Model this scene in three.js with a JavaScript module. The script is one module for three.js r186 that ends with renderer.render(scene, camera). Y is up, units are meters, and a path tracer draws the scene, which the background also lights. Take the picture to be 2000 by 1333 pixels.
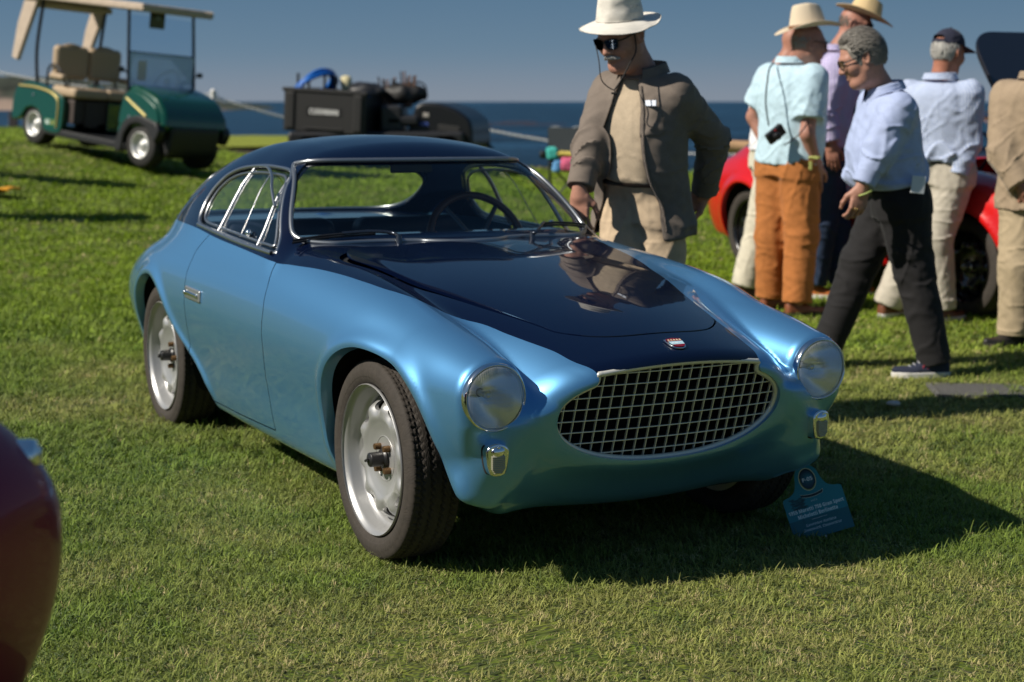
import * as THREE from 'three';
import { mergeGeometries, mergeVertices, toCreasedNormals } from 'three/addons/utils/BufferGeometryUtils.js';
import { RoundedBoxGeometry } from 'three/addons/geometries/RoundedBoxGeometry.js';

// ---------------------------------------------------------------- camera, sky, sun, exposure
const scene = new THREE.Scene();
const EYE = 1.34, PITCH = 8.586 * Math.PI / 180;
const camera = new THREE.PerspectiveCamera(24.245, 1024 / 682, 0.1, 60000);
camera.position.set(0, EYE, 0);
camera.rotation.set(-PITCH, 0, 0);
camera.focus = 4.25;
camera.userData.fStop = 3.4;
const renderer = new THREE.WebGLRenderer({ antialias: true });
renderer.toneMapping = THREE.LinearToneMapping;
renderer.toneMappingExposure = 1.1;
renderer.shadowMap.enabled = true;

const SUN_DIR = new THREE.Vector3(-0.73, 0.66, 0.14).normalize();      // towards the sun: high on the left, a little behind the viewer
{
  // clear afternoon sky: deep blue overhead, a pale band of sea haze at the horizon
  const W = 512, H = 256, data = new Float32Array(W * H * 4);
  const stops = [[0, [0.215, 0.25, 0.30]], [0.008, [0.195, 0.24, 0.30]], [0.03, [0.128, 0.205, 0.285]], [0.065, [0.093, 0.172, 0.262]], [0.2, [0.060, 0.130, 0.225]], [0.5, [0.038, 0.092, 0.18]], [1, [0.028, 0.07, 0.15]]];
  for (let j = 0; j < H; j++) {
    const el = ((j + 0.5) / H - 0.5) * Math.PI, s = Math.max(0, Math.sin(el));
    let k = 0; while (k < stops.length - 2 && s > stops[k + 1][0]) k++;
    const t = Math.min(1, (s - stops[k][0]) / (stops[k + 1][0] - stops[k][0]));
    for (let i = 0; i < W; i++) {
      const az = ((i + 0.5) / W - 0.5) * 2 * Math.PI, d = new THREE.Vector3(Math.cos(el) * Math.cos(az), Math.sin(el), Math.cos(el) * Math.sin(az));
      const c = Math.max(0, d.dot(SUN_DIR)), glow = 0.10 * Math.pow(c, 6) + 0.28 * Math.pow(c, 40);
      const o = (j * W + i) * 4;
      for (let q = 0; q < 3; q++) data[o + q] = stops[k][1][q] * (1 - t) + stops[k + 1][1][q] * t + glow * [1, 0.97, 0.9][q];
      data[o + 3] = 1;
    }
  }
  const sky = new THREE.DataTexture(data, W, H, THREE.RGBAFormat, THREE.FloatType);
  sky.mapping = THREE.EquirectangularReflectionMapping; sky.magFilter = THREE.LinearFilter; sky.needsUpdate = true;
  scene.background = sky; scene.environment = sky;
}
const sun = new THREE.DirectionalLight(new THREE.Color(1.0, 0.93, 0.82), 5.0);
sun.position.copy(SUN_DIR).multiplyScalar(60); sun.target.position.set(0, 0, -8);
sun.castShadow = true; sun.shadow.mapSize.set(4096, 4096); sun.shadow.radius = 1;
Object.assign(sun.shadow.camera, { left: -16, right: 16, top: 16, bottom: -16, near: 1, far: 140 });
scene.add(sun, sun.target);
// ---------------------------------------------------------------- helpers
const V = (x, y, z) => new THREE.Vector3(x, y, z);
function rng(seed) { let s = seed >>> 0; return () => { s = (s + 0x6d2b79f5) | 0; let t = Math.imul(s ^ (s >>> 15), 1 | s); t = (t + Math.imul(t ^ (t >>> 7), 61 | t)) ^ t; return ((t ^ (t >>> 14)) >>> 0) / 4294967296; }; }
const clamp = (x, a, b) => Math.max(a, Math.min(b, x)), lerp = (a, b, t) => a + (b - a) * t;
const sstep = (a, b, x) => { const t = clamp((x - a) / (b - a), 0, 1); return t * t * (3 - 2 * t); };
const gauss = (x, s) => Math.exp(-x * x / (s * s));
const smax = (a, b, k) => { const h = Math.max(k - Math.abs(a - b), 0); return Math.max(a, b) + h * h / (4 * k); };
const smin = (a, b, k) => { const h = Math.max(k - Math.abs(a - b), 0); return Math.min(a, b) - h * h / (4 * k); };
// hash noise in 3D, about -1..1
function h3(x, y, z) { let n = Math.imul(x, 374761393) + Math.imul(y, 668265263) + Math.imul(z, 2147483647 ^ 0x2c1b3c6d); n = Math.imul(n ^ (n >>> 13), 1274126177); n ^= n >>> 16; return (n >>> 0) / 2147483648 - 1; }
function noise(x, y, z) {
  const X = Math.floor(x), Y = Math.floor(y), Z = Math.floor(z); let fx = x - X, fy = y - Y, fz = z - Z;
  fx = fx * fx * (3 - 2 * fx); fy = fy * fy * (3 - 2 * fy); fz = fz * fz * (3 - 2 * fz);
  const a = lerp(lerp(h3(X, Y, Z), h3(X + 1, Y, Z), fx), lerp(h3(X, Y + 1, Z), h3(X + 1, Y + 1, Z), fx), fy);
  const b = lerp(lerp(h3(X, Y, Z + 1), h3(X + 1, Y, Z + 1), fx), lerp(h3(X, Y + 1, Z + 1), h3(X + 1, Y + 1, Z + 1), fx), fy);
  return lerp(a, b, fz);
}
const fbm = (x, y, z, n = 4) => { let s = 0, a = 0.5; for (let i = 0; i < n; i++) { s += a * noise(x, y, z); x = x * 2.03 + 17.1; y = y * 2.03 + 5.7; z = z * 2.03 + 9.2; a *= 0.5; } return s; };
// natural cubic spline through [x, y] pairs, baked into a table
function curve(pts, N = 600) {
  const n = pts.length, x = pts.map((p) => p[0]), y = pts.map((p) => p[1]), m = new Float64Array(n), u = new Float64Array(n);
  const d = []; for (let i = 0; i < n - 1; i++) d.push((y[i + 1] - y[i]) / (x[i + 1] - x[i]));
  for (let i = 0; i < n; i++) m[i] = i === 0 ? d[0] : i === n - 1 ? d[n - 2] : d[i - 1] * d[i] <= 0 ? 0 : (d[i - 1] * (x[i + 1] - x[i]) + d[i] * (x[i] - x[i - 1])) / (x[i + 1] - x[i - 1]);
  const at = (q) => {
    if (q <= x[0]) return y[0] + m[0] * (q - x[0]); if (q >= x[n - 1]) return y[n - 1] + m[n - 1] * (q - x[n - 1]);
    let i = 0; while (q > x[i + 1]) i++; const h = x[i + 1] - x[i], t = (q - x[i]) / h, t2 = t * t, t3 = t2 * t;
    return (2 * t3 - 3 * t2 + 1) * y[i] + (t3 - 2 * t2 + t) * h * m[i] + (3 * t2 - 2 * t3) * y[i + 1] + (t3 - t2) * h * m[i + 1];
  };
  const a = x[0] - 0.2, b = x[n - 1] + 0.2, T = new Float64Array(N + 2); for (let i = 0; i <= N + 1; i++) T[i] = at(a + (b - a) * i / N);
  return (q) => { const s = clamp((q - a) / (b - a) * N, 0, N), i = Math.floor(s); return T[i] + (T[i + 1] - T[i]) * (s - i); };
}
const polyX = (pts) => (q) => { if (q <= pts[0][0]) return pts[0][1]; for (let i = 1; i < pts.length; i++) if (q <= pts[i][0]) return lerp(pts[i - 1][1], pts[i][1], (q - pts[i - 1][0]) / (pts[i][0] - pts[i - 1][0])); return pts[pts.length - 1][1]; };
// signed distance to a closed 2D polygon (negative inside)
function polyDist(P) {
  const n = P.length;
  return (x, y) => {
    let d = Infinity, s = 1;
    for (let i = 0, j = n - 1; i < n; j = i, i++) {
      const ex = P[j][0] - P[i][0], ey = P[j][1] - P[i][1], wx = x - P[i][0], wy = y - P[i][1], t = clamp((wx * ex + wy * ey) / (ex * ex + ey * ey), 0, 1);
      const bx = wx - ex * t, by = wy - ey * t; d = Math.min(d, bx * bx + by * by);
      const c1 = y >= P[i][1], c2 = y < P[j][1], c3 = ex * wy > ey * wx; if ((c1 && c2 && c3) || (!c1 && !c2 && !c3)) s = -s;
    }
    return s * Math.sqrt(d);
  };
}
// rounded closed outline through corner points (Catmull-Rom)
function loop2(pts, n = 80, tension = 0.5) { const c = new THREE.CatmullRomCurve3(pts.map((p) => V(p[0], p[1], 0)), true, 'catmullrom', tension); return c.getSpacedPoints(n).slice(0, n).map((p) => [p.x, p.y]); }

// ---- a surface mesh {p: [x,y,z...], n: [...], i: [...]} of the zero level of F(x, y, z), vertices moved onto the level, normals from the gradient
function isoMesh(F, lo, hi, cell, o = {}) {
  const nx = Math.ceil((hi[0] - lo[0]) / cell) + 1, ny = Math.ceil((hi[1] - lo[1]) / cell) + 1, nz = Math.ceil((hi[2] - lo[2]) / cell) + 1, B = o.block ?? 6, L = o.lip ?? 1.4;
  const val = new Float32Array(nx * ny * nz).fill(9), I = (x, y, z) => (z * ny + y) * nx + x, R = B * cell * 0.87 * L + (o.slack ?? 0);
  for (let bz = 0; bz < nz; bz += B) for (let by = 0; by < ny; by += B) for (let bx = 0; bx < nx; bx += B) {
    const c = F(lo[0] + (bx + B / 2) * cell, lo[1] + (by + B / 2) * cell, lo[2] + (bz + B / 2) * cell), far = Math.abs(c) > R;
    for (let z = bz; z < Math.min(nz, bz + B); z++) for (let y = by; y < Math.min(ny, by + B); y++) for (let x = bx; x < Math.min(nx, bx + B); x++) val[I(x, y, z)] = far ? c : F(lo[0] + x * cell, lo[1] + y * cell, lo[2] + z * cell);
  }
  const e = o.eps ?? cell * 0.3, G = (x, y, z) => [(F(x + e, y, z) - F(x - e, y, z)) / (2 * e), (F(x, y + e, z) - F(x, y - e, z)) / (2 * e), (F(x, y, z + e) - F(x, y, z - e)) / (2 * e)];
  const vert = new Int32Array(nx * ny * nz).fill(-1), p = [], n = [], idx = [];
  const C = [[0, 0, 0], [1, 0, 0], [0, 1, 0], [1, 1, 0], [0, 0, 1], [1, 0, 1], [0, 1, 1], [1, 1, 1]], E = [[0, 1], [2, 3], [4, 5], [6, 7], [0, 2], [1, 3], [4, 6], [5, 7], [0, 4], [1, 5], [2, 6], [3, 7]];
  const v8 = new Float32Array(8);
  for (let z = 0; z < nz - 1; z++) for (let y = 0; y < ny - 1; y++) for (let x = 0; x < nx - 1; x++) {
    let m = 0; for (let k = 0; k < 8; k++) { v8[k] = val[I(x + C[k][0], y + C[k][1], z + C[k][2])]; if (v8[k] < 0) m |= 1 << k; }
    if (m === 0 || m === 255) continue;
    let sx = 0, sy = 0, sz = 0, c = 0;
    for (const [a, b] of E) if ((v8[a] < 0) !== (v8[b] < 0)) { const t = v8[a] / (v8[a] - v8[b]); sx += lerp(C[a][0], C[b][0], t); sy += lerp(C[a][1], C[b][1], t); sz += lerp(C[a][2], C[b][2], t); c++; }
    let X = lo[0] + (x + sx / c) * cell, Y = lo[1] + (y + sy / c) * cell, Z = lo[2] + (z + sz / c) * cell, g;
    for (let k = 0; k < (o.steps ?? 2); k++) { const f = F(X, Y, Z); g = G(X, Y, Z); const q = Math.max(0.2, g[0] * g[0] + g[1] * g[1] + g[2] * g[2]), s = clamp(f / q, -cell * 0.6, cell * 0.6); X -= g[0] * s; Y -= g[1] * s; Z -= g[2] * s; }
    g = G(X, Y, Z); const l = Math.hypot(g[0], g[1], g[2]) || 1;
    vert[I(x, y, z)] = p.length / 3; p.push(X, Y, Z); n.push(g[0] / l, g[1] / l, g[2] / l);
  }
  const quad = (a, b, c, d, flip) => { if (a < 0 || b < 0 || c < 0 || d < 0) return; if (flip) idx.push(a, c, b, a, d, c); else idx.push(a, b, c, a, c, d); };
  for (let z = 1; z < nz - 1; z++) for (let y = 1; y < ny - 1; y++) for (let x = 1; x < nx - 1; x++) {
    const s = val[I(x, y, z)] < 0;
    if (s !== (val[I(x + 1, y, z)] < 0)) quad(vert[I(x, y - 1, z - 1)], vert[I(x, y, z - 1)], vert[I(x, y, z)], vert[I(x, y - 1, z)], !s);
    if (s !== (val[I(x, y + 1, z)] < 0)) quad(vert[I(x - 1, y, z - 1)], vert[I(x - 1, y, z)], vert[I(x, y, z)], vert[I(x, y, z - 1)], !s);
    if (s !== (val[I(x, y, z + 1)] < 0)) quad(vert[I(x - 1, y - 1, z)], vert[I(x, y - 1, z)], vert[I(x, y, z)], vert[I(x - 1, y, z)], !s);
  }
  return { p, n, i: idx };
}
// cut a mesh along g(x, y, z, nx, ny, nz) = 0 -> [part with g < 0, part with g >= 0]
function split(m, g) {
  const N = m.p.length / 3, val = new Float64Array(N), P = m.p.slice(), Q = m.n.slice(), cut = new Map(), a = [], b = [];
  for (let k = 0; k < N; k++) val[k] = g(P[3 * k], P[3 * k + 1], P[3 * k + 2], Q[3 * k], Q[3 * k + 1], Q[3 * k + 2]);
  const mid = (u, v) => {
    const key = u < v ? u * 4194304 + v : v * 4194304 + u; let k = cut.get(key); if (k !== undefined) return k;
    let t0 = 0, t1 = 1, f0 = val[u], f1 = val[v], t = f0 / (f0 - f1); const at = (t) => [0, 1, 2].map((c) => lerp(P[3 * u + c], P[3 * v + c], t)).concat([0, 1, 2].map((c) => lerp(Q[3 * u + c], Q[3 * v + c], t)));
    for (let s = 0; s < 3; s++) { const f = g(...at(t)); if ((f < 0) === (f0 < 0)) { t0 = t; f0 = f; } else { t1 = t; f1 = f; } t = t0 + (t1 - t0) * clamp(f0 / ((f0 - f1) || 1), 0.02, 0.98); }
    const r = at(t), l = Math.hypot(r[3], r[4], r[5]) || 1; k = P.length / 3; P.push(r[0], r[1], r[2]); Q.push(r[3] / l, r[4] / l, r[5] / l); cut.set(key, k); return k;
  };
  for (let t = 0; t < m.i.length; t += 3) {
    const q = [m.i[t], m.i[t + 1], m.i[t + 2]], s = q.map((k) => val[k] < 0), c = s[0] + s[1] + s[2];
    if (c === 3) a.push(...q); else if (c === 0) b.push(...q);
    else {
      const one = c === 1, k = s.findIndex((x) => x === one), u = q[k], v = q[(k + 1) % 3], w = q[(k + 2) % 3], uv = mid(u, v), uw = mid(u, w), A = one ? a : b, O = one ? b : a;
      A.push(u, uv, uw); O.push(uv, v, w, uv, w, uw);
    }
  }
  return [pack(P, Q, a), pack(P, Q, b)];
}
function pack(P, Q, idx) {
  const map = new Map(), p = [], n = [], i = [];
  for (const k of idx) { let r = map.get(k); if (r === undefined) { r = p.length / 3; map.set(k, r); p.push(P[3 * k], P[3 * k + 1], P[3 * k + 2]); n.push(Q[3 * k], Q[3 * k + 1], Q[3 * k + 2]); } i.push(r); }
  return { p, n, i };
}
function edges(m) {   // open edges, in the order of their triangle
  const s = new Map(), out = [];
  for (let t = 0; t < m.i.length; t += 3) for (let k = 0; k < 3; k++) { const a = m.i[t + k], b = m.i[t + (k + 1) % 3], key = a < b ? a * 4194304 + b : b * 4194304 + a; s.set(key, (s.get(key) ?? 0) + 1); }
  for (let t = 0; t < m.i.length; t += 3) for (let k = 0; k < 3; k++) { const a = m.i[t + k], b = m.i[t + (k + 1) % 3]; if (s.get(a < b ? a * 4194304 + b : b * 4194304 + a) === 1) out.push([a, b]); }
  return out;
}
// fold a lip inwards along the open edges for which when(x, y, z) holds; dir gives the offset at a point
function flange(m, when, dir) {
  const r = { p: m.p.slice(), n: m.n.slice(), i: m.i.slice() }, put = (p, n) => { r.p.push(...p); r.n.push(...n); return r.p.length / 3 - 1; }, at = (k) => m.p.slice(3 * k, 3 * k + 3), nat = (k) => m.n.slice(3 * k, 3 * k + 3), acc = new Map();
  const es = edges(m).filter(([a, b]) => when(...at(a)) && when(...at(b)));
  for (const [a, b] of es) { const A = V(...at(a)), Bv = V(...at(b)), d = V(...dir(...at(a), ...nat(a))), nn = Bv.clone().sub(A).cross(d).negate(); for (const k of [a, b]) { if (!acc.has(k)) acc.set(k, V(0, 0, 0)); acc.get(k).add(nn); } }
  const made = new Map(), pair = (k) => { if (!made.has(k)) { const nn = acc.get(k).clone().normalize().toArray(), p = at(k), d = dir(...p, ...nat(k)); made.set(k, [put(p, nn), put([p[0] + d[0], p[1] + d[1], p[2] + d[2]], nn)]); } return made.get(k); };
  for (const [a, b] of es) { const [a0, a1] = pair(a), [b0, b1] = pair(b); r.i.push(b0, a0, a1, b0, a1, b1); }
  return r;
}
function geo(m, uvOf) {
  const g = new THREE.BufferGeometry();
  g.setAttribute('position', new THREE.BufferAttribute(Float32Array.from(m.p), 3)); g.setAttribute('normal', new THREE.BufferAttribute(Float32Array.from(m.n), 3)); g.setIndex(m.i);
  if (uvOf) { const u = new Float32Array(m.p.length / 3 * 2); for (let k = 0; k < u.length / 2; k++) { const r = uvOf(m.p[3 * k], m.p[3 * k + 1], m.p[3 * k + 2], m.n[3 * k], m.n[3 * k + 1], m.n[3 * k + 2]); u[2 * k] = r[0]; u[2 * k + 1] = r[1]; } g.setAttribute('uv', new THREE.BufferAttribute(u, 2)); }
  return g;
}
const boxUV = (x, y, z, nx, ny, nz) => Math.abs(nx) > Math.abs(ny) && Math.abs(nx) > Math.abs(nz) ? [z, y] : Math.abs(ny) > Math.abs(nz) ? [x, z] : [x, y];
const joinMesh = (...ms) => { const r = { p: [], n: [], i: [] }; for (const m of ms) { const o = r.p.length / 3; for (const v of m.p) r.p.push(v); for (const v of m.n) r.n.push(v); for (const v of m.i) r.i.push(v + o); } return r; };
const mirrorZ = (m) => { const r = { p: m.p.slice(), n: m.n.slice(), i: [] }; for (let k = 2; k < r.p.length; k += 3) { r.p[k] *= -1; r.n[k] *= -1; } for (let t = 0; t < m.i.length; t += 3) r.i.push(m.i[t], m.i[t + 2], m.i[t + 1]); return r; };
// merge a list of geometries into one (uv kept only if all have it)
function merged(list) {
  list = list.map((g) => (g.index ? g.toNonIndexed() : g)); const uv = list.every((g) => g.attributes.uv);
  for (const g of list) for (const k of Object.keys(g.attributes)) if (k !== 'position' && k !== 'normal' && !(k === 'uv' && uv)) g.deleteAttribute(k);
  return list.length === 1 ? list[0] : mergeGeometries(list);
}
// names and records
const taken = new Map();
function numbered(name) { const k = taken.get(name) ?? 0; taken.set(name, k + 1); return k ? name + '_' + String(k).padStart(3, '0') : name; }
function tag(o, label, category, group) { o.userData = { ...o.userData, label, category }; if (group) o.userData.group = group; return o; }
function thing(name, label, category, pos = [0, 0, 0], group) { const o = new THREE.Group(); o.name = numbered(name); o.position.set(...pos); scene.add(o); return tag(o, label, category, group); }
function part(name, g, mat, parent, label) {
  const m = new THREE.Mesh(Array.isArray(g) ? merged(g) : g, mat); m.name = parent === scene ? numbered(name) : name; m.castShadow = m.receiveShadow = true;
  if (label) m.userData.label = label; parent.add(m); return m;
}
const struct = (name, g, mat) => { const m = part(name, g, mat, scene); m.userData.kind = 'structure'; return m; };
const stuff = (m) => { m.userData.kind = 'stuff'; return m; };
// small shapes
const box = (w, h, d, x = 0, y = 0, z = 0, r = 0.004, seg = 2) => { const q = Math.min(w, h, d) * 0.49, g = new RoundedBoxGeometry(w, h, d, seg, Math.min(r, q)); return g.translate(x, y, z); };
const tube = (pts, r, seg = 24, rad = 8, closed = false) => new THREE.TubeGeometry(new THREE.CatmullRomCurve3(pts.map((p) => (p.isVector3 ? p : V(...p))), closed, 'centripetal'), seg, r, rad, closed);
function rod(a, b, r0, r1 = r0, seg = 10) { const A = V(...a), B = V(...b), d = B.clone().sub(A), g = new THREE.CylinderGeometry(r1, r0, d.length(), seg); g.applyQuaternion(new THREE.Quaternion().setFromUnitVectors(V(0, 1, 0), d.clone().normalize())); return g.translate((A.x + B.x) / 2, (A.y + B.y) / 2, (A.z + B.z) / 2); }
const lathe = (pts, seg = 40) => new THREE.LatheGeometry(pts.map((p) => new THREE.Vector2(p[0], p[1])), seg);
const sph = (r, x, y, z, sx = 1, sy = 1, sz = 1, a = 16, b = 12) => new THREE.SphereGeometry(r, a, b).scale(sx, sy, sz).translate(x, y, z);
// world point seen at pixel (x, y) of the 2000-pixel photograph at a depth (metres along the ground from the camera)
function at(px, py, d) { const f = 3103, a = (px - 1000) / f, b = -(py - 666.5) / f, c = Math.cos(PITCH), s = Math.sin(PITCH), z = c + b * s; return V(a / z * d, EYE + (b * c - s) / z * d, -d); }
// materials
const lin = (r, g, b) => new THREE.Color().setRGB(r, g, b);
const std = (c, rough = 0.6, metal = 0, o = {}) => new THREE.MeshStandardMaterial({ color: c, roughness: rough, metalness: metal, ...o });
const phys = (c, rough, metal, o) => new THREE.MeshPhysicalMaterial({ color: c, roughness: rough, metalness: metal, ...o });
function dataTex(w, h, fn, srgb = false) {
  const d = new Uint8Array(w * h * 4); for (let y = 0; y < h; y++) for (let x = 0; x < w; x++) { const r = fn(x / w, y / h, x, y), o = (y * w + x) * 4; for (let c = 0; c < 3; c++) d[o + c] = clamp(Math.round((r.length ? r[c] : r) * 255), 0, 255); d[o + 3] = 255; }
  const t = new THREE.DataTexture(d, w, h); t.wrapS = t.wrapT = THREE.RepeatWrapping; t.magFilter = THREE.LinearFilter; if (srgb) t.colorSpace = THREE.SRGBColorSpace; t.needsUpdate = true; return t;
}
const rep = (t, u, v = u) => { const c = t.clone(); c.repeat.set(u, v); c.needsUpdate = true; return c; };
// tiling noise by blending on a torus
const tileNoise = (u, v, f, z = 0) => { const a = u * 2 * Math.PI, b = v * 2 * Math.PI, R = f / (2 * Math.PI); return noise(Math.cos(a) * R + 11.3 + z, Math.sin(a) * R + Math.cos(b) * R * 1.31 + 3.1, Math.sin(b) * R * 1.31 + z * 3.7); };
// ---------------------------------------------------------------- lawn, shore, sea, headland
const groundB = curve([[-14, 1.06], [-9, 1.01], [-8, 0.97], [-5.66, 0.85], [-4.3, 0.61], [-1, 0.41], [0.8, 0.32], [4, 0.28], [14, 0.25]]);
const lawnEdge = (x) => 24.5 + 1.2 * noise(x * 0.15, 3, 1) - 0.15 * Math.max(0, -x - 4);
function ground(x, z) { const d = -z; return sstep(5, 20, d) * groundB(clamp(x, -14, 14)) - 0.0075 * clamp(x - 0.2, -2.5, 2.5) * sstep(12, 6, d) + 0.012 * noise(x * 0.5, d * 0.5, 4) * sstep(5.5, 9, d); }
const lawnTex = (() => {
  const a = dataTex(1024, 1024, (u, v) => {
    const n = tileNoise(u, v, 7) * 0.5 + tileNoise(u, v, 31, 2) * 0.35 + tileNoise(u, v, 130, 6) * 0.5, s = tileNoise(u, v, 210, 9), t = clamp(0.5 + n * 0.7, 0, 1), k = 0.8 + 0.35 * s;
    return [lerp(0.33, 0.46, t) * k, lerp(0.41, 0.49, t) * k, lerp(0.08, 0.16, t) * k];
  }, true); return a;
})();
const lawnBump = dataTex(512, 512, (u, v) => 0.5 + 0.3 * tileNoise(u, v, 90) + 0.3 * tileNoise(u, v, 200, 4));
{
  const pos = [], uv = [], idx = [], NX = 150, NZ = 130; 
  for (let j = 0; j <= NZ; j++) for (let i = 0; i <= NX; i++) {
    const x = -22 + 44 * i / NX, e = lawnEdge(x), t = j / NZ, d = -5 + (e + 5) * Math.min(1, t / 0.9), q = Math.max(0, t - 0.9) / 0.1, z = -(d + q * 7);
    pos.push(x, ground(x, -d) - q * q * 1.2 - q * 0.4 + (q ? 0.1 * noise(x * 1.3, q * 5, 2) : 0), z); uv.push(x / 1.7, z / 1.7);
  }
  for (let j = 0; j < NZ; j++) for (let i = 0; i < NX; i++) { const o = j * (NX + 1) + i; idx.push(o, o + 1, o + NX + 2, o, o + NX + 2, o + NX + 1); }
  const split90 = Math.floor(NZ * 0.9) * NX * 6, mk = (ix) => { const g = new THREE.BufferGeometry(); g.setAttribute('position', new THREE.Float32BufferAttribute(pos, 3)); g.setAttribute('uv', new THREE.Float32BufferAttribute(uv, 2)); g.setIndex(ix); g.computeVertexNormals(); return g; };
  struct('lawn', mk(idx.slice(0, split90)), std(lin(1, 1, 1), 1, 0, { map: lawnTex, bumpMap: lawnBump, bumpScale: 0.02 }));
  struct('earth_bank', mk(idx.slice(split90)), std(lin(0.11, 0.075, 0.05), 0.95, 0, { bumpMap: lawnBump, bumpScale: 0.1 }));
  // lower fairway behind the bank, the strip of rocks along the shore, and the sea
  const strip = (x0, x1, d0, d1, y0, y1, n, amp) => { const p = [], ix = [], M = 14; for (let j = 0; j <= M; j++) for (let i = 0; i <= n; i++) { const t = j / M, x = lerp(x0, x1, i / n), d = lerp(d0, d1, t); p.push(x, lerp(y0, y1, t) + amp * fbm(x * 0.35, d * 0.35, 7), -d); } for (let j = 0; j < M; j++) for (let i = 0; i < n; i++) { const o = j * (n + 1) + i; ix.push(o, o + 1, o + n + 2, o, o + n + 2, o + n + 1); } const g = new THREE.BufferGeometry(); g.setAttribute('position', new THREE.Float32BufferAttribute(p, 3)); g.setAttribute('uv', new THREE.Float32BufferAttribute(p.flatMap((v, i) => (i % 3 === 0 ? [p[i] / 1.7, p[i + 2] / 1.7] : [])), 2)); g.setIndex(ix); g.computeVertexNormals(); return g; };
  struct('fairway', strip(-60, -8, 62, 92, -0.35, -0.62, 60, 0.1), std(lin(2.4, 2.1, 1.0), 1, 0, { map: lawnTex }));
  struct('shore', strip(-70, -22, 62, 100, -0.3, -0.7, 160, 1.1), std(lin(0.16, 0.12, 0.10), 0.95));
  struct('fairway_slope', strip(-60, -8, 92.2, 110, -0.64, -9.5, 60, 0.2), std(lin(0.12, 0.10, 0.07), 0.95));
  const sea = new THREE.PlaneGeometry(70000, 40000).rotateX(-Math.PI / 2).translate(0, -9, -20028);
  const wave = dataTex(1024, 1024, (u, v) => 0.5 + 0.3 * tileNoise(u, v * 1, 26) + 0.22 * tileNoise(u, v, 61, 3) + 0.14 * tileNoise(u, v, 140, 8)); wave.repeat.set(1500, 1400);
  const swell = dataTex(512, 512, (u, v) => { const k = 0.92 + 0.34 * tileNoise(u, v, 9) + 0.14 * tileNoise(u, v, 30, 4); return [k * 0.82, k * 0.86, k * 0.9]; }, true); swell.repeat.set(60, 240);
  struct('sea', sea, phys(lin(0.034, 0.10, 0.175), 0.55, 0, { ior: 1.33, specularIntensity: 0.45, bumpMap: wave, bumpScale: 1.6, map: swell }));
  const kelp = []; const R = rng(5); for (let k = 0; k < 46; k++) kelp.push(new THREE.CircleGeometry(2 + 5 * R(), 9).rotateX(-Math.PI / 2).scale(1.6, 1, 1).translate(-34 + 66 * R() * R(), -8.9 + k * 0.004, -(690 + 130 * R())));
  struct('kelp_bed', merged(kelp), std(lin(0.10, 0.05, 0.045), 0.8));
  // headland across the bay
  const hp = [], hc = [], hi = [], HX = 190, HZ = 26; const prof = polyX([[-900, 46], [-660, 40], [-560, 36], [-500, 26], [-450, 19], [-400, 9], [-360, 5], [-330, 0], [-300, -6]]);
  for (let j = 0; j <= HZ; j++) for (let i = 0; i <= HX; i++) { const x = -960 + 660 * i / HX, t = j / HZ, d = 1840 + t * 420, h = prof(x) * (0.3 * sstep(0, 0.04, t) + 0.7 * sstep(0.05, 0.5, t)) * (1 + 0.25 * fbm(x * 0.03, d * 0.02, 3)) + 5 * fbm(x * 0.09, d * 0.05, 8) * sstep(0.1, 0.4, t); hp.push(x, -9.4 + h, -d); const k = sstep(0.06, 0.2, t + 0.08 * noise(x * 0.05, d * 0.05, 2)), n = 0.8 + 0.4 * noise(x * 0.12, d * 0.1, 5); hc.push(lerp(0.30, 0.035, k) * n, lerp(0.22, 0.045, k) * n, lerp(0.17, 0.025, k) * n); }
  for (let j = 0; j < HZ; j++) for (let i = 0; i < HX; i++) { const o = j * (HX + 1) + i; hi.push(o, o + 1, o + HX + 2, o, o + HX + 2, o + HX + 1); }
  const hg = new THREE.BufferGeometry(); hg.setAttribute('position', new THREE.Float32BufferAttribute(hp, 3)); hg.setAttribute('color', new THREE.Float32BufferAttribute(hc, 3)); hg.setIndex(hi); hg.computeVertexNormals();
  struct('hill', hg, std(lin(1, 1, 1), 1, 0, { vertexColors: true }));
}
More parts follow.
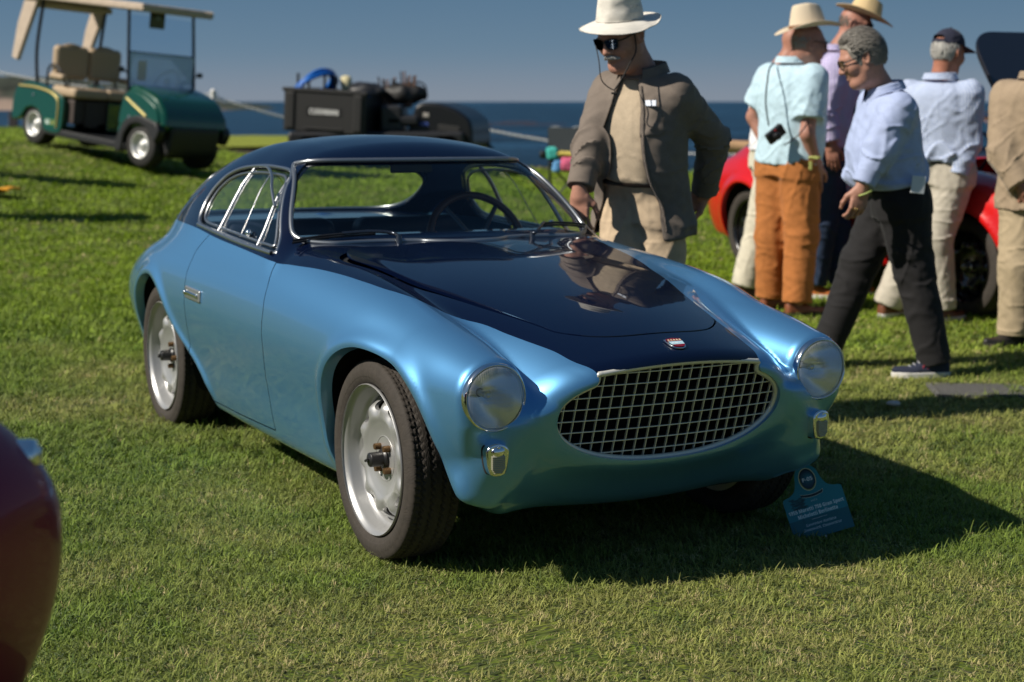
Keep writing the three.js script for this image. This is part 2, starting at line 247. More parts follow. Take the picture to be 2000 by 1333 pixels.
// mown grass: tufts of bent blades
{
  const R = rng(77);
  const tuft = (n, spread, len, w) => {
    const p = [], nn = [], ix = [];
    for (let b = 0; b < n; b++) {
      const a = R() * 6.283, r = Math.sqrt(R()) * spread, bx = Math.cos(a) * r, bz = Math.sin(a) * r, dir = R() * 6.283, lean = 0.5 + 1.05 * R(), L = len * (0.55 + 0.75 * R()), W = w * (0.7 + 0.6 * R()), fx = Math.cos(dir), fz = Math.sin(dir), o = p.length / 3;
      for (const [t, k] of [[0, 1], [0.45, 0.95], [0.8, 0.62], [1, 0.06]]) { const th = lean * (0.35 + 0.75 * t), up = L * t * Math.cos(th), out = L * t * Math.sin(th), c = k * W / 2; p.push(bx + fx * out - fz * c, up, bz + fz * out + fx * c, bx + fx * out + fz * c, up, bz + fz * out - fx * c); const ny = Math.sin(th) * 0.8 + 0.35, nh = -Math.cos(th) * 0.7, N = V(fx * nh, ny, fz * nh).normalize(); nn.push(N.x, N.y, N.z, N.x, N.y, N.z); }
      for (let k = 0; k < 3; k++) ix.push(o + 2 * k, o + 2 * k + 2, o + 2 * k + 1, o + 2 * k + 1, o + 2 * k + 2, o + 2 * k + 3);
    }
    const g = new THREE.BufferGeometry(); g.setAttribute('position', new THREE.Float32BufferAttribute(p, 3)); g.setAttribute('normal', new THREE.Float32BufferAttribute(nn, 3)); g.setIndex(ix); return g;
  };
  const blade = phys(lin(1, 1, 1), 0.62, 0, { transmission: 0.3, thickness: 0, specularIntensity: 0.6 });
  blade.roughness = 0.75;
  const zones = [[3.0, 5.6, 2300, 15, 0.03, 0.034, 0.0026, 1], [5.6, 8.2, 1300, 15, 0.036, 0.038, 0.0034, 1], [8.2, 12, 520, 15, 0.055, 0.046, 0.0055, 1], [12, 18, 240, 15, 0.09, 0.034, 0.0085, 1], [18, 26, 130, 15, 0.14, 0.03, 0.013, 1]];
  const M = new THREE.Matrix4(), Q = new THREE.Quaternion(), S = V(1, 1, 1), P = V(0, 0, 0), C = new THREE.Color(), E = new THREE.Euler();
  zones.forEach(([d0, d1, dens, n, spread, len, w], zi) => {
    for (let v = 0; v < 3; v++) {
      const g = tuft(n, spread, len, w), list = [];
      const count = Math.round(0.36 * (d1 * d1 - d0 * d0) * dens / 3 * 1.0 + (d1 - d0) * 2.6 * dens / 3);
      for (let k = 0; k < count; k++) {
        const d = Math.sqrt(lerp(d0 * d0, d1 * d1, R())), x = (R() * 2 - 1) * (0.345 * d + 0.9), z = -d; if (d > lawnEdge(x) - 0.1 || (Math.abs(x - 2.105) < 0.19 && Math.abs(d - 7.25) < 0.13)) continue;
        const big = noise(x * 0.55, d * 0.55, 1), mid = noise(x * 2.1, d * 2.1, 5), fine = noise(x * 7, d * 7, 9), dry = clamp(0.32 + 0.42 * big + 0.4 * mid + 0.25 * fine + 0.16 * sstep(0.3, 2, x) * sstep(9, 5, d) - 0.22 * sstep(6, 10, d), 0, 1);
        const thin = clamp(1 - 0.5 * sstep(0.55, 0.95, dry), 0.3, 1); if (R() > thin) continue;
        list.push([x, ground(x, z) - 0.004, z, R(), dry, R(), R()]);
      }
      const im = new THREE.InstancedMesh(g, blade, list.length); im.name = numbered('grass'); im.userData.kind = 'stuff'; im.castShadow = im.receiveShadow = true;
      list.forEach(([x, y, z, a, dry, b, c], k) => {
        const s = (0.75 + 0.5 * b) * (1 - 0.3 * dry); E.set((c - 0.5) * 0.5, a * 6.283, (b - 0.5) * 0.5); Q.setFromEuler(E); S.set(s, s * (0.85 + 0.3 * c), s); P.set(x, y, z); im.setMatrixAt(k, M.compose(P, Q, S));
        const u = c * 1.0, st = b < dry * 0.3 ? 1 : 0, lo = 0.50 + 0.66 * a; const fr = sstep(6, 11, -z); let r = lerp(lerp(0.21, 0.44, dry), 0.29, fr) * lo, gg = lerp(lerp(0.30, 0.42, dry), 0.415, fr) * lo, bb = lerp(lerp(0.035, 0.125, dry), 0.012, fr) * lo; if (st) { r = 0.68 * lo; gg = 0.57 * lo; bb = 0.27 * lo; } if (u < 0.2 && !st) { r *= 0.6; gg *= 0.75; bb *= 0.8; } im.setColorAt(k, C.setRGB(r, gg, bb));
      });
      scene.add(im);
    }
  });
}
// ---------------------------------------------------------------- the blue coupe: body as one smooth field (x forward from the front axle, y up, z to the car's right)
const carHood = curve([[-3.3, 0.45], [-3.15, 0.56], [-2.95, 0.68], [-2.65, 0.77], [-2.15, 0.845], [-1.55, 0.862], [-0.9, 0.868], [-0.7, 0.864], [-0.45, 0.845], [-0.13, 0.81], [0.17, 0.764], [0.367, 0.724], [0.498, 0.69], [0.573, 0.667], [0.63, 0.645], [0.8, 0.57]]);
const carPlan = curve([[-3.25, 0.45], [-3.15, 0.50], [-2.95, 0.58], [-2.6, 0.645], [-2.15, 0.688], [-1.5, 0.70], [-0.9, 0.704], [-0.45, 0.70], [0, 0.688], [0.2, 0.676], [0.4, 0.652], [0.5, 0.634], [0.65, 0.60]]);
const carSide = curve([[0.03, -0.14], [0.16, -0.065], [0.33, -0.016], [0.48, 0], [0.60, -0.004], [0.72, -0.03], [0.82, -0.075], [0.93, -0.16]]);
const carDrop = curve([[-3.15, 0.5], [-2.3, 0.3], [-1.6, 0.14], [-0.9, 0.13], [-0.6, 0.17], [0, 0.205], [0.2, 0.28], [0.367, 0.37], [0.6, 0.5]]);
const carDrop2 = curve([[-3, 0], [-0.1, 0], [0.05, 0.2], [0.2, 0.9], [0.38, 2.4], [0.7, 3.2]]);
const roofLine = curve([[-3.15, 0.50], [-2.85, 0.67], [-2.68, 0.80], [-2.55, 0.885], [-2.42, 0.975], [-2.28, 1.055], [-2.1, 1.128], [-1.85, 1.187], [-1.55, 1.212], [-1.3, 1.205], [-1.1, 1.172], [-0.95, 1.125], [-0.75, 1.05]]);
const roofPlan = curve([[-3.2, -0.65], [-2.75, -0.26], [-2.6, -0.165], [-2.45, -0.105], [-2.3, -0.062], [-2.0, -0.014], [-1.7, 0], [-0.6, 0]]);
const podR = curve([[-3.12, 0.07], [-3.0, 0.115], [-2.8, 0.16], [-2.35, 0.203], [-1.65, 0.226], [-0.75, 0.206], [-0.35, 0.187], [0, 0.166], [0.2, 0.150], [0.35, 0.131], [0.45, 0.113], [0.53, 0.099]]), podY = curve([[-3.1, 0.52], [-2.8, 0.545], [-2.35, 0.59], [-1.65, 0.615], [-0.75, 0.615], [-0.35, 0.602], [0, 0.582], [0.25, 0.565], [0.53, 0.556]]), podZ = curve([[-3.1, 0.43], [-2.8, 0.46], [-2.35, 0.488], [-1.65, 0.478], [-0.75, 0.505], [0, 0.535], [0.25, 0.542], [0.53, 0.547]]);
// mouth outline in (z, y): an ellipse with a flatter, raised lip in the middle of its top
const mouth = (az, y) => { const b = y > 0.488 ? 0.126 : 0.146, q = Math.pow(az / 0.373, 2.25) + Math.pow(Math.abs(y - 0.488) / b, 2.15), e = (Math.pow(q, 0.46) - 1) * 0.17, t = Math.max(y - (0.629 - 0.27 * az * az), az - 0.268, 0.48 - y); return smin(e, t, 0.012); };
const archFront = (x, y) => { const dx = x - 0.015, dy = y - 0.285; return Math.hypot(dx, dy) - (0.345 + 0.05 * gauss(Math.atan2(dy, dx) - 0.55, 0.6) + 0.08 * gauss(Math.atan2(dy, dx) + 0.15, 0.25)); };
const archRear = (x, y) => { const dx = x + 2.2, dy = y - 0.29, a = Math.atan2(dy, dx) + 0.21; return Math.hypot(dx, dy) - (0.348 + 0.30 * gauss(a, 0.44)); };
function carField(x, y, z) {
  const az = Math.abs(z);
  // main volume
  const dz = Math.max(0, az - 0.3), top = (y - (carHood(x) - carDrop(x) * az * az - carDrop2(x) * dz * dz)) * 0.96, side = az - carPlan(x) - carSide(y);
  const low = x > 0.2 ? 0.197 - 0.02 * gauss(az, 0.3) + 0.075 * sstep(0.44, 0.60, az) : x < -2.4 ? 0.158 + 0.16 * sstep(-2.4, -3.15, x) : lerp(0.158, 0.197, sstep(-0.1, 0.2, x));
  const so = sstep(0.28, 0.55, az), s1 = lerp(0.32, 0.13, so), s2 = lerp(0.50, 0.2, so);
  let nose = 0.574 + (y > 0.345 ? (y - 0.507) * s1 : -0.162 * s1 + (y - 0.345) * s2 - Math.pow(0.345 - y, 2) * 1.6) - 0.245 * az * az - 0.008 * gauss(az - 0.45, 0.06) * sstep(0.28, 0.42, y);
  nose += 0.024 * gauss(mouth(az, y) - 0.012, 0.05);
  const tail = -3.16 + 0.26 * az * az + (y - 0.56) * (y - 0.56) * 0.9;
  let f = smax(top, side, 0.10);
  f = smax(f, (x - nose) * 0.95, x > -0.1 ? lerp(0.05, 0.075, sstep(0.15, 0.45, az)) : 0.075);
  f = smax(f, (tail - x) * 0.95, 0.2);
  f = smax(f, low - y, 0.05);
  // wings
  const py = y - podY(x), pz = az - podZ(x), pq = py < 0 ? py * lerp(1, 0.52, sstep(-0.1, 0.38, x)) : py;
  let d = (Math.hypot(pq, pz) - podR(x)) * 0.93;
  d = smax(d, (x - 0.522 + 0.36 * Math.max(0, 0.475 - y)) * 0.95, 0.03);
  f = smin(f, d, lerp(0.12, 0.022, sstep(0.56, 0.47, az) * sstep(-0.5, -0.05, x) * sstep(0.5, 0.58, y)));
  // rolled lips round the wheel openings
  if (az > 0.4 && y < 0.83) { f -= 0.014 * gauss(archFront(x, y) - 0.016, 0.028) * sstep(0.18, 0.28, y) * sstep(0.47, 0.54, az); f -= 0.012 * gauss(archRear(x, y) - 0.014, 0.026) * sstep(0.18, 0.28, y); }
  // cabin
  if (x < -0.5 && y > 0.68) {
    const w = 0.645 - 0.5 * (y - 0.83) - 0.16 * (y - 0.83) * (y - 0.83) + roofPlan(x);
    let g = smax((az - w) * 0.88, (y - roofLine(x) + 0.26 * az * az) * 0.94, 0.12);
    g = smax(g, (x + 0.812 + (y - 0.859) * 0.897 + 0.2 * az * az) * 0.74, 0.07);
    g = smax(g, 0.765 - y, 0.08);
    f = smin(f, g, 0.05);
  }
  return f;
}
const paintBlue = phys(lin(0.115, 0.335, 0.61), 0.4, 0.7, { clearcoat: 1, clearcoatRoughness: 0.03 });
const paintNavy = phys(lin(0.0016, 0.0045, 0.02), 0.3, 0.0, { clearcoat: 1, clearcoatRoughness: 0.012, specularIntensity: 0.05 });
const chrome = std(lin(0.86, 0.87, 0.88), 0.1, 1), satin = std(lin(0.50, 0.51, 0.52), 0.32, 1), brushed = std(lin(0.55, 0.55, 0.54), 0.42, 1);
const blackGap = std(lin(0.004, 0.004, 0.005), 0.9), blackPaint = std(lin(0.012, 0.012, 0.013), 0.45), blackRubber = std(lin(0.018, 0.017, 0.016), 0.75), wellBlack = std(lin(0.006, 0.006, 0.006), 0.95);
const paneGlass = phys(lin(0.93, 0.97, 0.95), 0.0, 0, { transmission: 1, thickness: 0, ior: 1.5 });
const lampGlass = phys(lin(0.95, 0.97, 1), 0.1, 0, { transmission: 0.84, thickness: 0, ior: 1.5 });
const carPivot = (o) => { o.rotation.set(0, 28.24 * Math.PI / 180 - Math.PI / 2, 0); o.rotateX(CAR_ROLL); };
const CAR_ROLL = -0.0087;

// tyre with a zigzag tread, axle along z, outer face towards +z at z = 0
function tyreGeo(R, r, w, seg = 420) {
  const S = [], rim = r, h = R - r;                       // section from the outer bead over the tread to the inner bead: [z, radius, kind]
  const prof = [[-0.012, rim - 0.004], [-0.006, rim + 0.004], [0.0, rim + 0.010], [0.003, rim + h * 0.25], [0.0035, rim + h * 0.30], [0.0055, rim + h * 0.32], [0.006, rim + h * 0.5], [0.0045, rim + h * 0.62], [0.002, rim + h * 0.66], [0.001, rim + h * 0.78], [-0.004, rim + h * 0.88], [-0.010, rim + h * 0.945]];
  for (const [z, q] of prof) S.push([z, q, 0]);
  const T = 46; for (let i = 0; i <= T; i++) { const t = i / T, z = -0.016 - t * (w - 0.032); S.push([z, R - 0.006 * Math.pow(Math.abs(2 * t - 1), 3), 1, t]); }
  for (let i = prof.length - 1; i >= 0; i--) S.push([-w - prof[i][0], prof[i][1], 0]);
  const m = S.length, pos = [], idx = [], uv = [];
  for (let a = 0; a <= seg; a++) for (let k = 0; k < m; k++) {
    const th = a / seg * 2 * Math.PI; let [z, q, kind, t] = S[k];
    if (kind) { const tri = Math.abs(((a / seg * 84) % 1) * 2 - 1) - 0.5; for (const c of [0.12, 0.36, 0.64, 0.88]) if (Math.abs(t - c - tri * 0.075) < 0.022) q -= 0.006; const s = (a / seg * 84 + (t < 0.5 ? 0 : 0.5)) % 1; if ((t < 0.1 || t > 0.9) && s < 0.13) q -= 0.005; }
    pos.push(Math.cos(th) * q, Math.sin(th) * q, z); uv.push(a / seg * 14, k / m * 2);
  }
  for (let a = 0; a < seg; a++) for (let k = 0; k < m - 1; k++) { const o = a * m + k; idx.push(o, o + m, o + 1, o + 1, o + m, o + m + 1); }
  const g = new THREE.BufferGeometry(); g.setAttribute('position', new THREE.Float32BufferAttribute(pos, 3)); g.setAttribute('uv', new THREE.Float32BufferAttribute(uv, 2)); g.setIndex(idx); g.computeVertexNormals(); return g;
}
// pressed steel disc with a ring of oval holes, outer face towards +z
function discGeo(n, R, rHole, prof, hole) {
  const m = { p: [], n: [], i: [] }, A = 240, K = 46, h = (r, th) => { const u = Math.cos(th * n), d = Math.hypot((r - rHole) / (hole[0] * 1.45), (Math.acos(clamp(u, -1, 1)) / n) * rHole / (hole[1] * 1.25)); return prof(r) - 0.014 * Math.exp(-Math.pow(d, 3)) + 0.003 * (0.5 - 0.5 * u) * gauss(r - rHole + 0.012, 0.03); };
  for (let a = 0; a < A; a++) for (let k = 0; k <= K; k++) { const r = 0.004 + (R - 0.004) * k / K, th = a / A * 2 * Math.PI, e = 0.0015, dr = (h(r + e, th) - h(r - e, th)) / (2 * e), dt = (h(r, th + e / r) - h(r, th - e / r)) / (2 * e); const N = V(-dr * Math.cos(th) + dt * Math.sin(th), -dr * Math.sin(th) - dt * Math.cos(th), 1).normalize(); m.p.push(r * Math.cos(th), r * Math.sin(th), h(r, th)); m.n.push(N.x, N.y, N.z); }
  for (let a = 0; a < A; a++) for (let k = 0; k < K; k++) { const o = a * (K + 1) + k, q = ((a + 1) % A) * (K + 1) + k; m.i.push(o, o + 1, q + 1, o, q + 1, q); }
  const cut = split(m, (x, y) => { const r = Math.hypot(x, y), th = Math.atan2(y, x), u = Math.acos(clamp(Math.cos(th * n), -1, 1)) / n * r; return Math.hypot((r - rHole) / hole[0], u / hole[1]) - 1; })[1];
  return geo(flange(cut, (x, y) => Math.abs(Math.hypot(x, y) - rHole) < hole[0] * 1.3, () => [0, 0, -0.012]));
}
const tyreBump = dataTex(512, 128, (u, v) => 0.5 + 0.25 * tileNoise(u, v, 60) + 0.25 * tileNoise(u, v, 24, 5));
const tyreMat = std(lin(0.047, 0.039, 0.032), 0.82, 0, { bumpMap: tyreBump, bumpScale: 0.0012, map: dataTex(512, 128, (u, v) => { const k = 0.82 + 0.18 * tileNoise(u, v, 9) + 0.1 * tileNoise(u, v, 40, 3); return [k, k * 0.98, k * 0.95]; }) });
function wheelInto(parent, R, r, w, rimMat, o = {}) {
  const wh = new THREE.Group(); wh.name = 'wheel'; parent.add(wh);
  part('tyre', o.tyre ??= tyreGeo(R, r, w), tyreMat, wh);
  const k = r / 0.224;
  part('rim', lathe([[0.222, 0.004], [0.2245, 0.001], [0.2245, -0.004], [0.219, -0.007], [0.214, -0.012], [0.2095, -0.02], [0.206, -0.045], [0.198, -0.055], [0.1915, -0.06], [0.189, -0.075], [0.189, -0.13], [0.205, -0.135], [0.222, -0.142]].map((p) => [p[0] * k, p[1] * k]), 96).rotateX(Math.PI / 2), rimMat, wh);
  part('wheel_disc', o.disc ??= discGeo(10, 0.191, 0.162, curve([[0, -0.046], [0.066, -0.046], [0.08, -0.044], [0.105, -0.036], [0.128, -0.028], [0.145, -0.028], [0.165, -0.036], [0.18, -0.058], [0.19, -0.07], [0.2, -0.074]]), [0.0195, 0.027]).scale(k, k, k), rimMat, wh);
  part('brake_drum', new THREE.CylinderGeometry(0.186 * k, 0.186 * k, 0.05, 48).rotateX(Math.PI / 2).translate(0, 0, -0.115 * k), blackPaint, wh);
  part('hub_ring', new THREE.TorusGeometry(0.066 * k, 0.0012 * k, 6, 64).translate(0, 0, -0.0455 * k), rimMat, wh);
  part('hub', [lathe([[0, 0.032], [0.008, 0.032], [0.015, 0.028], [0.022, 0.025], [0.0235, 0.021], [0.0235, -0.028], [0.03, -0.032], [0.034, -0.04]], 32).rotateX(Math.PI / 2).scale(k * 0.92, k * 0.92, k * 0.68).translate(0, 0, -0.012), box(0.018, 0.007, 0.012, 0, 0, 0.012, 0.002).scale(k, k, k)], o.hub ?? blackPaint, wh);
  for (let q = 0; q < 4; q++) { const a = q * Math.PI / 2 + 0.35; part('lug_nut', new THREE.CylinderGeometry(0.0098, 0.0105, 0.02, 6).rotateX(Math.PI / 2).translate(Math.cos(a) * 0.046, Math.sin(a) * 0.046, -0.036).scale(k, k, k), o.nut ?? std(lin(0.16, 0.095, 0.045), 0.55, 0.8), wh); }
  return wh;
}

function buildCoupe() {
  const car = thing('blue_coupe', 'light blue vintage coupe with navy roof and bonnet on the lawn', 'car', [0.183, 0, -4.87]); carPivot(car);
  let m = isoMesh(carField, [-3.3, 0.06, -0.84], [0.74, 1.32, 0.84], 0.0105, { eps: 0.003, lip: 1.5, block: 7 });
  // openings
  m = split(m, (x, y, z) => Math.max(Math.min(archFront(x, y), archRear(x, y)), 0.42 + 1.3 * Math.max(0, x - 0.30) - Math.abs(z), y - 0.78))[1];
  m = flange(m, (x, y, z) => Math.abs(z) > 0.44 && Math.min(Math.abs(archFront(x, y)), Math.abs(archRear(x, y))) < 0.002, (x, y, z, nx, ny, nz) => { const e = 0.01, f = archFront(x, y) < archRear(x, y) ? archFront : archRear, gx = (f(x + e, y) - f(x - e, y)) / (2 * e), gy = (f(x, y + e) - f(x, y - e)) / (2 * e); return [-gx * 0.006, -gy * 0.006, -Math.sign(z) * 0.035]; });
  m = split(m, (x, y, z) => Math.max(mouth(Math.abs(z), y), 0.3 - x))[1];
  m = flange(m, (x, y, z) => x > 0.35 && Math.abs(mouth(Math.abs(z), y)) < 0.002, () => [-0.05, 0, 0]);
  m = split(m, (x, y, z) => Math.max(Math.hypot(y - 0.556, Math.abs(z) - 0.547) - 0.083, 0.35 - x))[1];
  // glass
  const wsLoop = loop2([[0, 0.8625], [0.25, 0.862], [0.45, 0.8605], [0.535, 0.864], [0.566, 0.876], [0.572, 0.90], [0.548, 0.965], [0.498, 1.055], [0.463, 1.103], [0.435, 1.120], [0.38, 1.127], [0.2, 1.129], [0, 1.1295], [-0.2, 1.129], [-0.38, 1.127], [-0.435, 1.120], [-0.463, 1.103], [-0.498, 1.055], [-0.548, 0.965], [-0.572, 0.90], [-0.566, 0.876], [-0.535, 0.864], [-0.45, 0.8605], [-0.25, 0.862]], 160), wsD = polyDist(wsLoop);
  const rwLoop = loop2([[0, 0.862], [0.25, 0.864], [0.43, 0.868], [0.502, 0.893], [0.515, 0.955], [0.485, 1.025], [0.41, 1.07], [0.28, 1.095], [0, 1.10], [-0.28, 1.095], [-0.41, 1.07], [-0.485, 1.025], [-0.515, 0.955], [-0.502, 0.893], [-0.43, 0.868], [-0.25, 0.864]], 120), rwD = polyDist(rwLoop);
  const dlo = loop2([[-1.80, 0.868], [-1.845, 0.892], [-1.862, 0.945], [-1.84, 1.0], [-1.785, 1.051], [-1.70, 1.079], [-1.60, 1.093], [-1.44, 1.102], [-1.27, 1.0995], [-1.185, 1.091], [-1.135, 1.066], [-1.09, 1.02], [-0.90, 0.843], [-0.885, 0.83], [-0.92, 0.829], [-1.18, 0.838], [-1.69, 0.858]], 180, 0.4), dloD = polyDist(dlo);
  let ws, rw, sideR, sideL;
  [ws, m] = split(m, (x, y, z, nx) => Math.max(wsD(z, y), -1.25 - x, (0.22 - nx) * 0.2));
  [rw, m] = split(m, (x, y, z) => Math.max(rwD(z, y), x + 1.95));
  [sideR, m] = split(m, (x, y, z) => Math.max(dloD(x, y), 0.3 - z));
  [sideL, m] = split(m, (x, y, z) => Math.max(dloD(x, y), 0.3 + z));
  m = flange(m, (x, y, z) => y > 0.8 && x < -0.6, (x, y, z, nx, ny, nz) => [-nx * 0.022, -ny * 0.022, -nz * 0.022]);
  const inset = (g, d) => { const r = { p: g.p.slice(), n: g.n, i: g.i }; for (let k = 0; k < r.p.length; k++) r.p[k] -= g.n[k] * d; return r; };
  const wsPane = part('windscreen', geo(inset(ws, 0.006)), paneGlass, car), rwPane = part('rear_window', geo(inset(rw, 0.012)), paneGlass, car);
  const sw = [part('side_window', geo(inset(sideR, 0.014)), paneGlass, car), part('side_window', geo(inset(sideL, 0.014)), paneGlass, car)];
  // paint
  const zb = curve([[-0.95, 0.70], [-0.849, 0.668], [-0.653, 0.643], [-0.526, 0.627], [-0.37, 0.611], [-0.214, 0.597], [-0.078, 0.575], [0.02, 0.535], [0.085, 0.478], [0.168, 0.421], [0.281, 0.381], [0.366, 0.354], [0.45, 0.327], [0.552, 0.298], [0.598, 0.268], [0.75, 0.2]]);
  const zf = curve([[-0.95, 0.70], [-0.849, 0.62], [-0.75, 0.525], [-0.571, 0.468], [-0.267, 0.437], [-0.06, 0.385], [0.144, 0.325], [0.379, 0.282], [0.488, 0.275], [0.592, 0.268], [0.75, 0.2]]);
  const belt = curve([[-3.2, 0.70], [-2.8, 0.79], [-2.5, 0.835], [-2.2, 0.852], [-1.811, 0.849], [-1.517, 0.832], [-1.129, 0.816], [-0.826, 0.800], [-0.7, 0.79]]);
  let blue, navy;
  [blue, navy] = split(m, (x, y, z) => (x < -0.83 ? y - belt(x) : Math.min((z > 0 ? zb(x) : zf(x)) - Math.abs(z), y - lerp(0.795, 0.57, sstep(-0.83, -0.6, x)))));
  // doors
  const door = [[-1.672, 0.205], [-1.72, 0.281], [-1.706, 0.396], [-1.684, 0.519], [-1.674, 0.618], [-1.678, 0.695], [-1.662, 0.773], [-1.61, 0.834], [-1.55, 0.9], [-0.84, 0.9], [-0.836, 0.805], [-0.794, 0.727], [-0.775, 0.645], [-0.79, 0.523], [-0.832, 0.411], [-0.85, 0.3], [-0.862, 0.222], [-1.25, 0.21]], doorD = polyDist(door);
  const doorG = (x, y, z) => Math.max(doorD(x, y), 0.35 - Math.abs(z)), gaps = [];
  let inner, strip, rest;
  [inner, blue] = split(blue, (x, y, z) => doorG(x, y, z) - 0.0022);
  [inner, strip] = split(inner, (x, y, z) => doorG(x, y, z) + 0.0022); gaps.push(strip);
  const [dl, dr] = split(inner, (x, y, z) => z), [gl, gr] = split(strip, (x, y, z) => z);
  // bonnet
  const bon = loop2([[0.49, 0], [0.481, 0.115], [0.445, 0.2], [0.376, 0.269], [0.325, 0.29], [0.216, 0.33], [0.027, 0.40], [-0.175, 0.472], [-0.359, 0.528], [-0.50, 0.552], [-0.575, 0.535], [-0.625, 0.46], [-0.66, 0.3], [-0.672, 0]].concat([[-0.66, -0.3], [-0.625, -0.46], [-0.575, -0.535], [-0.50, -0.552], [-0.359, -0.528], [-0.175, -0.472], [0.027, -0.40], [0.216, -0.33], [0.325, -0.29], [0.376, -0.269], [0.445, -0.2], [0.481, -0.115]]), 200), bonD = polyDist(bon);
  const wide = (x, z) => 0.0024 + 0.0095 * sstep(0.36, -0.2, x) * sstep(0.15, 0.32, z), bonG = (x, y, z) => Math.max(bonD(x, z), 0.5 - y);
  let hood, bgap;
  [hood, navy] = split(navy, (x, y, z) => bonG(x, y, z) - 0.0024);
  [hood, bgap] = split(hood, (x, y, z) => bonG(x, y, z) + 2 * wide(x, z) - 0.0024);
  // lift the near rear corner of the bonnet a little, as it stands ajar
  for (let k = 0; k < hood.p.length; k += 3) { const x = hood.p[k], z = hood.p[k + 2]; hood.p[k + 1] += 0.001 + 0.016 * sstep(0.35, -0.5, x) * sstep(-0.1, 0.45, z); }
  hood = flange(hood, () => true, () => [0, -0.016, 0]);
  part('body', geo(blue), paintBlue, car); part('cabin', geo(navy), paintNavy, car, 'navy roof and scuttle'); part('bonnet', geo(hood), paintNavy, car, 'navy bonnet');
  part('door', geo(dr), paintBlue, car); part('door', geo(dl), paintBlue, car);
  part('door_gap', geo(inset(gr, 0.005)), blackGap, car); part('door_gap', geo(inset(gl, 0.005)), blackGap, car); part('bonnet_gap', geo(inset(bgap, 0.012)), blackGap, car);
  // points on the body
  const onZ = (x, y, s = 1) => { let a = 0.2, b = 0.9; for (let k = 0; k < 30; k++) { const c = (a + b) / 2; if (carField(x, y, c) > 0) b = c; else a = c; } return [x, y, a * s]; };
  const onX = (y, z, a = -0.5, b = -1.6) => { for (let k = 0; k < 30; k++) { const c = (a + b) / 2; if (carField(c, y, z) > 0) a = c; else b = c; } return [a, y, z]; };
  const onY = (x, z) => { let a = 0.3, b = 1.4; for (let k = 0; k < 30; k++) { const c = (a + b) / 2; if (carField(x, c, z) > 0) b = c; else a = c; } return [x, a, z]; };
  const nAt = (p) => { const e = 0.003, n = V(carField(p[0] + e, p[1], p[2]) - carField(p[0] - e, p[1], p[2]), carField(p[0], p[1] + e, p[2]) - carField(p[0], p[1] - e, p[2]), carField(p[0], p[1], p[2] + e) - carField(p[0], p[1], p[2] - e)); return n.normalize(); };
  const out = (p, d) => { const n = nAt(p); return [p[0] + n.x * d, p[1] + n.y * d, p[2] + n.z * d]; };
  // window seals and frames
  part('windscreen_seal', tube(wsLoop.map(([z, y]) => out(onX(y, z), 0.001)), 0.0085, 260, 8, true), std(lin(0.30, 0.32, 0.34), 0.3, 0.8), wsPane);
  part('window_trim', tube(rwLoop.map(([z, y]) => out(onX(y, z, -3.0, -1.5), -0.004)), 0.0065, 200, 8, true), satin, rwPane);
  [1, -1].forEach((s, q) => {
    const P = sw[q];
    part('window_frame', tube(dlo.map(([x, y]) => out(onZ(x, y, s), -0.004)), 0.0075, 260, 8, true), satin, P);
    part('window_frame', tube(loop2([[-1.775, 0.885], [-1.81, 0.90], [-1.828, 0.945], [-1.808, 0.995], [-1.76, 1.037], [-1.69, 1.061], [-1.6, 1.074], [-1.44, 1.083], [-1.27, 1.081], [-1.20, 1.074], [-1.155, 1.05], [-1.11, 1.005], [-0.96, 0.866], [-0.95, 0.853], [-0.98, 0.851], [-1.18, 0.857], [-1.69, 0.876]], 140, 0.4).map(([x, y]) => out(onZ(x, y, s), -0.012)), 0.006, 220, 6, true), satin, P);
    part('window_sill', tube([[-1.80, 0.862], [-1.5, 0.846], [-1.2, 0.833], [-0.9, 0.824]].map(([x, y]) => out(onZ(x, y, s), 0.003)), 0.008, 40, 8), satin, P);
    for (const [a, b, r] of [[[-1.575, 0.858], [-1.565, 1.092], 0.009], [[-1.10, 0.842], [-1.17, 1.075], 0.009], [[-1.325, 0.856], [-1.37, 1.085], 0.0018]]) part('window_divider', tube([0, 0.25, 0.5, 0.75, 1].map((t) => out(onZ(lerp(a[0], b[0], t), lerp(a[1], b[1], t), s), -0.0145)), r, 20, 8), satin, P);
    part('window_catch', sph(0.014, ...out(onZ(-1.23, 0.872, s), -0.004)), chrome, P);
    part('wind_deflector', tube([[-1.47, 1.095, 0.004], [-1.36, 1.088, 0.012], [-1.24, 1.058, 0.02], [-1.15, 1.015, 0.022], [-1.06, 0.965, 0.012]].map(([x, y, d]) => out(onZ(x, y, s), d)), 0.0055, 40, 8), satin, P);
  });
  // grille
  const mouthLoop = []; { const N = 240; for (let k = 0; k < N; k++) { const a = k / N * 2 * Math.PI, c = Math.cos(a), s = Math.sin(a); let lo = 0.02, hi = 0.6; for (let i = 0; i < 30; i++) { const r = (lo + hi) / 2; if (mouth(Math.abs(c * r), 0.49 + s * r) > 0) hi = r; else lo = r; } mouthLoop.push([c * lo, 0.49 + s * lo]); } }
  const noseX = (y, z) => 0.574 + (y - 0.507) * 0.32 - 0.2 * z * z - 0.006;
  const grille = new THREE.Group(); grille.name = 'grille'; car.add(grille);
  const silver = std(lin(0.72, 0.70, 0.62), 0.35, 0.35), slat = std(lin(0.05, 0.05, 0.055), 0.5, 0.5);
  part('grille_frame', tube(mouthLoop.map(([z, y]) => [noseX(y, z) + 0.006, 0.49 + (y - 0.49) * 0.985, z * 0.992]), 0.0085, 320, 8, true), silver, grille);
  const inMouth = (z, y) => mouth(Math.abs(z), y) < -0.003, span = (f) => { let a = null, b = null; for (let t = -0.42; t <= 0.7; t += 0.002) if (f(t)) { if (a === null) a = t; b = t; } return [a, b]; };
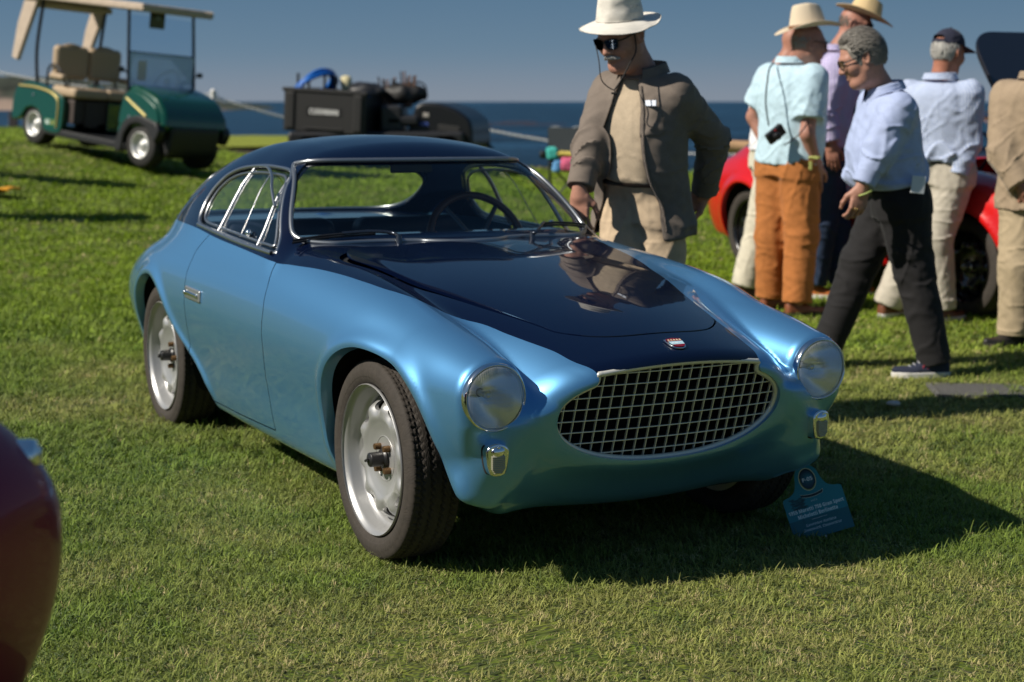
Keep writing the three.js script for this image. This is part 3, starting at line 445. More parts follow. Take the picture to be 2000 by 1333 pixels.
  for (let k = -10; k <= 10; k++) { const z = k * 0.0345, [a, b] = span((y) => inMouth(z, y)); if (a === null) continue; const pts = []; for (let i = 0; i <= 6; i++) { const y = lerp(a, b, i / 6); pts.push([noseX(y, z), y, z]); } part('grille_bar', [tube(pts, 0.0019, 8, 6), ...pts.slice(1).map((p, i) => { const q = pts[i]; return box(0.006, Math.hypot(p[0] - q[0], p[1] - q[1]), 0.0026, 0, 0, 0, 0.0005, 1).rotateZ(-Math.atan2(p[0] - q[0], p[1] - q[1])).translate((p[0] + q[0]) / 2 - 0.004, (p[1] + q[1]) / 2, z); })], silver, grille); }
  for (let k = 0; k < 8; k++) { const y = 0.372 + k * 0.0335, [a, b] = span((z) => inMouth(z, y)); if (a === null) continue; const pts = []; for (let i = 0; i <= 14; i++) { const z = lerp(a, b, i / 14); pts.push([noseX(y, z) + 0.0015, y, z]); } part('grille_bar', tube(pts, 0.0019, 30, 6), silver, grille); const s2 = []; for (let i = 0; i < 14; i++) { const p = pts[i], q = pts[i + 1]; s2.push(box(0.03, 0.0022, (b - a) / 14, p[0] / 2 + q[0] / 2 - 0.026, y, (p[2] + q[2]) / 2, 0.0004, 1)); } part('grille_slat', s2, slat, grille); }
  { // dark duct and radiator behind the mesh
    const duct = { p: [], n: [], i: [] }, N = mouthLoop.length; mouthLoop.forEach(([z, y]) => { duct.p.push(noseX(y, z) - 0.035, y, z, noseX(y, z) - 0.2, 0.49 + (y - 0.49) * 0.9, z * 0.95); duct.n.push(0, 1, 0, 0, 1, 0); }); for (let k = 0; k < N; k++) { const a = 2 * k, b = 2 * ((k + 1) % N); duct.i.push(a, b, a + 1, b, b + 1, a + 1); }
    const dg = geo(duct); dg.computeVertexNormals(); part('grille_duct', dg, wellBlack, grille); part('radiator', box(0.03, 0.32, 0.78, 0.33, 0.49, 0), wellBlack, grille);
  }
  // headlamps
  for (const s of [1, -1]) {
    const h = new THREE.Group(); h.name = 'headlight'; h.position.set(0.512, 0.556, 0.547 * s); car.add(h);
    part('lamp_ring', lathe([[0.0855, 0.018], [0.0875, 0.0225], [0.0895, 0.0225], [0.0930, 0.017], [0.0945, 0.008], [0.0945, -0.006], [0.089, -0.02]], 72).rotateZ(-Math.PI / 2), chrome, h);
    part('reflector', lathe([[0.012, -0.075], [0.03, -0.068], [0.05, -0.05], [0.070, -0.024], [0.0858, 0.012]], 64).rotateZ(-Math.PI / 2), std(lin(0.86, 0.87, 0.88), 0.22, 1), h);
    part('bulb', [sph(0.011, -0.03, 0, 0, 1.2, 1, 1), rod([-0.075, 0, 0], [-0.035, 0, 0], 0.009)], satin, h);
    const L = { p: [], n: [], i: [] }, A = 120, K = 60, ht = (y, z) => { const r2 = (y * y + z * z) / (0.0866 * 0.0866), rib = Math.abs(((z / 0.0062 + 50) % 1) - 0.5) * 2; return 0.016 + 0.017 * Math.sqrt(Math.max(0, 1 - r2 * 0.92)) + 0.003 * (1 - rib * rib) * sstep(1, 0.9, r2) * (y > 0.012 ? 1 : 0.45) + (Math.abs(y) < 0.03 && Math.abs(z) < 0.05 ? 0.0008 * Math.cos(y * 520) : 0); };
    for (let a = 0; a <= K; a++) for (let b = 0; b <= K; b++) { let y = (a / K * 2 - 1), z = (b / K * 2 - 1); const q = Math.max(Math.abs(y), Math.abs(z)), l = Math.hypot(y, z) || 1; y = y / l * q * 0.086; z = z / l * q * 0.086; L.p.push(ht(y, z), y, z); L.n.push(1, 0, 0); }
    for (let a = 0; a < K; a++) for (let b = 0; b < K; b++) { const o = a * (K + 1) + b; L.i.push(o, o + K + 1, o + 1, o + 1, o + K + 1, o + K + 2); }
    const lg = geo(L); lg.computeVertexNormals(); part('lamp_lens', lg, lampGlass, h);
    // parking lamp
    const p = new THREE.Group(); p.name = 'parking_lamp'; const c = onX(0.39, 0.542 * s, 0.65, 0.3); p.position.set(c[0] - 0.002, c[1], c[2]); p.rotation.y = -s * 0.12; car.add(p);
    const shield = (k) => { const q = new THREE.Shape(); q.moveTo(-0.029 * k, 0.022 * k); q.quadraticCurveTo(-0.028 * k, 0.036 * k, -0.012 * k, 0.04 * k); q.quadraticCurveTo(0, 0.043 * k, 0.012 * k, 0.04 * k); q.quadraticCurveTo(0.028 * k, 0.036 * k, 0.029 * k, 0.022 * k); q.quadraticCurveTo(0.027 * k, -0.02 * k, 0.018 * k, -0.038 * k); q.quadraticCurveTo(0, -0.047 * k, -0.018 * k, -0.038 * k); q.quadraticCurveTo(-0.027 * k, -0.02 * k, -0.029 * k, 0.022 * k); return q; };
    const ex = (k, d, x, bev) => new THREE.ExtrudeGeometry(shield(k), { depth: d, bevelEnabled: true, bevelSize: bev, bevelThickness: bev, bevelSegments: 4, curveSegments: 12 }).rotateY(Math.PI / 2).translate(x, 0, 0);
    part('rubber_pad', ex(1.08, 0.006, -0.012, 0.003), blackRubber, p); part('lamp_body', ex(0.92, 0.026, 0, 0.006), chrome, p); part('lamp_crest', [box(0.03, 0.006, 0.01, 0.026, 0.036, 0, 0.003), sph(0.022, 0.026, 0.022, 0, 0.7, 0.8, 1)], chrome, p);
    const lens = []; for (let k = 0; k < 9; k++) lens.push(rod([0.035, -0.033 + k * 0.0052, -0.018 + 0.006 * (k < 2 ? 2 - k : 0) * 0.6], [0.035, -0.033 + k * 0.0052, 0.018 - 0.006 * (k < 2 ? 2 - k : 0) * 0.6], 0.0034, 0.0034, 8)); part('lamp_lens', lens, std(lin(0.34, 0.33, 0.24), 0.2, 0.1), p);
  }
  // badge on the nose
  {
    const cv = document.createElement('canvas'); cv.width = 256; cv.height = 256; const c = cv.getContext('2d'); c.fillStyle = '#7a0f1c'; c.fillRect(0, 0, 256, 256); c.fillStyle = '#dfe9ee'; c.fillRect(0, 92, 256, 80); c.fillStyle = '#8fc4d6'; c.fillRect(0, 100, 256, 64); c.fillStyle = '#fff'; c.font = 'bold 46px sans-serif'; c.textAlign = 'center'; c.fillText('MORETTI', 128, 149); c.fillStyle = '#e8d9b0'; for (let k = 0; k < 5; k++) { c.beginPath(); c.moveTo(24 + k * 46, 70); c.lineTo(47 + k * 46, 30); c.lineTo(66 + k * 46, 70); c.fill(); } c.font = 'bold 40px serif'; c.fillText('✦', 128, 225);
    const t = new THREE.CanvasTexture(cv); t.colorSpace = THREE.SRGBColorSpace;
    const sh = new THREE.Shape(); sh.moveTo(-0.026, 0.024); sh.lineTo(0, 0.029); sh.lineTo(0.026, 0.024); sh.quadraticCurveTo(0.026, -0.012, 0.016, -0.022); sh.quadraticCurveTo(0, -0.031, -0.016, -0.022); sh.quadraticCurveTo(-0.026, -0.012, -0.026, 0.024);
    const b = new THREE.Group(); b.name = 'badge'; const q = onY(0.568, 0), n = nAt(q); b.position.set(q[0] + n.x * 0.002, q[1] + n.y * 0.002, 0); car.add(b); b.quaternion.setFromRotationMatrix(new THREE.Matrix4().makeBasis(V(0, 0, -1), V(n.x, n.y, 0).cross(V(0, 0, -1)), V(n.x, n.y, 0)));
    part('badge_rim', new THREE.ExtrudeGeometry(sh, { depth: 0.003, bevelSize: 0.0015, bevelThickness: 0.001, bevelSegments: 2, curveSegments: 10 }), chrome, b);
    const fg = new THREE.ShapeGeometry(sh, 12), u = fg.attributes.uv, pp = fg.attributes.position; for (let k = 0; k < u.count; k++) u.setXY(k, 0.5 + pp.getX(k) / 0.056, 0.5 + pp.getY(k) / 0.062); part('enamel', fg.scale(0.93, 0.93, 1).translate(0, 0, 0.0062), std(lin(1, 1, 1), 0.2, 0, { map: t }), b);
  }
  // door handles, wipers
  for (const s of [1, -1]) {
    const a = onZ(-1.555, 0.62, s), n = nAt(a), g = new THREE.Group(); g.name = 'door_handle'; g.position.set(...a); g.quaternion.setFromRotationMatrix(new THREE.Matrix4().makeBasis(V(1, 0, 0), n.clone().cross(V(1, 0, 0)), n)); g.rotateZ(-0.02); car.add(g);
    part('handle_plate', box(0.185, 0.046, 0.012, 0, 0, 0.002, 0.006, 3), brushed, g); part('handle_pull', [box(0.13, 0.016, 0.012, 0.012, 0.0, 0.010, 0.006, 3), sph(0.011, -0.068, 0, 0.010)], chrome, g);
  }
  const wiperMat = std(lin(0.10, 0.11, 0.13), 0.25, 0.9);
  for (const [pz, arm, blade] of [[0.245, [[-0.79, 0.866, 0.245], [-0.80, 0.889, 0.25], [-0.828, 0.895, 0.31], [-0.85, 0.89, 0.42]], [[-0.832, 0.894, 0.30], [-0.845, 0.889, 0.40], [-0.846, 0.883, 0.50], [-0.84, 0.872, 0.60]]], [-0.277, [[-0.745, 0.856, -0.277], [-0.75, 0.878, -0.28], [-0.80, 0.90, -0.335], [-0.825, 0.907, -0.36]], [[-0.818, 0.905, -0.345], [-0.832, 0.906, -0.41], [-0.85, 0.90, -0.50], [-0.862, 0.892, -0.555]]]]) {
    const g = new THREE.Group(); g.name = 'wiper'; car.add(g); const base = onY(-0.76, pz);
    part('wiper_pivot', rod([base[0], base[1] - 0.005, pz], [base[0] - 0.005, base[1] + 0.028, pz], 0.012, 0.009, 16), wiperMat, g); part('wiper_arm', tube(arm.map((p, i) => (i ? p : [base[0], base[1] + 0.022, pz])), 0.0062, 24, 8), wiperMat, g); part('wiper_blade', [tube(blade, 0.0042, 24, 6), tube(blade.map((p) => [p[0] - 0.006, p[1] - 0.009, p[2]]), 0.004, 24, 6)], blackPaint, g);
  }
  // wheels, wells and floor
  const rimSilver = phys(lin(0.43, 0.43, 0.425), 0.4, 0.55, { clearcoat: 0.4, clearcoatRoughness: 0.2 }), kit = { hub: std(lin(0.014, 0.014, 0.015), 0.38) };
  for (const [x, s] of [[0, 1], [0, -1], [-2.188, 1], [-2.188, -1]]) { const wz = x === 0 ? 0.68 : 0.676, w = wheelInto(car, 0.298, 0.224, 0.155, rimSilver, kit); w.position.set(x, 0.295, wz * s); if (s < 0) w.rotation.y = Math.PI; w.rotateZ(x === 0 ? 0.5 : 1.1); }
  for (const [x0, R] of [[0.05, 0.40], [-2.2, 0.38]]) for (const q of [1, -1]) {
    const g = merged([new THREE.CylinderGeometry(R, R, 0.26, 72, 8, true).rotateX(Math.PI / 2).translate(x0, 0.29, q * 0.55), new THREE.CircleGeometry(R + 0.02, 72).translate(x0, 0.29, q * 0.425)]), a = g.attributes;
    part('wheel_well', geo(split({ p: [...a.position.array], n: [...a.normal.array], i: [...Array(a.position.count).keys()] }, (x, y, z) => Math.max(carField(x, y, z) + 0.018, 0.2 - y))[0]), wellBlack, car);
  }
  part('underfloor', [box(3.3, 0.02, 0.9, -1.3, 0.20, 0), box(0.5, 0.12, 0.6, -2.6, 0.26, 0)], wellBlack, car);
  // cabin inside
  const leather = std(lin(0.012, 0.018, 0.04), 0.5);
  part('dashboard', [box(0.16, 0.16, 1.12, -1.02, 0.79, 0, 0.05, 4)], paintNavy, car);
  part('seat', [box(0.5, 0.14, 0.48, -1.62, 0.42, -0.29, 0.05, 4), box(0.14, 0.5, 0.48, -1.86, 0.62, -0.29, 0.05, 4)], leather, car); part('seat', [box(0.5, 0.14, 0.48, -1.62, 0.42, 0.29, 0.05, 4), box(0.14, 0.5, 0.48, -1.86, 0.62, 0.29, 0.05, 4)], leather, car);
  part('rear_shelf', [box(0.5, 0.03, 1.0, -2.3, 0.838, 0, 0.01)], paintNavy, car); part('rear_bulkhead', box(0.03, 0.62, 1.22, -2.05, 0.535, 0, 0.01), leather, car);
  const st = new THREE.Group(); st.name = 'steering_wheel'; st.position.set(-1.235, 0.80, -0.30); st.rotation.set(0, Math.PI / 2, 0); st.rotateX(-0.42); car.add(st);
  part('wheel_rim', new THREE.TorusGeometry(0.20, 0.0145, 12, 72), std(lin(0.085, 0.03, 0.014), 0.3), st); part('wheel_boss', new THREE.CylinderGeometry(0.03, 0.04, 0.04, 24).rotateX(Math.PI / 2), blackPaint, st);
  for (const a of [0.95, 2.2, -1.57]) part('spoke', [rod([0, 0, 0], [Math.cos(a) * 0.195, Math.sin(a) * 0.195, 0], 0.013, 0.009, 8).scale(1, 1, 0.4)], std(lin(0.07, 0.075, 0.085), 0.35, 0.7), st);
  part('steering_column', rod([-1.22, 0.81, -0.30], [-0.9, 0.66, -0.30], 0.02), blackPaint, car);
  part('interior_mirror', [box(0.012, 0.05, 0.17, -1.24, 1.10, -0.02, 0.006), rod([-1.23, 1.12, -0.02], [-1.17, 1.16, -0.02], 0.005)], blackPaint, car);
  return car;
}
buildCoupe();
// ---------------------------------------------------------------- people
const capsule = (a, b, ra, rb) => { const ex = b.x - a.x, ey = b.y - a.y, ez = b.z - a.z, l2 = ex * ex + ey * ey + ez * ez; return (x, y, z) => { const wx = x - a.x, wy = y - a.y, wz = z - a.z, t = clamp((wx * ex + wy * ey + wz * ez) / l2, 0, 1); return Math.hypot(wx - ex * t, wy - ey * t, wz - ez * t) - (ra + (rb - ra) * t); }; };
const clothBump = dataTex(512, 512, (u, v, x, y) => { const d = (u + v) % 1, e = (u * 2 + v) % 1; return 0.45 + 0.20 * tileNoise(d, (u * 3) % 1, 4, 2) + 0.16 * tileNoise((v * 4) % 1, e, 4, 6) + 0.10 * tileNoise(u, v, 18, 3) + 0.012 * ((x + y) % 4 < 2 ? 1 : -1); });
function cloth(col, o = {}) {
  const { check, rough = 0.9, sheen = 0.25 } = o; let map = null;
  if (check) { const [c0, c1, n] = check; map = dataTex(256, 256, (u, v) => { const a = (u * n) % 1 < 0.36 ? 1 : 0, b = (v * n) % 1 < 0.36 ? 1 : 0, k = (a + b) / 2 + 0.03 * tileNoise(u, v, 90); return [0, 1, 2].map((q) => lerp(c0[q], c1[q], clamp(k, 0, 1))); }, true); map.repeat.set(10, 10); }
  else { map = dataTex(256, 256, (u, v) => { const k = 0.93 + 0.1 * tileNoise(u, v, 8) + 0.08 * tileNoise(u, v, 70, 4); return [k, k, k]; }); map.repeat.set(4, 4); }
  const bm = clothBump.clone(); bm.repeat.set(2.2, 1.7); bm.needsUpdate = true;
  return phys(check ? lin(1, 1, 1) : col, rough, 0, { map, bumpMap: bm, bumpScale: o.wrinkle ?? 0.009, sheen, sheenColor: new THREE.Color(1, 1, 1), sheenRoughness: 0.6 });
}
const frameOf = (yaw, pitch = 0, roll = 0) => { const cy = Math.cos(yaw), sy = Math.sin(yaw), cp = Math.cos(pitch), sp = Math.sin(pitch); let f = V(-sy * cp, -sp, cy * cp), l = V(0, 1, 0).cross(V(-sy, 0, cy)), u = f.clone().cross(l).normalize(); if (roll) { const c = Math.cos(roll), s = Math.sin(roll), l2 = l.clone().multiplyScalar(c).addScaledVector(u, s); u = u.clone().multiplyScalar(c).addScaledVector(l, -s); l = l2; } return { f, l, u }; };
const deg = Math.PI / 180, roundUV = (x, y, z) => [Math.atan2(x, z) * 0.19, y];
function toFrame(F, o) { return (x, y, z) => { const a = x - o.x, b = y - o.y, c = z - o.z; return [a * F.l.x + b * F.l.y + c * F.l.z, a * F.u.x + b * F.u.y + c * F.u.z, a * F.f.x + b * F.f.y + c * F.f.z]; }; }
const fromFrame = (F, o, x, y, z) => V(o.x + F.l.x * x + F.u.x * y + F.f.x * z, o.y + F.l.y * x + F.u.y * y + F.f.y * z, o.z + F.l.z * x + F.u.z * y + F.f.z * z);
const shiftM = (m, o) => { for (let k = 0; k < m.p.length; k += 3) { m.p[k] -= o.x; m.p[k + 1] -= o.y; m.p[k + 2] -= o.z; } return m; };
function boundsOf(pts, r) { const lo = [9e9, 9e9, 9e9], hi = [-9e9, -9e9, -9e9]; for (const p of pts) ['x', 'y', 'z'].forEach((k, i) => { lo[i] = Math.min(lo[i], p[k] - r); hi[i] = Math.max(hi[i], p[k] + r); }); return [lo, hi]; }

// lofted torso: half-width, half-depth and forward offset along the spine (t = 0 pelvis, 1 neck base)
function torsoField(P, N, left, prof, t0, t1, grow = 0) {
  const up = N.clone().sub(P), len = up.length(); up.normalize(); const l = left.clone().addScaledVector(up, -left.dot(up)).normalize(), f = l.clone().cross(up).normalize(), W = curve(prof.w), D = curve(prof.d), O = curve(prof.o);
  const loc = (x, y, z) => { const a = x - P.x, b = y - P.y, c = z - P.z; return [a * l.x + b * l.y + c * l.z, (a * up.x + b * up.y + c * up.z) / len, a * f.x + b * f.y + c * f.z]; };
  const fn = (x, y, z) => { const [X, t, Z] = loc(x, y, z), tc = clamp(t, -0.6, 1.1), w = W(tc) + grow, d = D(tc) + grow, q = Math.pow(Math.pow(Math.abs(X) / w, 2.3) + Math.pow(Math.abs(Z - O(tc)) / d, 2.3), 1 / 2.3); return smax(smax((q - 1) * Math.min(w, d) * 0.92, (t - t1) * len, 0.03), (t0 - t) * len, 0.012); };
  return { fn, loc, up, f, l, len, at: (X, t, Z) => V(P.x + l.x * X + up.x * t * len + f.x * Z, P.y + l.y * X + up.y * t * len + f.y * Z, P.z + l.z * X + up.z * t * len + f.z * Z), W, D, O };
}
const torsoProf = (s = 1, belly = 0, hang = 0) => ({ w: [[-0.6, 0.195 * s + hang], [-0.3, 0.19 * s + hang * 0.8], [0, 0.182 * s + hang * 0.3], [0.25, 0.168 * s + belly * 0.2], [0.55, 0.178 * s], [0.74, 0.186 * s], [0.86, 0.165 * s], [0.95, 0.10 * s], [1, 0.06], [1.1, 0.05]], d: [[-0.6, 0.135 * s + hang], [-0.3, 0.13 * s + hang * 0.8], [0, 0.12 * s], [0.25, 0.115 * s + belly * 0.55], [0.55, 0.122 * s + belly * 0.3], [0.74, 0.115 * s], [0.88, 0.09 * s], [1, 0.055], [1.1, 0.05]], o: [[-0.6, 0], [0, 0.0], [0.25, belly * 0.55], [0.5, belly * 0.45], [0.75, 0.0], [0.9, -0.012], [1.1, -0.01]] });

// a head in its own frame: x to the person's left, y up, z forward
function headField(neck, o = {}) {
  const sp = (cx, cy, cz, rx, ry, rz) => (x, y, z) => { const a = (x - cx) / rx, b = (y - cy) / ry, c = (z - cz) / rz, q = Math.sqrt(a * a + b * b + c * c); return (q - 1) * Math.min(rx, ry, rz); };
  const skull = sp(0, 0.022, -0.012, 0.076, 0.100, 0.096), face = sp(0, -0.03, 0.022, 0.0615, 0.088, 0.072), caps = (a, b, ra, rb) => capsule(V(...a), V(...b), ra, rb);
  const jawS = caps([0.050, -0.055, 0.0], [0.02, -0.098, 0.055], 0.020, 0.019), brow = caps([0.012, 0.026, 0.084], [0.045, 0.022, 0.066], 0.011, 0.010), nose = caps([0, 0.014, 0.088], [0, -0.026, 0.1085], 0.0085, 0.0125), wing = sp(0.0125, -0.031, 0.096, 0.0095, 0.0085, 0.011), cheek = sp(0.043, -0.024, 0.056, 0.024, 0.026, 0.026);
  const chin = sp(0, -0.103, 0.066, 0.022, 0.017, 0.017), up = caps([0, -0.058, 0.091], [0.02, -0.061, 0.080], 0.0068, 0.004), low = caps([0, -0.0705, 0.0895], [0.017, -0.069, 0.080], 0.0075, 0.004), socket = sp(0.031, 0.004, 0.098, 0.019, 0.014, 0.020), lid = sp(0.031, 0.003, 0.0745, 0.0165, 0.0125, 0.0125);
  const earO = sp(0, 0, 0, 0.011, 0.032, 0.019), earI = sp(0.009, 0.001, 0.003, 0.008, 0.021, 0.010), nk = capsule(V(0, -0.045, -0.022), neck, 0.056, 0.064), adam = sp(0, -0.125, 0.02, 0.012, 0.02, 0.018), jowl = o.jowl ? sp(0, -0.105, 0.03, 0.05, 0.03, 0.05) : null;
  return (x, y, z) => {
    const ax = Math.abs(x); let f = smin(skull(x, y, z), face(x, y, z), 0.03); f = smin(f, nk(x, y, z), 0.03); f = smin(f, jawS(ax, y, z), 0.025); f = smin(f, chin(x, y, z), 0.02); f = smin(f, cheek(ax, y, z), 0.025); if (jowl) f = smin(f, jowl(x, y, z), 0.03);
    if (z > 0.02) { f = smin(f, brow(ax, y, z), 0.018); f = smax(f, -socket(ax, y, z), 0.012); f = smin(f, lid(ax, y, z), 0.006); f = smin(f, nose(x, y, z), 0.012); f = smin(f, wing(ax, y, z), 0.008); f = smin(f, up(ax, y, z), 0.006); f = smin(f, low(ax, y, z), 0.006); }
    const ex = ax - 0.0765 - (0.004 - z) * 0.32, ey = y + 0.004 + (z + 0.01) * 0.2, ez = z + 0.012; let e = earO(ex, ey, ez); e = smax(e, -earI(ex, ey, ez), 0.004); return smin(f, e, 0.008);
  };
}
// a hand in its own frame: y from the wrist to the fingertips, x across the palm towards the thumb, z out of the back of the hand
function handField(curl, s = 1, spread = 0.06) {
  const parts = []; const palm = (x, y, z) => { const q = Math.pow(Math.pow(Math.abs(x) / (0.041 * s), 3) + Math.pow(Math.abs(y - 0.052 * s) / (0.054 * s), 3) + Math.pow(Math.abs(z) / (0.0155 * s), 2.2), 1 / 2.6); return (q - 1) * 0.0145 * s; };
  const wrist = capsule(V(0, -0.05 * s, 0), V(0, 0.02 * s, 0), 0.026 * s, 0.025 * s);
  [[0.030, 0.098, 0.072, 1], [0.0105, 0.103, 0.081, 1.05], [-0.0095, 0.099, 0.075, 1.1], [-0.0285, 0.090, 0.059, 1.15]].forEach(([x, y, L, cc], i) => {
    let p = V(x * s, y * s, 0.001), a = 0.25 * curl * cc, dir = (0.5 - i / 3) * spread * 2; const seg = [0.46, 0.31, 0.23], rr = [0.0092, 0.0085, 0.0078, 0.0068]; let k = p.clone().add(V(0, -0.03 * s, 0.001));
    parts.push(capsule(k, p, 0.0095 * s, 0.0095 * s)); seg.forEach((q, j) => { a += curl * cc * [0.35, 0.55, 0.4][j]; const n = p.clone().add(V(Math.sin(dir) * Math.cos(a), Math.cos(dir) * Math.cos(a), -Math.sin(a)).multiplyScalar(L * q * s)); parts.push(capsule(p, n, rr[j] * s, rr[j + 1] * s)); p = n; });
  });
  const t0 = V(0.026 * s, 0.022 * s, -0.006 * s), t1 = V(0.052 * s, 0.052 * s, -0.018 * s), t2 = V(0.060 * s, 0.083 * s, -0.026 * s - 0.006 * curl), t3 = V(0.057 * s, 0.107 * s, -0.034 * s - 0.012 * curl);
  const th = [capsule(t0, t1, 0.016 * s, 0.0125 * s), capsule(t1, t2, 0.0118 * s, 0.0105 * s), capsule(t2, t3, 0.0102 * s, 0.008 * s)];
  return (x, y, z) => { let f = smin(palm(x, y, z), wrist(x, y, z), 0.02); for (let i = 0; i < 16; i += 4) { let g = parts[i](x, y, z); for (let j = 1; j < 4; j++) g = smin(g, parts[i + j](x, y, z), 0.003); f = smin(f, g, 0.0045); } let g = smin(th[0](x, y, z), th[1](x, y, z), 0.006); g = smin(g, th[2](x, y, z), 0.004); return smin(f, g, 0.008); };
}
function meshIn(F, o, field, lo, hi, cell, opt) { const m = isoMesh(field, lo, hi, cell, opt), r = { p: [], n: [], i: m.i }; for (let k = 0; k < m.p.length; k += 3) { const p = fromFrame(F, o, m.p[k], m.p[k + 1], m.p[k + 2]), n = fromFrame(F, V(0, 0, 0), m.n[k], m.n[k + 1], m.n[k + 2]); r.p.push(p.x, p.y, p.z); r.n.push(n.x, n.y, n.z); } return r; }
// locks of hair rooted where keep(direction) holds; flow gives the way they are combed
function locks(seed, n, keep, o) {
  const R = rng(seed), p = [], nn = [], ix = [];
  for (let k = 0; k < n; k++) {
    let d; do { d = V(R() * 2 - 1, R() * 2 - 1, R() * 2 - 1); } while (d.length() > 1 || d.length() < 0.1); d.normalize(); if (!keep(d.x, d.y, d.z, R())) continue;
    const root = V(d.x * 0.078 * (o.s ?? 1), 0.022 + d.y * 0.102 * (o.s ?? 1), -0.012 + d.z * 0.098 * (o.s ?? 1)), fl = o.flow(d, R), t = fl.addScaledVector(d, -fl.dot(d)).normalize(), side = d.clone().cross(t).normalize(), L = o.len * (0.6 + 0.7 * R()), w = o.w * (0.6 + 0.7 * R()), lift = o.lift * (0.5 + R()), ph = R() * 6, b = p.length / 3, cv = o.curl ?? 0;
    for (let s = 0; s <= 4; s++) { const u = s / 4, q = root.clone().addScaledVector(t, L * u).addScaledVector(d, lift * Math.sin(u * 2.4) - 0.004 - L * L * u * u * 3.4 * 0.5).addScaledVector(side, cv * Math.sin(ph + u * 4)), c = w * (1 - 0.75 * u * u) / 2; for (const e of [-1, 1]) { p.push(q.x + side.x * c * e, q.y + side.y * c * e, q.z + side.z * c * e); const N = d.clone().addScaledVector(side, e * 0.7).addScaledVector(t, u * 0.5 - 0.2).normalize(); nn.push(N.x, N.y, N.z); } }
    for (let s = 0; s < 4; s++) { const q = b + 2 * s; ix.push(q, q + 2, q + 1, q + 1, q + 2, q + 3); }
  }
  return { p, n: nn, i: ix };
}
const turned = (F, o, m) => { const r = { p: [], n: [], i: m.i }; for (let k = 0; k < m.p.length; k += 3) { const p = fromFrame(F, o, m.p[k], m.p[k + 1], m.p[k + 2]), n = fromFrame(F, V(0, 0, 0), m.n[k], m.n[k + 1], m.n[k + 2]); r.p.push(p.x, p.y, p.z); r.n.push(n.x, n.y, n.z); } return r; };
function placeIn(F, o, g, base) { if (Array.isArray(g)) g = merged(g); g.applyMatrix4(new THREE.Matrix4().makeBasis(F.l, F.u, F.f)); return g.translate(o.x - base.x, o.y - base.y, o.z - base.z); }
// hats: crown and brim as a turned sheet, bent by functions of the angle (0 = front)
function hatSheet(rings, seg, f) { const p = [], ix = [], uv = []; for (let j = 0; j < rings; j++) for (let i = 0; i <= seg; i++) { const a = i / seg * 2 * Math.PI, q = f(j / (rings - 1), a); p.push(...q); uv.push(i / seg * 0.6, j / rings * 0.3); } for (let j = 0; j < rings - 1; j++) for (let i = 0; i < seg; i++) { const o = j * (seg + 1) + i; ix.push(o, o + seg + 1, o + 1, o + 1, o + seg + 1, o + seg + 2); } const g = new THREE.BufferGeometry(); g.setAttribute('position', new THREE.Float32BufferAttribute(p, 3)); g.setAttribute('uv', new THREE.Float32BufferAttribute(uv, 2)); g.setIndex(ix); g.computeVertexNormals(); return g; }

const skinTex = dataTex(256, 256, (u, v) => { const k = 0.94 + 0.09 * tileNoise(u, v, 14) + 0.06 * tileNoise(u, v, 60, 3); return [k, k * 0.97, k * 0.95]; });
const skinOf = (r, g, b) => phys(lin(r, g, b), 0.52, 0, { map: rep(skinTex, 6, 6), specularIntensity: 0.7 });
const hairMat = (r, g, b) => std(lin(r, g, b), 0.55);

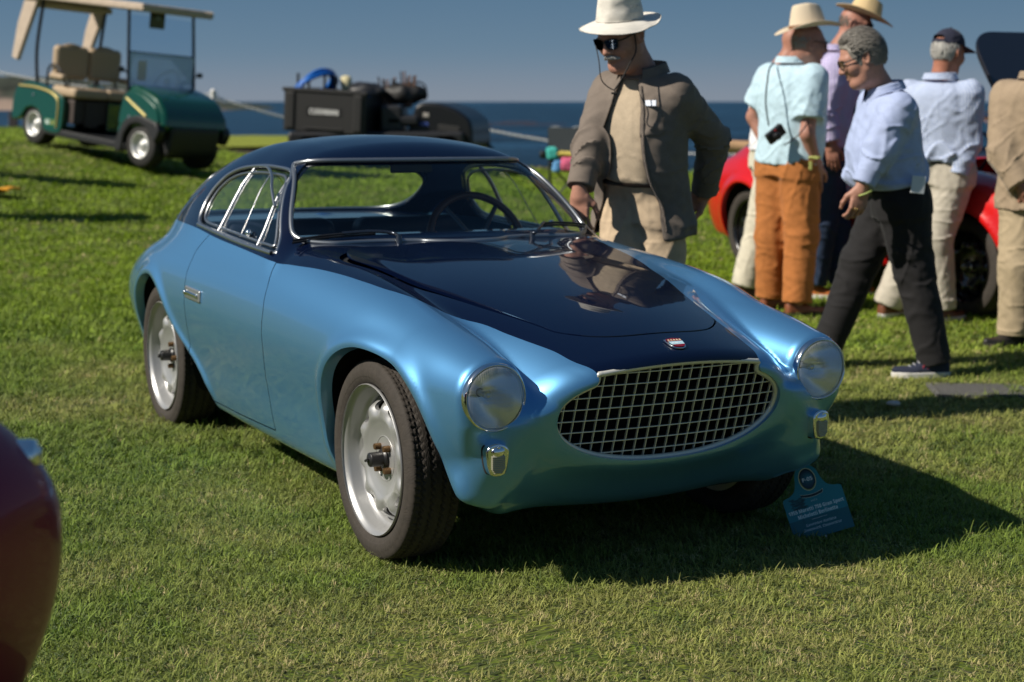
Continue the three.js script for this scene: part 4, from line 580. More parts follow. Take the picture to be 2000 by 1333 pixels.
// One person. All joints are points of the scene. o: pelvis, neckBase, tYaw (way the chest faces), head {c, yaw, pitch}, arms [{elbow, wrist, hand...}], legs [{knee, ankle, toe}], clothes
function person(o) {
  const base = V(o.pelvis.x, ground(o.pelvis.x, o.pelvis.z), o.pelvis.z), g = thing('person', o.label, 'person', base.toArray(), o.group);
  const T = frameOf(o.tYaw), left = T.l, s = o.size ?? 1, cellB = o.cell ?? 0.013, prof = torsoProf(s, o.belly ?? 0), tor = torsoField(o.pelvis, o.neckBase, left, prof, -0.12, 1.02);
  const H = frameOf(o.head.yaw, o.head.pitch ?? 0, o.head.roll ?? 0), hc = o.head.c, sh = [1, -1].map((q) => tor.at(q * 0.162 * s, 0.83, -0.01)), hip = [1, -1].map((q) => tor.at(q * 0.088 * s, -0.06, 0));
  o.arms.forEach((a, i) => { a.sh = a.shoulder ?? sh[i]; }); o.legs.forEach((l, i) => { l.hip = l.hip ?? hip[i]; });
  // ---- skin: one surface for the figure, finer pieces for the head and the hands
  const limbs = []; for (const a of o.arms) limbs.push([capsule(a.sh, a.elbow, 0.047 * s, 0.04 * s), 0.02], [capsule(a.elbow, a.wrist, 0.041 * s, 0.027 * s), 0.015]); for (const l of o.legs) limbs.push([capsule(l.hip, l.knee, 0.078 * s, 0.052 * s), 0.03], [capsule(l.knee, l.ankle, 0.052 * s, 0.036 * s), 0.02]);
  const shrunk = torsoField(o.pelvis, o.neckBase, left, prof, -0.1, 1.0, -0.022);
  const bodyF = (x, y, z) => { let f = shrunk.fn(x, y, z); for (const [c, k] of limbs) f = smin(f, c(x, y, z), k); return f; };
  const pts = [o.pelvis, o.neckBase, ...o.arms.flatMap((a) => [a.elbow, a.wrist]), ...o.legs.flatMap((l) => [l.knee, l.ankle])], [lo, hi] = boundsOf(pts, 0.27);
  let body = isoMesh(bodyF, lo, hi, 0.02, { block: 5, slack: 0.02 });
  const toH = toFrame(H, hc), nb = toH(o.neckBase.x, o.neckBase.y, o.neckBase.z), hf = headField(V(nb[0], nb[1] - 0.02, nb[2]), o.head), head = meshIn(H, hc, hf, [-0.11, Math.min(-0.24, nb[1] - 0.09), Math.min(-0.14, nb[2] - 0.09)], [0.11, 0.14, 0.14], o.headCell ?? 0.0042, { block: 6, lip: 2.2, slack: 0.03, eps: 0.0015 });
  body = joinMesh(body, head);
  for (const a of o.arms) if (a.hand) { const h = a.hand, y = h.dir.clone().normalize(), z0 = h.back.clone(), z = z0.addScaledVector(y, -z0.dot(y)).normalize(), x = y.clone().cross(z), flip = h.thumb ?? 1, F = { l: x, u: y, f: z }, fld = handField(h.curl ?? 0.6, h.s ?? 1, h.spread); body = joinMesh(body, meshIn(F, a.wrist, flip > 0 ? fld : (p, q, r) => fld(-p, q, r), [-0.09, -0.07, -0.10], [0.09, 0.20, 0.05], o.handCell ?? 0.0034, { block: 6, slack: 0.01, eps: 0.0012 })); }
  part('body', geo(shiftM(body, base), boxUV), o.skin, g);
  if (o.eyes) for (const q of [1, -1]) { const e = part('eye', placeIn(H, hc, sph(0.0122, 0.031 * q, 0.004, 0.0765, 1, 1, 1, 20, 14), base), std(lin(0.7, 0.66, 0.6), 0.25), g); part('iris', placeIn(H, hc, sph(0.0062, 0.0315 * q, 0.003, 0.0855, 1, 1, 0.6, 14, 10), base), std(lin(0.05, 0.035, 0.02), 0.2), e); }
  // ---- clothes
  const garment = (name, mat, F, bl, bh, cell, cuts = [], lip = 0.005, label) => { let m = isoMesh(F, bl, bh, cell, { block: 6, slack: 0.025, lip: 1.7, eps: cell * 0.35 }); for (const c of cuts) m = split(m, c)[1]; if (cuts.length && lip) m = flange(m, () => true, (x, y, z, nx, ny, nz) => [-nx * lip, -ny * lip, -nz * lip]); return part(name, geo(shiftM(m, base), roundUV), mat, g, label); };
  const seed = o.seed ?? 1, wr = (x, y, z, f, k) => noise(x * f + seed * 7.3, y * f * k, z * f + seed * 3.1), crease = (n) => Math.exp(-Math.pow(n / 0.16, 2));
  // trousers
  if (o.trousers) {
    const tp = torsoField(o.pelvis, o.neckBase, left, prof, -0.16, o.trousers.top ?? 0.16, 0.004), L = o.legs.map((l) => { const r = o.trousers.r ?? [0.1, 0.075, 0.064], hemDir = l.ankle.clone().sub(l.knee).normalize(); return { l, hemDir, hem: l.hem ? l.ankle.clone().addScaledVector(hemDir, l.hem) : l.ankle, up: capsule(l.hip, l.knee, r[0] * s, r[1] * s), lo: capsule(l.knee, l.ankle.clone().addScaledVector(hemDir, 0.1), r[1] * s, r[2] * s * 0.96) }; });
    const tf = (x, y, z) => { let f = tp.fn(x, y, z), n = 0; for (const q of L) { let a = smin(q.up(x, y, z), q.lo(x, y, z), 0.03); const e = q.hemDir, w = (x - q.hem.x) * e.x + (y - q.hem.y) * e.y + (z - q.hem.z) * e.z, kn = (x - q.l.knee.x) ** 2 + (y - q.l.knee.y) ** 2 + (z - q.l.knee.z) ** 2; n = Math.max(n, Math.exp(-kn / 0.05) * 0.7, 0.4 * Math.exp(-Math.pow(w + 0.07, 2) / 0.008)); f = smin(f, smax(a, w, 0.008), 0.045); } const c1 = crease(wr(x + 0.5 * y, y, z - 0.4 * y, 7, 1.9)), c2 = crease(wr(x - 0.3 * y, y + x, z, 11, 0.35)); return f - 0.009 * c1 * (0.12 + n) - 0.006 * c2 * 0.6 + 0.003 * wr(x, y, z, 6, 0.6) - 0.002 * wr(x, y, z, 26, 1.5) * n; };
    const b = boundsOf([o.pelvis, ...o.legs.flatMap((l) => [l.hip, l.knee, l.ankle]), tor.at(0, 0.2, 0)], 0.24);
    garment('trousers', o.trousers.mat, tf, ...b, o.trousers.cell ?? cellB);
    if (o.belt) { const bt = torsoField(o.pelvis, o.neckBase, left, prof, o.belt.t - 0.035, o.belt.t + 0.035, 0.012); garment('belt', o.belt.mat, bt.fn, ...boundsOf([tor.at(0, o.belt.t, 0)], 0.28), 0.009); }
  }
  // shirt, jacket
  for (const c of o.tops ?? []) {
    const pr = torsoProf((c.size ?? 1) * s, o.belly ?? 0, c.hang ?? 0), tf = torsoField(o.pelvis, o.neckBase, left, pr, c.t0 ?? 0.05, c.t1 ?? 0.985, c.grow ?? 0.012), A = !c.sleeve ? [] : o.arms.map((a) => { const w = a.wrist.clone(), r = c.r ?? [0.078, 0.064, 0.05]; const shortEnd = a.sh.clone().lerp(a.elbow, c.short ?? 1); const dir2 = c.short ? a.elbow.clone().sub(a.sh).normalize() : w.clone().sub(a.elbow).normalize(), end = c.short ? shortEnd : w.clone().addScaledVector(dir2, -(c.back ?? 0.015)); return { a, end, dir2, up: capsule(a.sh, a.elbow, r[0] * s, r[1] * s), lo: c.short ? null : capsule(a.elbow, w.clone().addScaledVector(dir2, 0.04), r[1] * s, r[2] * s), cuff: c.short ? null : capsule(end.clone().addScaledVector(dir2, -0.06), end.clone().addScaledVector(dir2, 0.02), r[2] * s + 0.003, r[2] * s + 0.003) }; });
    const amp = c.fold ?? 1, F = (x, y, z) => {
      let f = tf.fn(x, y, z), n = 0; const [X, t, Z] = tf.loc(x, y, z);
      n = Math.exp(-Math.pow((t - (c.t0 ?? 0.05) - 0.09) / 0.11, 2)) * (c.tucked ? 1.3 : 0.35);
      f -= amp * (0.008 * crease(noise(X * 11 + seed + 2.2 * t, t * 2.4 + 0.7 * noise(X * 4, t * 3, Z * 4), Z * 9 + seed)) * (0.32 + n) + 0.006 * crease(noise(X * 5 - t * 4 + seed, t * 5.5 + X * 6, Z * 5)) * (0.35 + 0.6 * n) + 0.002 * noise(x * 26, y * 20, z * 26) * (0.3 + n));
      for (const q of A) { let a = q.up(x, y, z); if (q.lo) a = smin(a, q.lo(x, y, z), 0.02); const e = q.dir2, w = (x - q.end.x) * e.x + (y - q.end.y) * e.y + (z - q.end.z) * e.z, el = Math.hypot(x - q.a.elbow.x, y - q.a.elbow.y, z - q.a.elbow.z), k = Math.exp(-Math.pow(el / 0.13, 2)), cf = q.lo ? sstep(-0.07, -0.075, w) : 1, al = ((x - q.a.sh.x) * e.x + (y - q.a.sh.y) * e.y + (z - q.a.sh.z) * e.z);
        a -= amp * (0.011 * crease(noise(al * 15 + 2.2 * noise(x * 6, y * 6, z * 6), seed + x * 5, z * 5)) * (0.12 + k) + 0.008 * crease(noise(al * 4 + seed, x * 11 + al * 3, z * 11)) * 0.5 + 0.002 * noise(x * 27, y * 27, z * 27)) * cf; a += 0.004; if (q.cuff) a = smin(a, q.cuff(x, y, z), 0.004); f = smin(f, smax(a, w, 0.006), 0.035); }
      if (c.pocket) { const d = smax(Math.max(Math.abs(X - c.pocket[0]) - 0.058, Math.abs(t - c.pocket[1]) - 0.115), 0.1 - Z, 0.01); f -= 0.0035 * sstep(0.002, -0.002, d); }
      return f;
    };
    const b = boundsOf([o.pelvis, o.neckBase, tor.at(0, (c.t0 ?? 0) - 0.05, 0), ...(c.sleeve ? o.arms.flatMap((a) => [a.sh, a.elbow, c.short ? a.elbow : a.wrist]) : [])], 0.27), cuts = (c.cuts ?? []).map((fn) => (x, y, z) => fn(...tf.loc(x, y, z), x, y, z));
    const m = garment(c.name, c.mat, F, ...b, c.cell ?? cellB, cuts, 0.006, c.labelPart);
    if (c.collar) { // stand and fall of a shirt collar round the neck
      const q = c.collar, cg = hatSheet(9, 56, (t, a) => { const open = q.open ?? 0.35, aa = open + (2 * Math.PI - 2 * open) * a / (2 * Math.PI), cs = Math.cos(aa), sn = Math.sin(aa), pt = Math.exp(-Math.pow(Math.min(aa, 2 * Math.PI - aa) - open, 2) / 0.25), r = (q.r ?? 0.068) + 0.012 + 0.012 * (t < 0.4 ? 0 : (t - 0.4) / 0.6) + 0.006 * t, y = t < 0.4 ? t / 0.4 * 0.036 : 0.036 - (t - 0.4) / 0.6 * (0.042 + 0.034 * pt); return [sn * r * 1.02, y + (q.dy ?? 0.004) - 0.02 * (cs > 0 ? cs : 0), cs * r * 0.98 - 0.012 + 0.012 * pt * t]; });
      const fm = { l: tf.l, u: V(0, 1, 0).lerp(tf.up, 0.7).normalize(), f: null }; fm.f = fm.l.clone().cross(fm.u).normalize(); part('collar', placeIn(fm, o.neckBase, cg, base), c.mat, m);
    }
    if (c.after) c.after(m, tf, g, base);
  }
  // shoes
  if (o.shoes) for (const l of o.legs) {
    const gy = ground(l.ankle.x, l.ankle.z), f = l.toe.clone().setY(0).normalize(), sd = V(0, 1, 0).cross(f), F = { l: sd, u: V(0, 1, 0), f }, c = V(l.ankle.x, gy + (l.raise ?? 0), l.ankle.z), up = (x, y, z) => { const t = clamp((z + 0.07) / 0.27, 0, 1), w = lerp(0.034, 0.047, sstep(0, 0.6, t)) * (1 - 0.55 * sstep(0.72, 1.02, t)), hgt = lerp(0.105, 0.05, sstep(0.18, 0.75, t)); return smax(smax((Math.hypot(x / w, (y - 0.03) / (hgt - 0.025) * (y > 0.03 ? 1 : 0)) - 1) * 0.035, Math.abs(z - 0.065) - 0.142, 0.03), 0.022 - y, 0.01); };
    const sole = (x, y, z) => { const t = clamp((z + 0.08) / 0.29, 0, 1), w = lerp(0.037, 0.051, sstep(0, 0.6, t)) * (1 - 0.5 * sstep(0.75, 1.02, t)); return smax(smax(Math.abs(x) - w, Math.abs(z - 0.066) - 0.15, 0.05), Math.abs(y - 0.013) - 0.0155, 0.006); };
    const b = [[-0.07, -0.02, -0.11], [0.07, 0.15, 0.24]], sm = part('shoe', geo(shiftM(meshIn(F, c, up, ...b, 0.006, { slack: 0.03 }), base), boxUV), o.shoes.mat, g); part('sole', geo(shiftM(meshIn(F, c, sole, ...b, 0.005, { slack: 0.02 }), base)), o.shoes.sole, sm); if (o.shoes.after) o.shoes.after(sm, F, c, base, l);
  }
  return { g, base, H, hc, tor, toH };
}
const foot = (px, d, up = 0) => { const x = (px - 1000) / 3103 * d * 1.0, z = -d; const w = at(px, 198 + 1.3 * 3103 / d, d); return V(w.x, ground(w.x, z) + 0.085 + up, z); };
const leather = (r, g, b) => std(lin(r, g, b), 0.45), rubberSole = std(lin(0.6, 0.58, 0.54), 0.8), darkSole = std(lin(0.02, 0.018, 0.016), 0.8);
const toW = (q, x, y, z) => fromFrame(q.H, q.hc, x, y, z).sub(q.base);           // a point of the head's frame, in the person's group
const headPart = (q, name, g, mat, parent = q.g) => part(name, placeIn(q.H, q.hc, g, q.base), mat, parent);
const dark = std(lin(0.01, 0.01, 0.011), 0.35), cordMat = std(lin(0.02, 0.018, 0.016), 0.8);
function glasses(q, tint, frame) {
  const G = new THREE.Group(); G.name = 'glasses'; q.g.add(G);
  for (const s of [1, -1]) { const sh = new THREE.Shape(); sh.moveTo(-0.027, 0.016); sh.quadraticCurveTo(0, 0.022, 0.027, 0.017); sh.quadraticCurveTo(0.029, -0.012, 0.014, -0.021); sh.quadraticCurveTo(-0.012, -0.025, -0.023, -0.013); sh.quadraticCurveTo(-0.028, 0, -0.027, 0.016); const ex = (k, d) => new THREE.ExtrudeGeometry(sh, { depth: d, bevelSize: 0.0012, bevelThickness: 0.0012, bevelSegments: 2, curveSegments: 8 }).scale(s * k, k, 1).rotateY(s * 0.26).translate(s * 0.034, 0.006, 0.098); headPart(q, 'lens', ex(0.98, 0.001), tint, G); const rim = tube(sh.getPoints(10).slice(0, -1).map((p) => [p.x, p.y, 0]), 0.0026, 60, 6, true).scale(s, 1, 1).rotateY(s * 0.26).translate(s * 0.034, 0.006, 0.099); headPart(q, 'frame', [rim, tube([[s * 0.060, 0.014, 0.090], [s * 0.076, 0.013, 0.06], [s * 0.081, 0.012, 0.0], [s * 0.082, 0.004, -0.014]], 0.0032, 20, 6)], frame, G); }
  headPart(q, 'bridge', tube([[0.010, 0.012, 0.104], [0, 0.015, 0.106], [-0.010, 0.012, 0.104]], 0.0028, 8, 6), frame, G);
}
const greyHair = hairMat(0.30, 0.28, 0.25), whiteHair = hairMat(0.55, 0.53, 0.49);
const flowDown = (d) => V(d.x * 0.3, -1, -0.25), flowBack = (d, R) => V(0.5 * (R() - 0.5), -0.35 - Math.max(0, -d.z) * 0.7, -1);
const sides = (y0, y1) => (x, y, z, r) => y < y0 + 0.1 * r && y > y1 && (z < 0.12) && !(Math.abs(x) > 0.8 && z > -0.22 && z < 0.05 && y < 0.0);

// ---- 1: the man in the white sun hat behind the coupe
{
  const d = 6.4, P = (x, y, e = 0) => at(x, y, d + e);
  const shirtMat = cloth(lin(0.185, 0.150, 0.122), { sheen: 0.3 }), tee = cloth(lin(0.46, 0.37, 0.26)), khaki = cloth(lin(0.56, 0.43, 0.29));
  const aL = polyX([[-0.3, -0.15], [-0.2, -0.14], [0.2, -0.08], [0.73, -0.058], [0.95, -0.04]]), bL = polyX([[-0.3, 0.185], [-0.2, 0.175], [0.2, 0.13], [0.73, 0.09], [0.95, 0.045]]);
  const fore = capsule(P(1153, 285, -0.08), P(1132, 374, -0.16), 0, 0);
  const q = person({
    label: 'man in white sun hat and dark overshirt standing behind the blue coupe', seed: 1, pelvis: P(1256, 385, 0.02), neckBase: P(1252, 136, -0.05), tYaw: 40 * deg, belly: 0.045, size: 0.95,
    head: { c: P(1214, 70, -0.12), yaw: 46 * deg, pitch: 24 * deg, jowl: true }, skin: skinOf(0.46, 0.24, 0.175), headCell: 0.0034,
    arms: [{ elbow: P(1393, 272, 0.06), wrist: P(1375, 380, 0.2), hand: { dir: V(-0.75, -0.55, -0.2), back: V(0.2, 0, -1), thumb: 1, curl: 0.7 } }, { elbow: P(1153, 285, -0.08), wrist: P(1132, 374, -0.16), hand: { dir: V(0.02, -1, 0.0), back: V(-0.45, 0, 0.9), thumb: -1, curl: 0.75 } }],
    legs: [{ knee: P(1296, 610, -0.05), ankle: foot(1292, 6.42), toe: V(-0.55, 0, 0.8) }, { knee: P(1206, 610, -0.1), ankle: foot(1196, 6.35), toe: V(-0.6, 0, 0.8) }],
    trousers: { mat: khaki, r: [0.108, 0.085, 0.075], top: 0.2, cell: 0.011 }, belt: { t: 0.165, mat: leather(0.02, 0.014, 0.01) },
    tops: [{ name: 'tee_shirt', mat: tee, t0: 0.16, t1: 1.0, grow: 0.004, fold: 0.55, tucked: true, cell: 0.011 },
      { name: 'overshirt', mat: shirtMat, t0: -0.27, t1: 0.975, grow: 0.026, hang: 0.028, sleeve: true, r: [0.086, 0.07, 0.056], cell: 0.0095, fold: 1.15, pocket: [0.135, 0.66], collar: { open: 0.62, r: 0.078, dy: -0.004 },
        cuts: [(X, t, Z, x, y, z) => Math.max(aL(t) - X, X - bL(t), 0.015 - Z, t - 0.95, 0.094 - fore(x, y, z))],
        after: (m, tf, g, base) => {
          part('placket', [tube([0.9, 0.73, 0.45, 0.2, 0, -0.2].map((t) => { const X = bL(t) + 0.012, Z = tf.O(t) + (tf.D(t) + 0.03) * Math.pow(Math.max(0, 1 - Math.pow(Math.abs(X) / (tf.W(t) + 0.03), 2.3)), 1 / 2.3) + 0.003; return tf.at(X, t, Z).sub(base); }), 0.006, 40, 6)], shirtMat, m);
        } }],
    shoes: { mat: leather(0.05, 0.03, 0.02), sole: darkSole },
  });
  glasses(q, phys(lin(0.01, 0.03, 0.06), 0.05, 0.6, { clearcoat: 1 }), dark);
  // moustache and the little hair under the hat
  const mo = (x, y, z) => { const a = Math.abs(x), f = capsule(V(0.004, -0.045, 0.104), V(0.036, -0.060, 0.083), 0.0105, 0.0055)(a, y, z); return f - 0.0025 * noise(x * 160, y * 60, z * 160); };
  part('moustache', geo(shiftM(meshIn(q.H, q.hc, mo, [-0.06, -0.09, 0.05], [0.06, -0.01, 0.13], 0.003), q.base)), hairMat(0.36, 0.345, 0.32), q.g);
  part('hair', geo(shiftM(turned(q.H, q.hc, locks(4, 1500, sides(0.2, -0.75), { len: 0.02, w: 0.005, lift: 0.006, flow: flowDown, s: 1.01 })), q.base)), greyHair, q.g);
  // sun hat
  const hatMat = cloth(lin(0.74, 0.70, 0.62), { sheen: 0.1, wrinkle: 0.003 }), HF = frameOf(46 * deg, 10 * deg, -4 * deg), hp = P(1211, 38, -0.12);
  const crown = hatSheet(16, 64, (t, a) => { const c = Math.cos(a), s = Math.sin(a), r = t < 0.35 ? 0.084 * Math.sin(t / 0.35 * 1.45) : lerp(0.0845, 0.099, (t - 0.35) / 0.65), y = (t < 0.35 ? 0.118 - 0.016 * Math.pow(t / 0.35, 3) : lerp(0.101, 0, (t - 0.35) / 0.65)) + 0.004 * noise(c * 3, t * 6, s * 3); const k = 1 + 0.035 * noise(c * 2.2, t * 4, s * 2.2 + 3) - 0.05 * gauss(t - 0.62, 0.14) * Math.max(0, Math.cos(a - 0.9)); return [s * r * k * 0.96, y, c * r * k * 1.08]; });
  const brim = hatSheet(10, 96, (t, a) => { const c = Math.cos(a), s = Math.sin(a), R = lerp(0.098, 0.168, t), y = -0.018 * t - 0.022 * t * t * Math.max(0, c) + 0.016 * t * t * Math.max(0, -c) + 0.010 * t * t * Math.cos(2 * a + 0.6) + 0.004 * t * noise(c * 3, s * 3, 2); return [s * R * 0.97, y, c * R * 1.05]; });
  const hat = new THREE.Group(); hat.name = 'sun_hat'; q.g.add(hat); const put = (n, g2, m) => part(n, placeIn(HF, hp, g2.scale(0.94, 0.92, 0.94), q.base), m, hat);
  put('crown', crown, hatMat); put('brim', brim, hatMat); put('brim_edge', tube(Array.from({ length: 48 }, (_, i) => { const a = i / 48 * 2 * Math.PI, c = Math.cos(a), s = Math.sin(a); return [s * 0.168 * 0.97, -0.018 - 0.022 * Math.max(0, c) + 0.016 * Math.max(0, -c) + 0.010 * Math.cos(2 * a + 0.6) + 0.004 * noise(c * 3, s * 3, 2), c * 0.168 * 1.05]; }), 0.0022, 120, 6, true), hatMat); put('seam', tube(Array.from({ length: 32 }, (_, i) => { const a = i / 32 * 2 * Math.PI; return [Math.sin(a) * 0.0985 * 0.965, 0.004, Math.cos(a) * 0.0985 * 1.085]; }), 0.002, 80, 6, true), hatMat);
  for (const a of [1.35, 1.7]) put('eyelet', new THREE.TorusGeometry(0.0035, 0.0012, 6, 16).rotateY(a).translate(Math.sin(a) * 0.092, 0.06, Math.cos(a) * 0.1), satin);
  // cords of the glasses and the hat
  const c1 = P(1200, 176, -0.28).sub(q.base), B = (x, y, e) => P(x, y, e).sub(q.base);
  part('cord', tube([toW(q, -0.06, 0, 0.09), B(1170, 120, -0.27), B(1176, 158, -0.28), B(1194, 174, -0.28), c1], 0.0022, 40, 6), cordMat, q.g);
  part('cord', tube([toW(q, 0.083, 0.03, 0.01), toW(q, 0.082, -0.05, 0.03), B(1228, 128, -0.24), B(1214, 155, -0.27), c1], 0.0028, 40, 6), cordMat, q.g);
  part('cord_toggle', [box(0.024, 0.008, 0.008, c1.x, c1.y - 0.012, c1.z, 0.003), tube([c1.clone().add(V(0, -0.01, 0)), c1.clone().add(V(-0.006, -0.05, 0)), c1.clone().add(V(0.003, -0.062, 0)), c1.clone().add(V(0.006, -0.04, 0)), c1], 0.0018, 24, 5)], cordMat, q.g);
  const pk = q.tor.at(0.135, 0.79, 0.128); part('folded_paper', box(0.058, 0.022, 0.004, 0, 0, 0, 0.001).rotateY(-50 * deg).translate(pk.x - q.base.x, pk.y - q.base.y, pk.z - q.base.z), std(lin(0.75, 0.8, 0.9), 0.8), q.g);
}
// ---- 2: the grey-haired man walking past
{
  const d = 7.7, P = (x, y, e = 0) => at(x, y, d + e), shirt = cloth(lin(0.40, 0.475, 0.70), { sheen: 0.15, rough: 0.75 });
  const q = person({
    label: 'grey haired man in light blue shirt and black trousers walking to the left', seed: 2, pelvis: P(1750, 378, 0.02), neckBase: P(1724, 176, -0.02), tYaw: 86 * deg, belly: 0.062, size: 1.06,
    head: { c: P(1681, 114, -0.05), yaw: 92 * deg, pitch: 24 * deg, jowl: true }, skin: skinOf(0.45, 0.235, 0.17), eyes: true, headCell: 0.0038,
    arms: [{ elbow: P(1718, 292, -0.22), wrist: P(1684, 366, -0.24), hand: { dir: V(-0.2, -1, 0.02), back: V(0.25, 0.05, 1), thumb: 1, curl: 0.9, s: 1.04 } }, { elbow: P(1752, 300, 0.24), wrist: P(1716, 366, 0.26), hand: { dir: V(-0.3, -0.95, 0), back: V(0, 0, -1), thumb: -1, curl: 0.7 } }],
    legs: [{ knee: P(1786, 528, -0.06), ankle: foot(1824, 7.62), toe: V(-1, 0, 0.08), hem: 0.02 }, { knee: P(1684, 508, 0.12), ankle: foot(1612, 7.85), toe: V(-1, 0, 0), hem: 0.02 }],
    trousers: { mat: cloth(lin(0.011, 0.010, 0.011), { sheen: 0.12 }), r: [0.122, 0.088, 0.07], top: 0.11, cell: 0.011 }, belt: { t: 0.075, mat: std(lin(0.30, 0.24, 0.15), 0.7, 0, { map: rep(dataTex(64, 64, (u, v) => ((u * 3 + v) % 1 < 0.5 ? [0.9, 0.85, 0.7] : [0.35, 0.3, 0.22])), 18, 18) }) },
    tops: [{ name: 'shirt', mat: shirt, t0: 0.115, t1: 0.99, grow: 0.02, sleeve: true, r: [0.085, 0.07, 0.05], tucked: true, cell: 0.0098, fold: 1.35, collar: { open: 0.3, r: 0.073 } }],
    shoes: { mat: cloth(lin(0.018, 0.024, 0.05)), sole: rubberSole, after: (sm, F, c, base) => { part('shoe_badge', placeIn(F, c, new THREE.TorusGeometry(0.014, 0.0028, 6, 5).rotateY(Math.PI / 2).translate(0.0405, 0.052, 0.055), base), std(lin(0.35, 0.02, 0.04), 0.6), sm); part('laces', placeIn(F, c, merged([0, 1, 2, 3].map((k) => tube([[-0.02, 0.078 - k * 0.009, 0.055 + k * 0.022], [0, 0.086 - k * 0.009, 0.058 + k * 0.022], [0.02, 0.078 - k * 0.009, 0.055 + k * 0.022]], 0.0022, 8, 5))), base), std(lin(0.5, 0.5, 0.52), 0.8), sm); } },
  });
  glasses(q, phys(lin(0.9, 0.92, 0.92), 0.02, 0, { transmission: 1, thickness: 0 }), dark);
  const keep = (x, y, z, r) => (y > 0.28 - 0.1 * r || z < 0.1) && y > -0.55 - 0.15 * r && !(z > 0.55 && y < 0.62) && !(Math.abs(x) > 0.72 && z > -0.12 && y < 0.02);
  const cap = (x, y, z) => { const a = x / 0.084, b = (y - 0.024) / 0.113, c = (z + 0.016) / 0.105; return (Math.sqrt(a * a + b * b + c * c) - 1) * 0.084 - 0.004 * noise(x * 45, y * 38, z * 45); };
  let hm = meshIn(q.H, q.hc, (x, y, z) => smax(smax(cap(x, y, z), -0.055 - y - Math.max(0, -z) * 0.15, 0.01), smax(z - 0.055 - Math.max(0, y - 0.06) * 1.2, 0.07 - y * 1.0 - 0.2, 0.02), 0.015), [-0.11, -0.1, -0.14], [0.11, 0.16, 0.12], 0.005, { slack: 0.03 });
  part('hair', geo(shiftM(joinMesh(hm, turned(q.H, q.hc, locks(8, 9000, keep, { len: 0.042, w: 0.0034, lift: 0.016, flow: flowBack, s: 1.09, curl: 0.007 }))), q.base)), hairMat(0.235, 0.215, 0.185), q.g);
  part('eyebrow', geo(shiftM(meshIn(q.H, q.hc, (x, y, z) => capsule(V(0.014, 0.028, 0.093), V(0.046, 0.026, 0.074), 0.0055, 0.004)(Math.abs(x), y, z) - 0.002 * noise(x * 200, y * 90, z * 200), [-0.06, 0.01, 0.05], [0.06, 0.05, 0.11], 0.003), q.base)), hairMat(0.2, 0.18, 0.15), q.g);
  const w = P(1690, 377, -0.25).sub(q.base); part('wristband', new THREE.TorusGeometry(0.034, 0.005, 6, 24).rotateX(Math.PI / 2).rotateZ(0.4).translate(w.x, w.y, w.z), std(lin(0.35, 0.42, 0.12), 0.6), q.g);
  const ring = P(1672, 408, -0.27).sub(q.base); part('ring', new THREE.TorusGeometry(0.0095, 0.002, 6, 20).rotateX(1.2).translate(ring.x, ring.y, ring.z), std(lin(0.8, 0.6, 0.25), 0.25, 1), q.g);
  const b = P(1794, 361, -0.235); const bd = tag(part('name_badge', [box(0.068, 0.082, 0.004, 0, 0, 0, 0.002)], std(lin(0.66, 0.68, 0.70), 0.5), scene), 'white paper badge clipped to the belt of the man in black trousers', 'badge'); bd.position.copy(b); bd.rotation.set(0, 0.15, -0.1);
}
function brimHat(q, HF, hp, o) {
  const hat = new THREE.Group(); hat.name = 'hat'; q.g.add(hat); const put = (n, g2, m) => part(n, placeIn(HF, hp, g2, q.base), m, hat), H = o.h ?? 0.125, rb = o.rb ?? 0.092, curlS = o.curl ?? 0.03;
  put('crown', hatSheet(20, 72, (t, a) => { const c = Math.cos(a), s = Math.sin(a), top = t < 0.4, u = top ? t / 0.4 : (t - 0.4) / 0.6, r = top ? 0.07 * Math.sin(u * 1.5708) : lerp(0.0705, rb, Math.pow(u, 0.8)), pinch = (top ? u : 1 - u) * Math.max(0, c) * 0.22 * Math.abs(s), x = s * r * (0.9 - pinch), z = c * r * 1.14; let y = top ? H - 0.012 * u * u * u : lerp(H - 0.012, 0, u); y -= 0.030 * Math.exp(-Math.pow(x / 0.018, 2)) * (1 - sstep(0.25, 0.42, t)) * (0.6 + 0.4 * c); return [x, y - 0.012 * Math.max(0, c) * (top ? 1 : 1 - u), z]; }), o.mat);
  const by = (t, a) => { const c = Math.cos(a), s = Math.sin(a); return -0.006 * t + curlS * t * t * s * s - (o.dip ?? 0.012) * t * t * c * c + (o.backUp ?? 0) * t * t * Math.max(0, -c); }, br = o.brim ?? 0.172;
  put('brim', hatSheet(10, 96, (t, a) => { const R = lerp(rb * 0.985, br, t); return [Math.sin(a) * R * 0.92, by(t, a), Math.cos(a) * R * 1.08]; }), o.mat); put('brim_edge', tube(Array.from({ length: 48 }, (_, i) => { const a = i / 48 * 2 * Math.PI; return [Math.sin(a) * br * 0.92, by(1, a), Math.cos(a) * br * 1.08]; }), 0.0024, 120, 6, true), o.mat);
  put('hat_band', hatSheet(3, 64, (t, a) => { const r = lerp(rb * 1.006, rb * 0.985 * 0.99, t); return [Math.sin(a) * r * 0.925, 0.001 + 0.018 * t, Math.cos(a) * r * 1.155]; }), o.band);
}
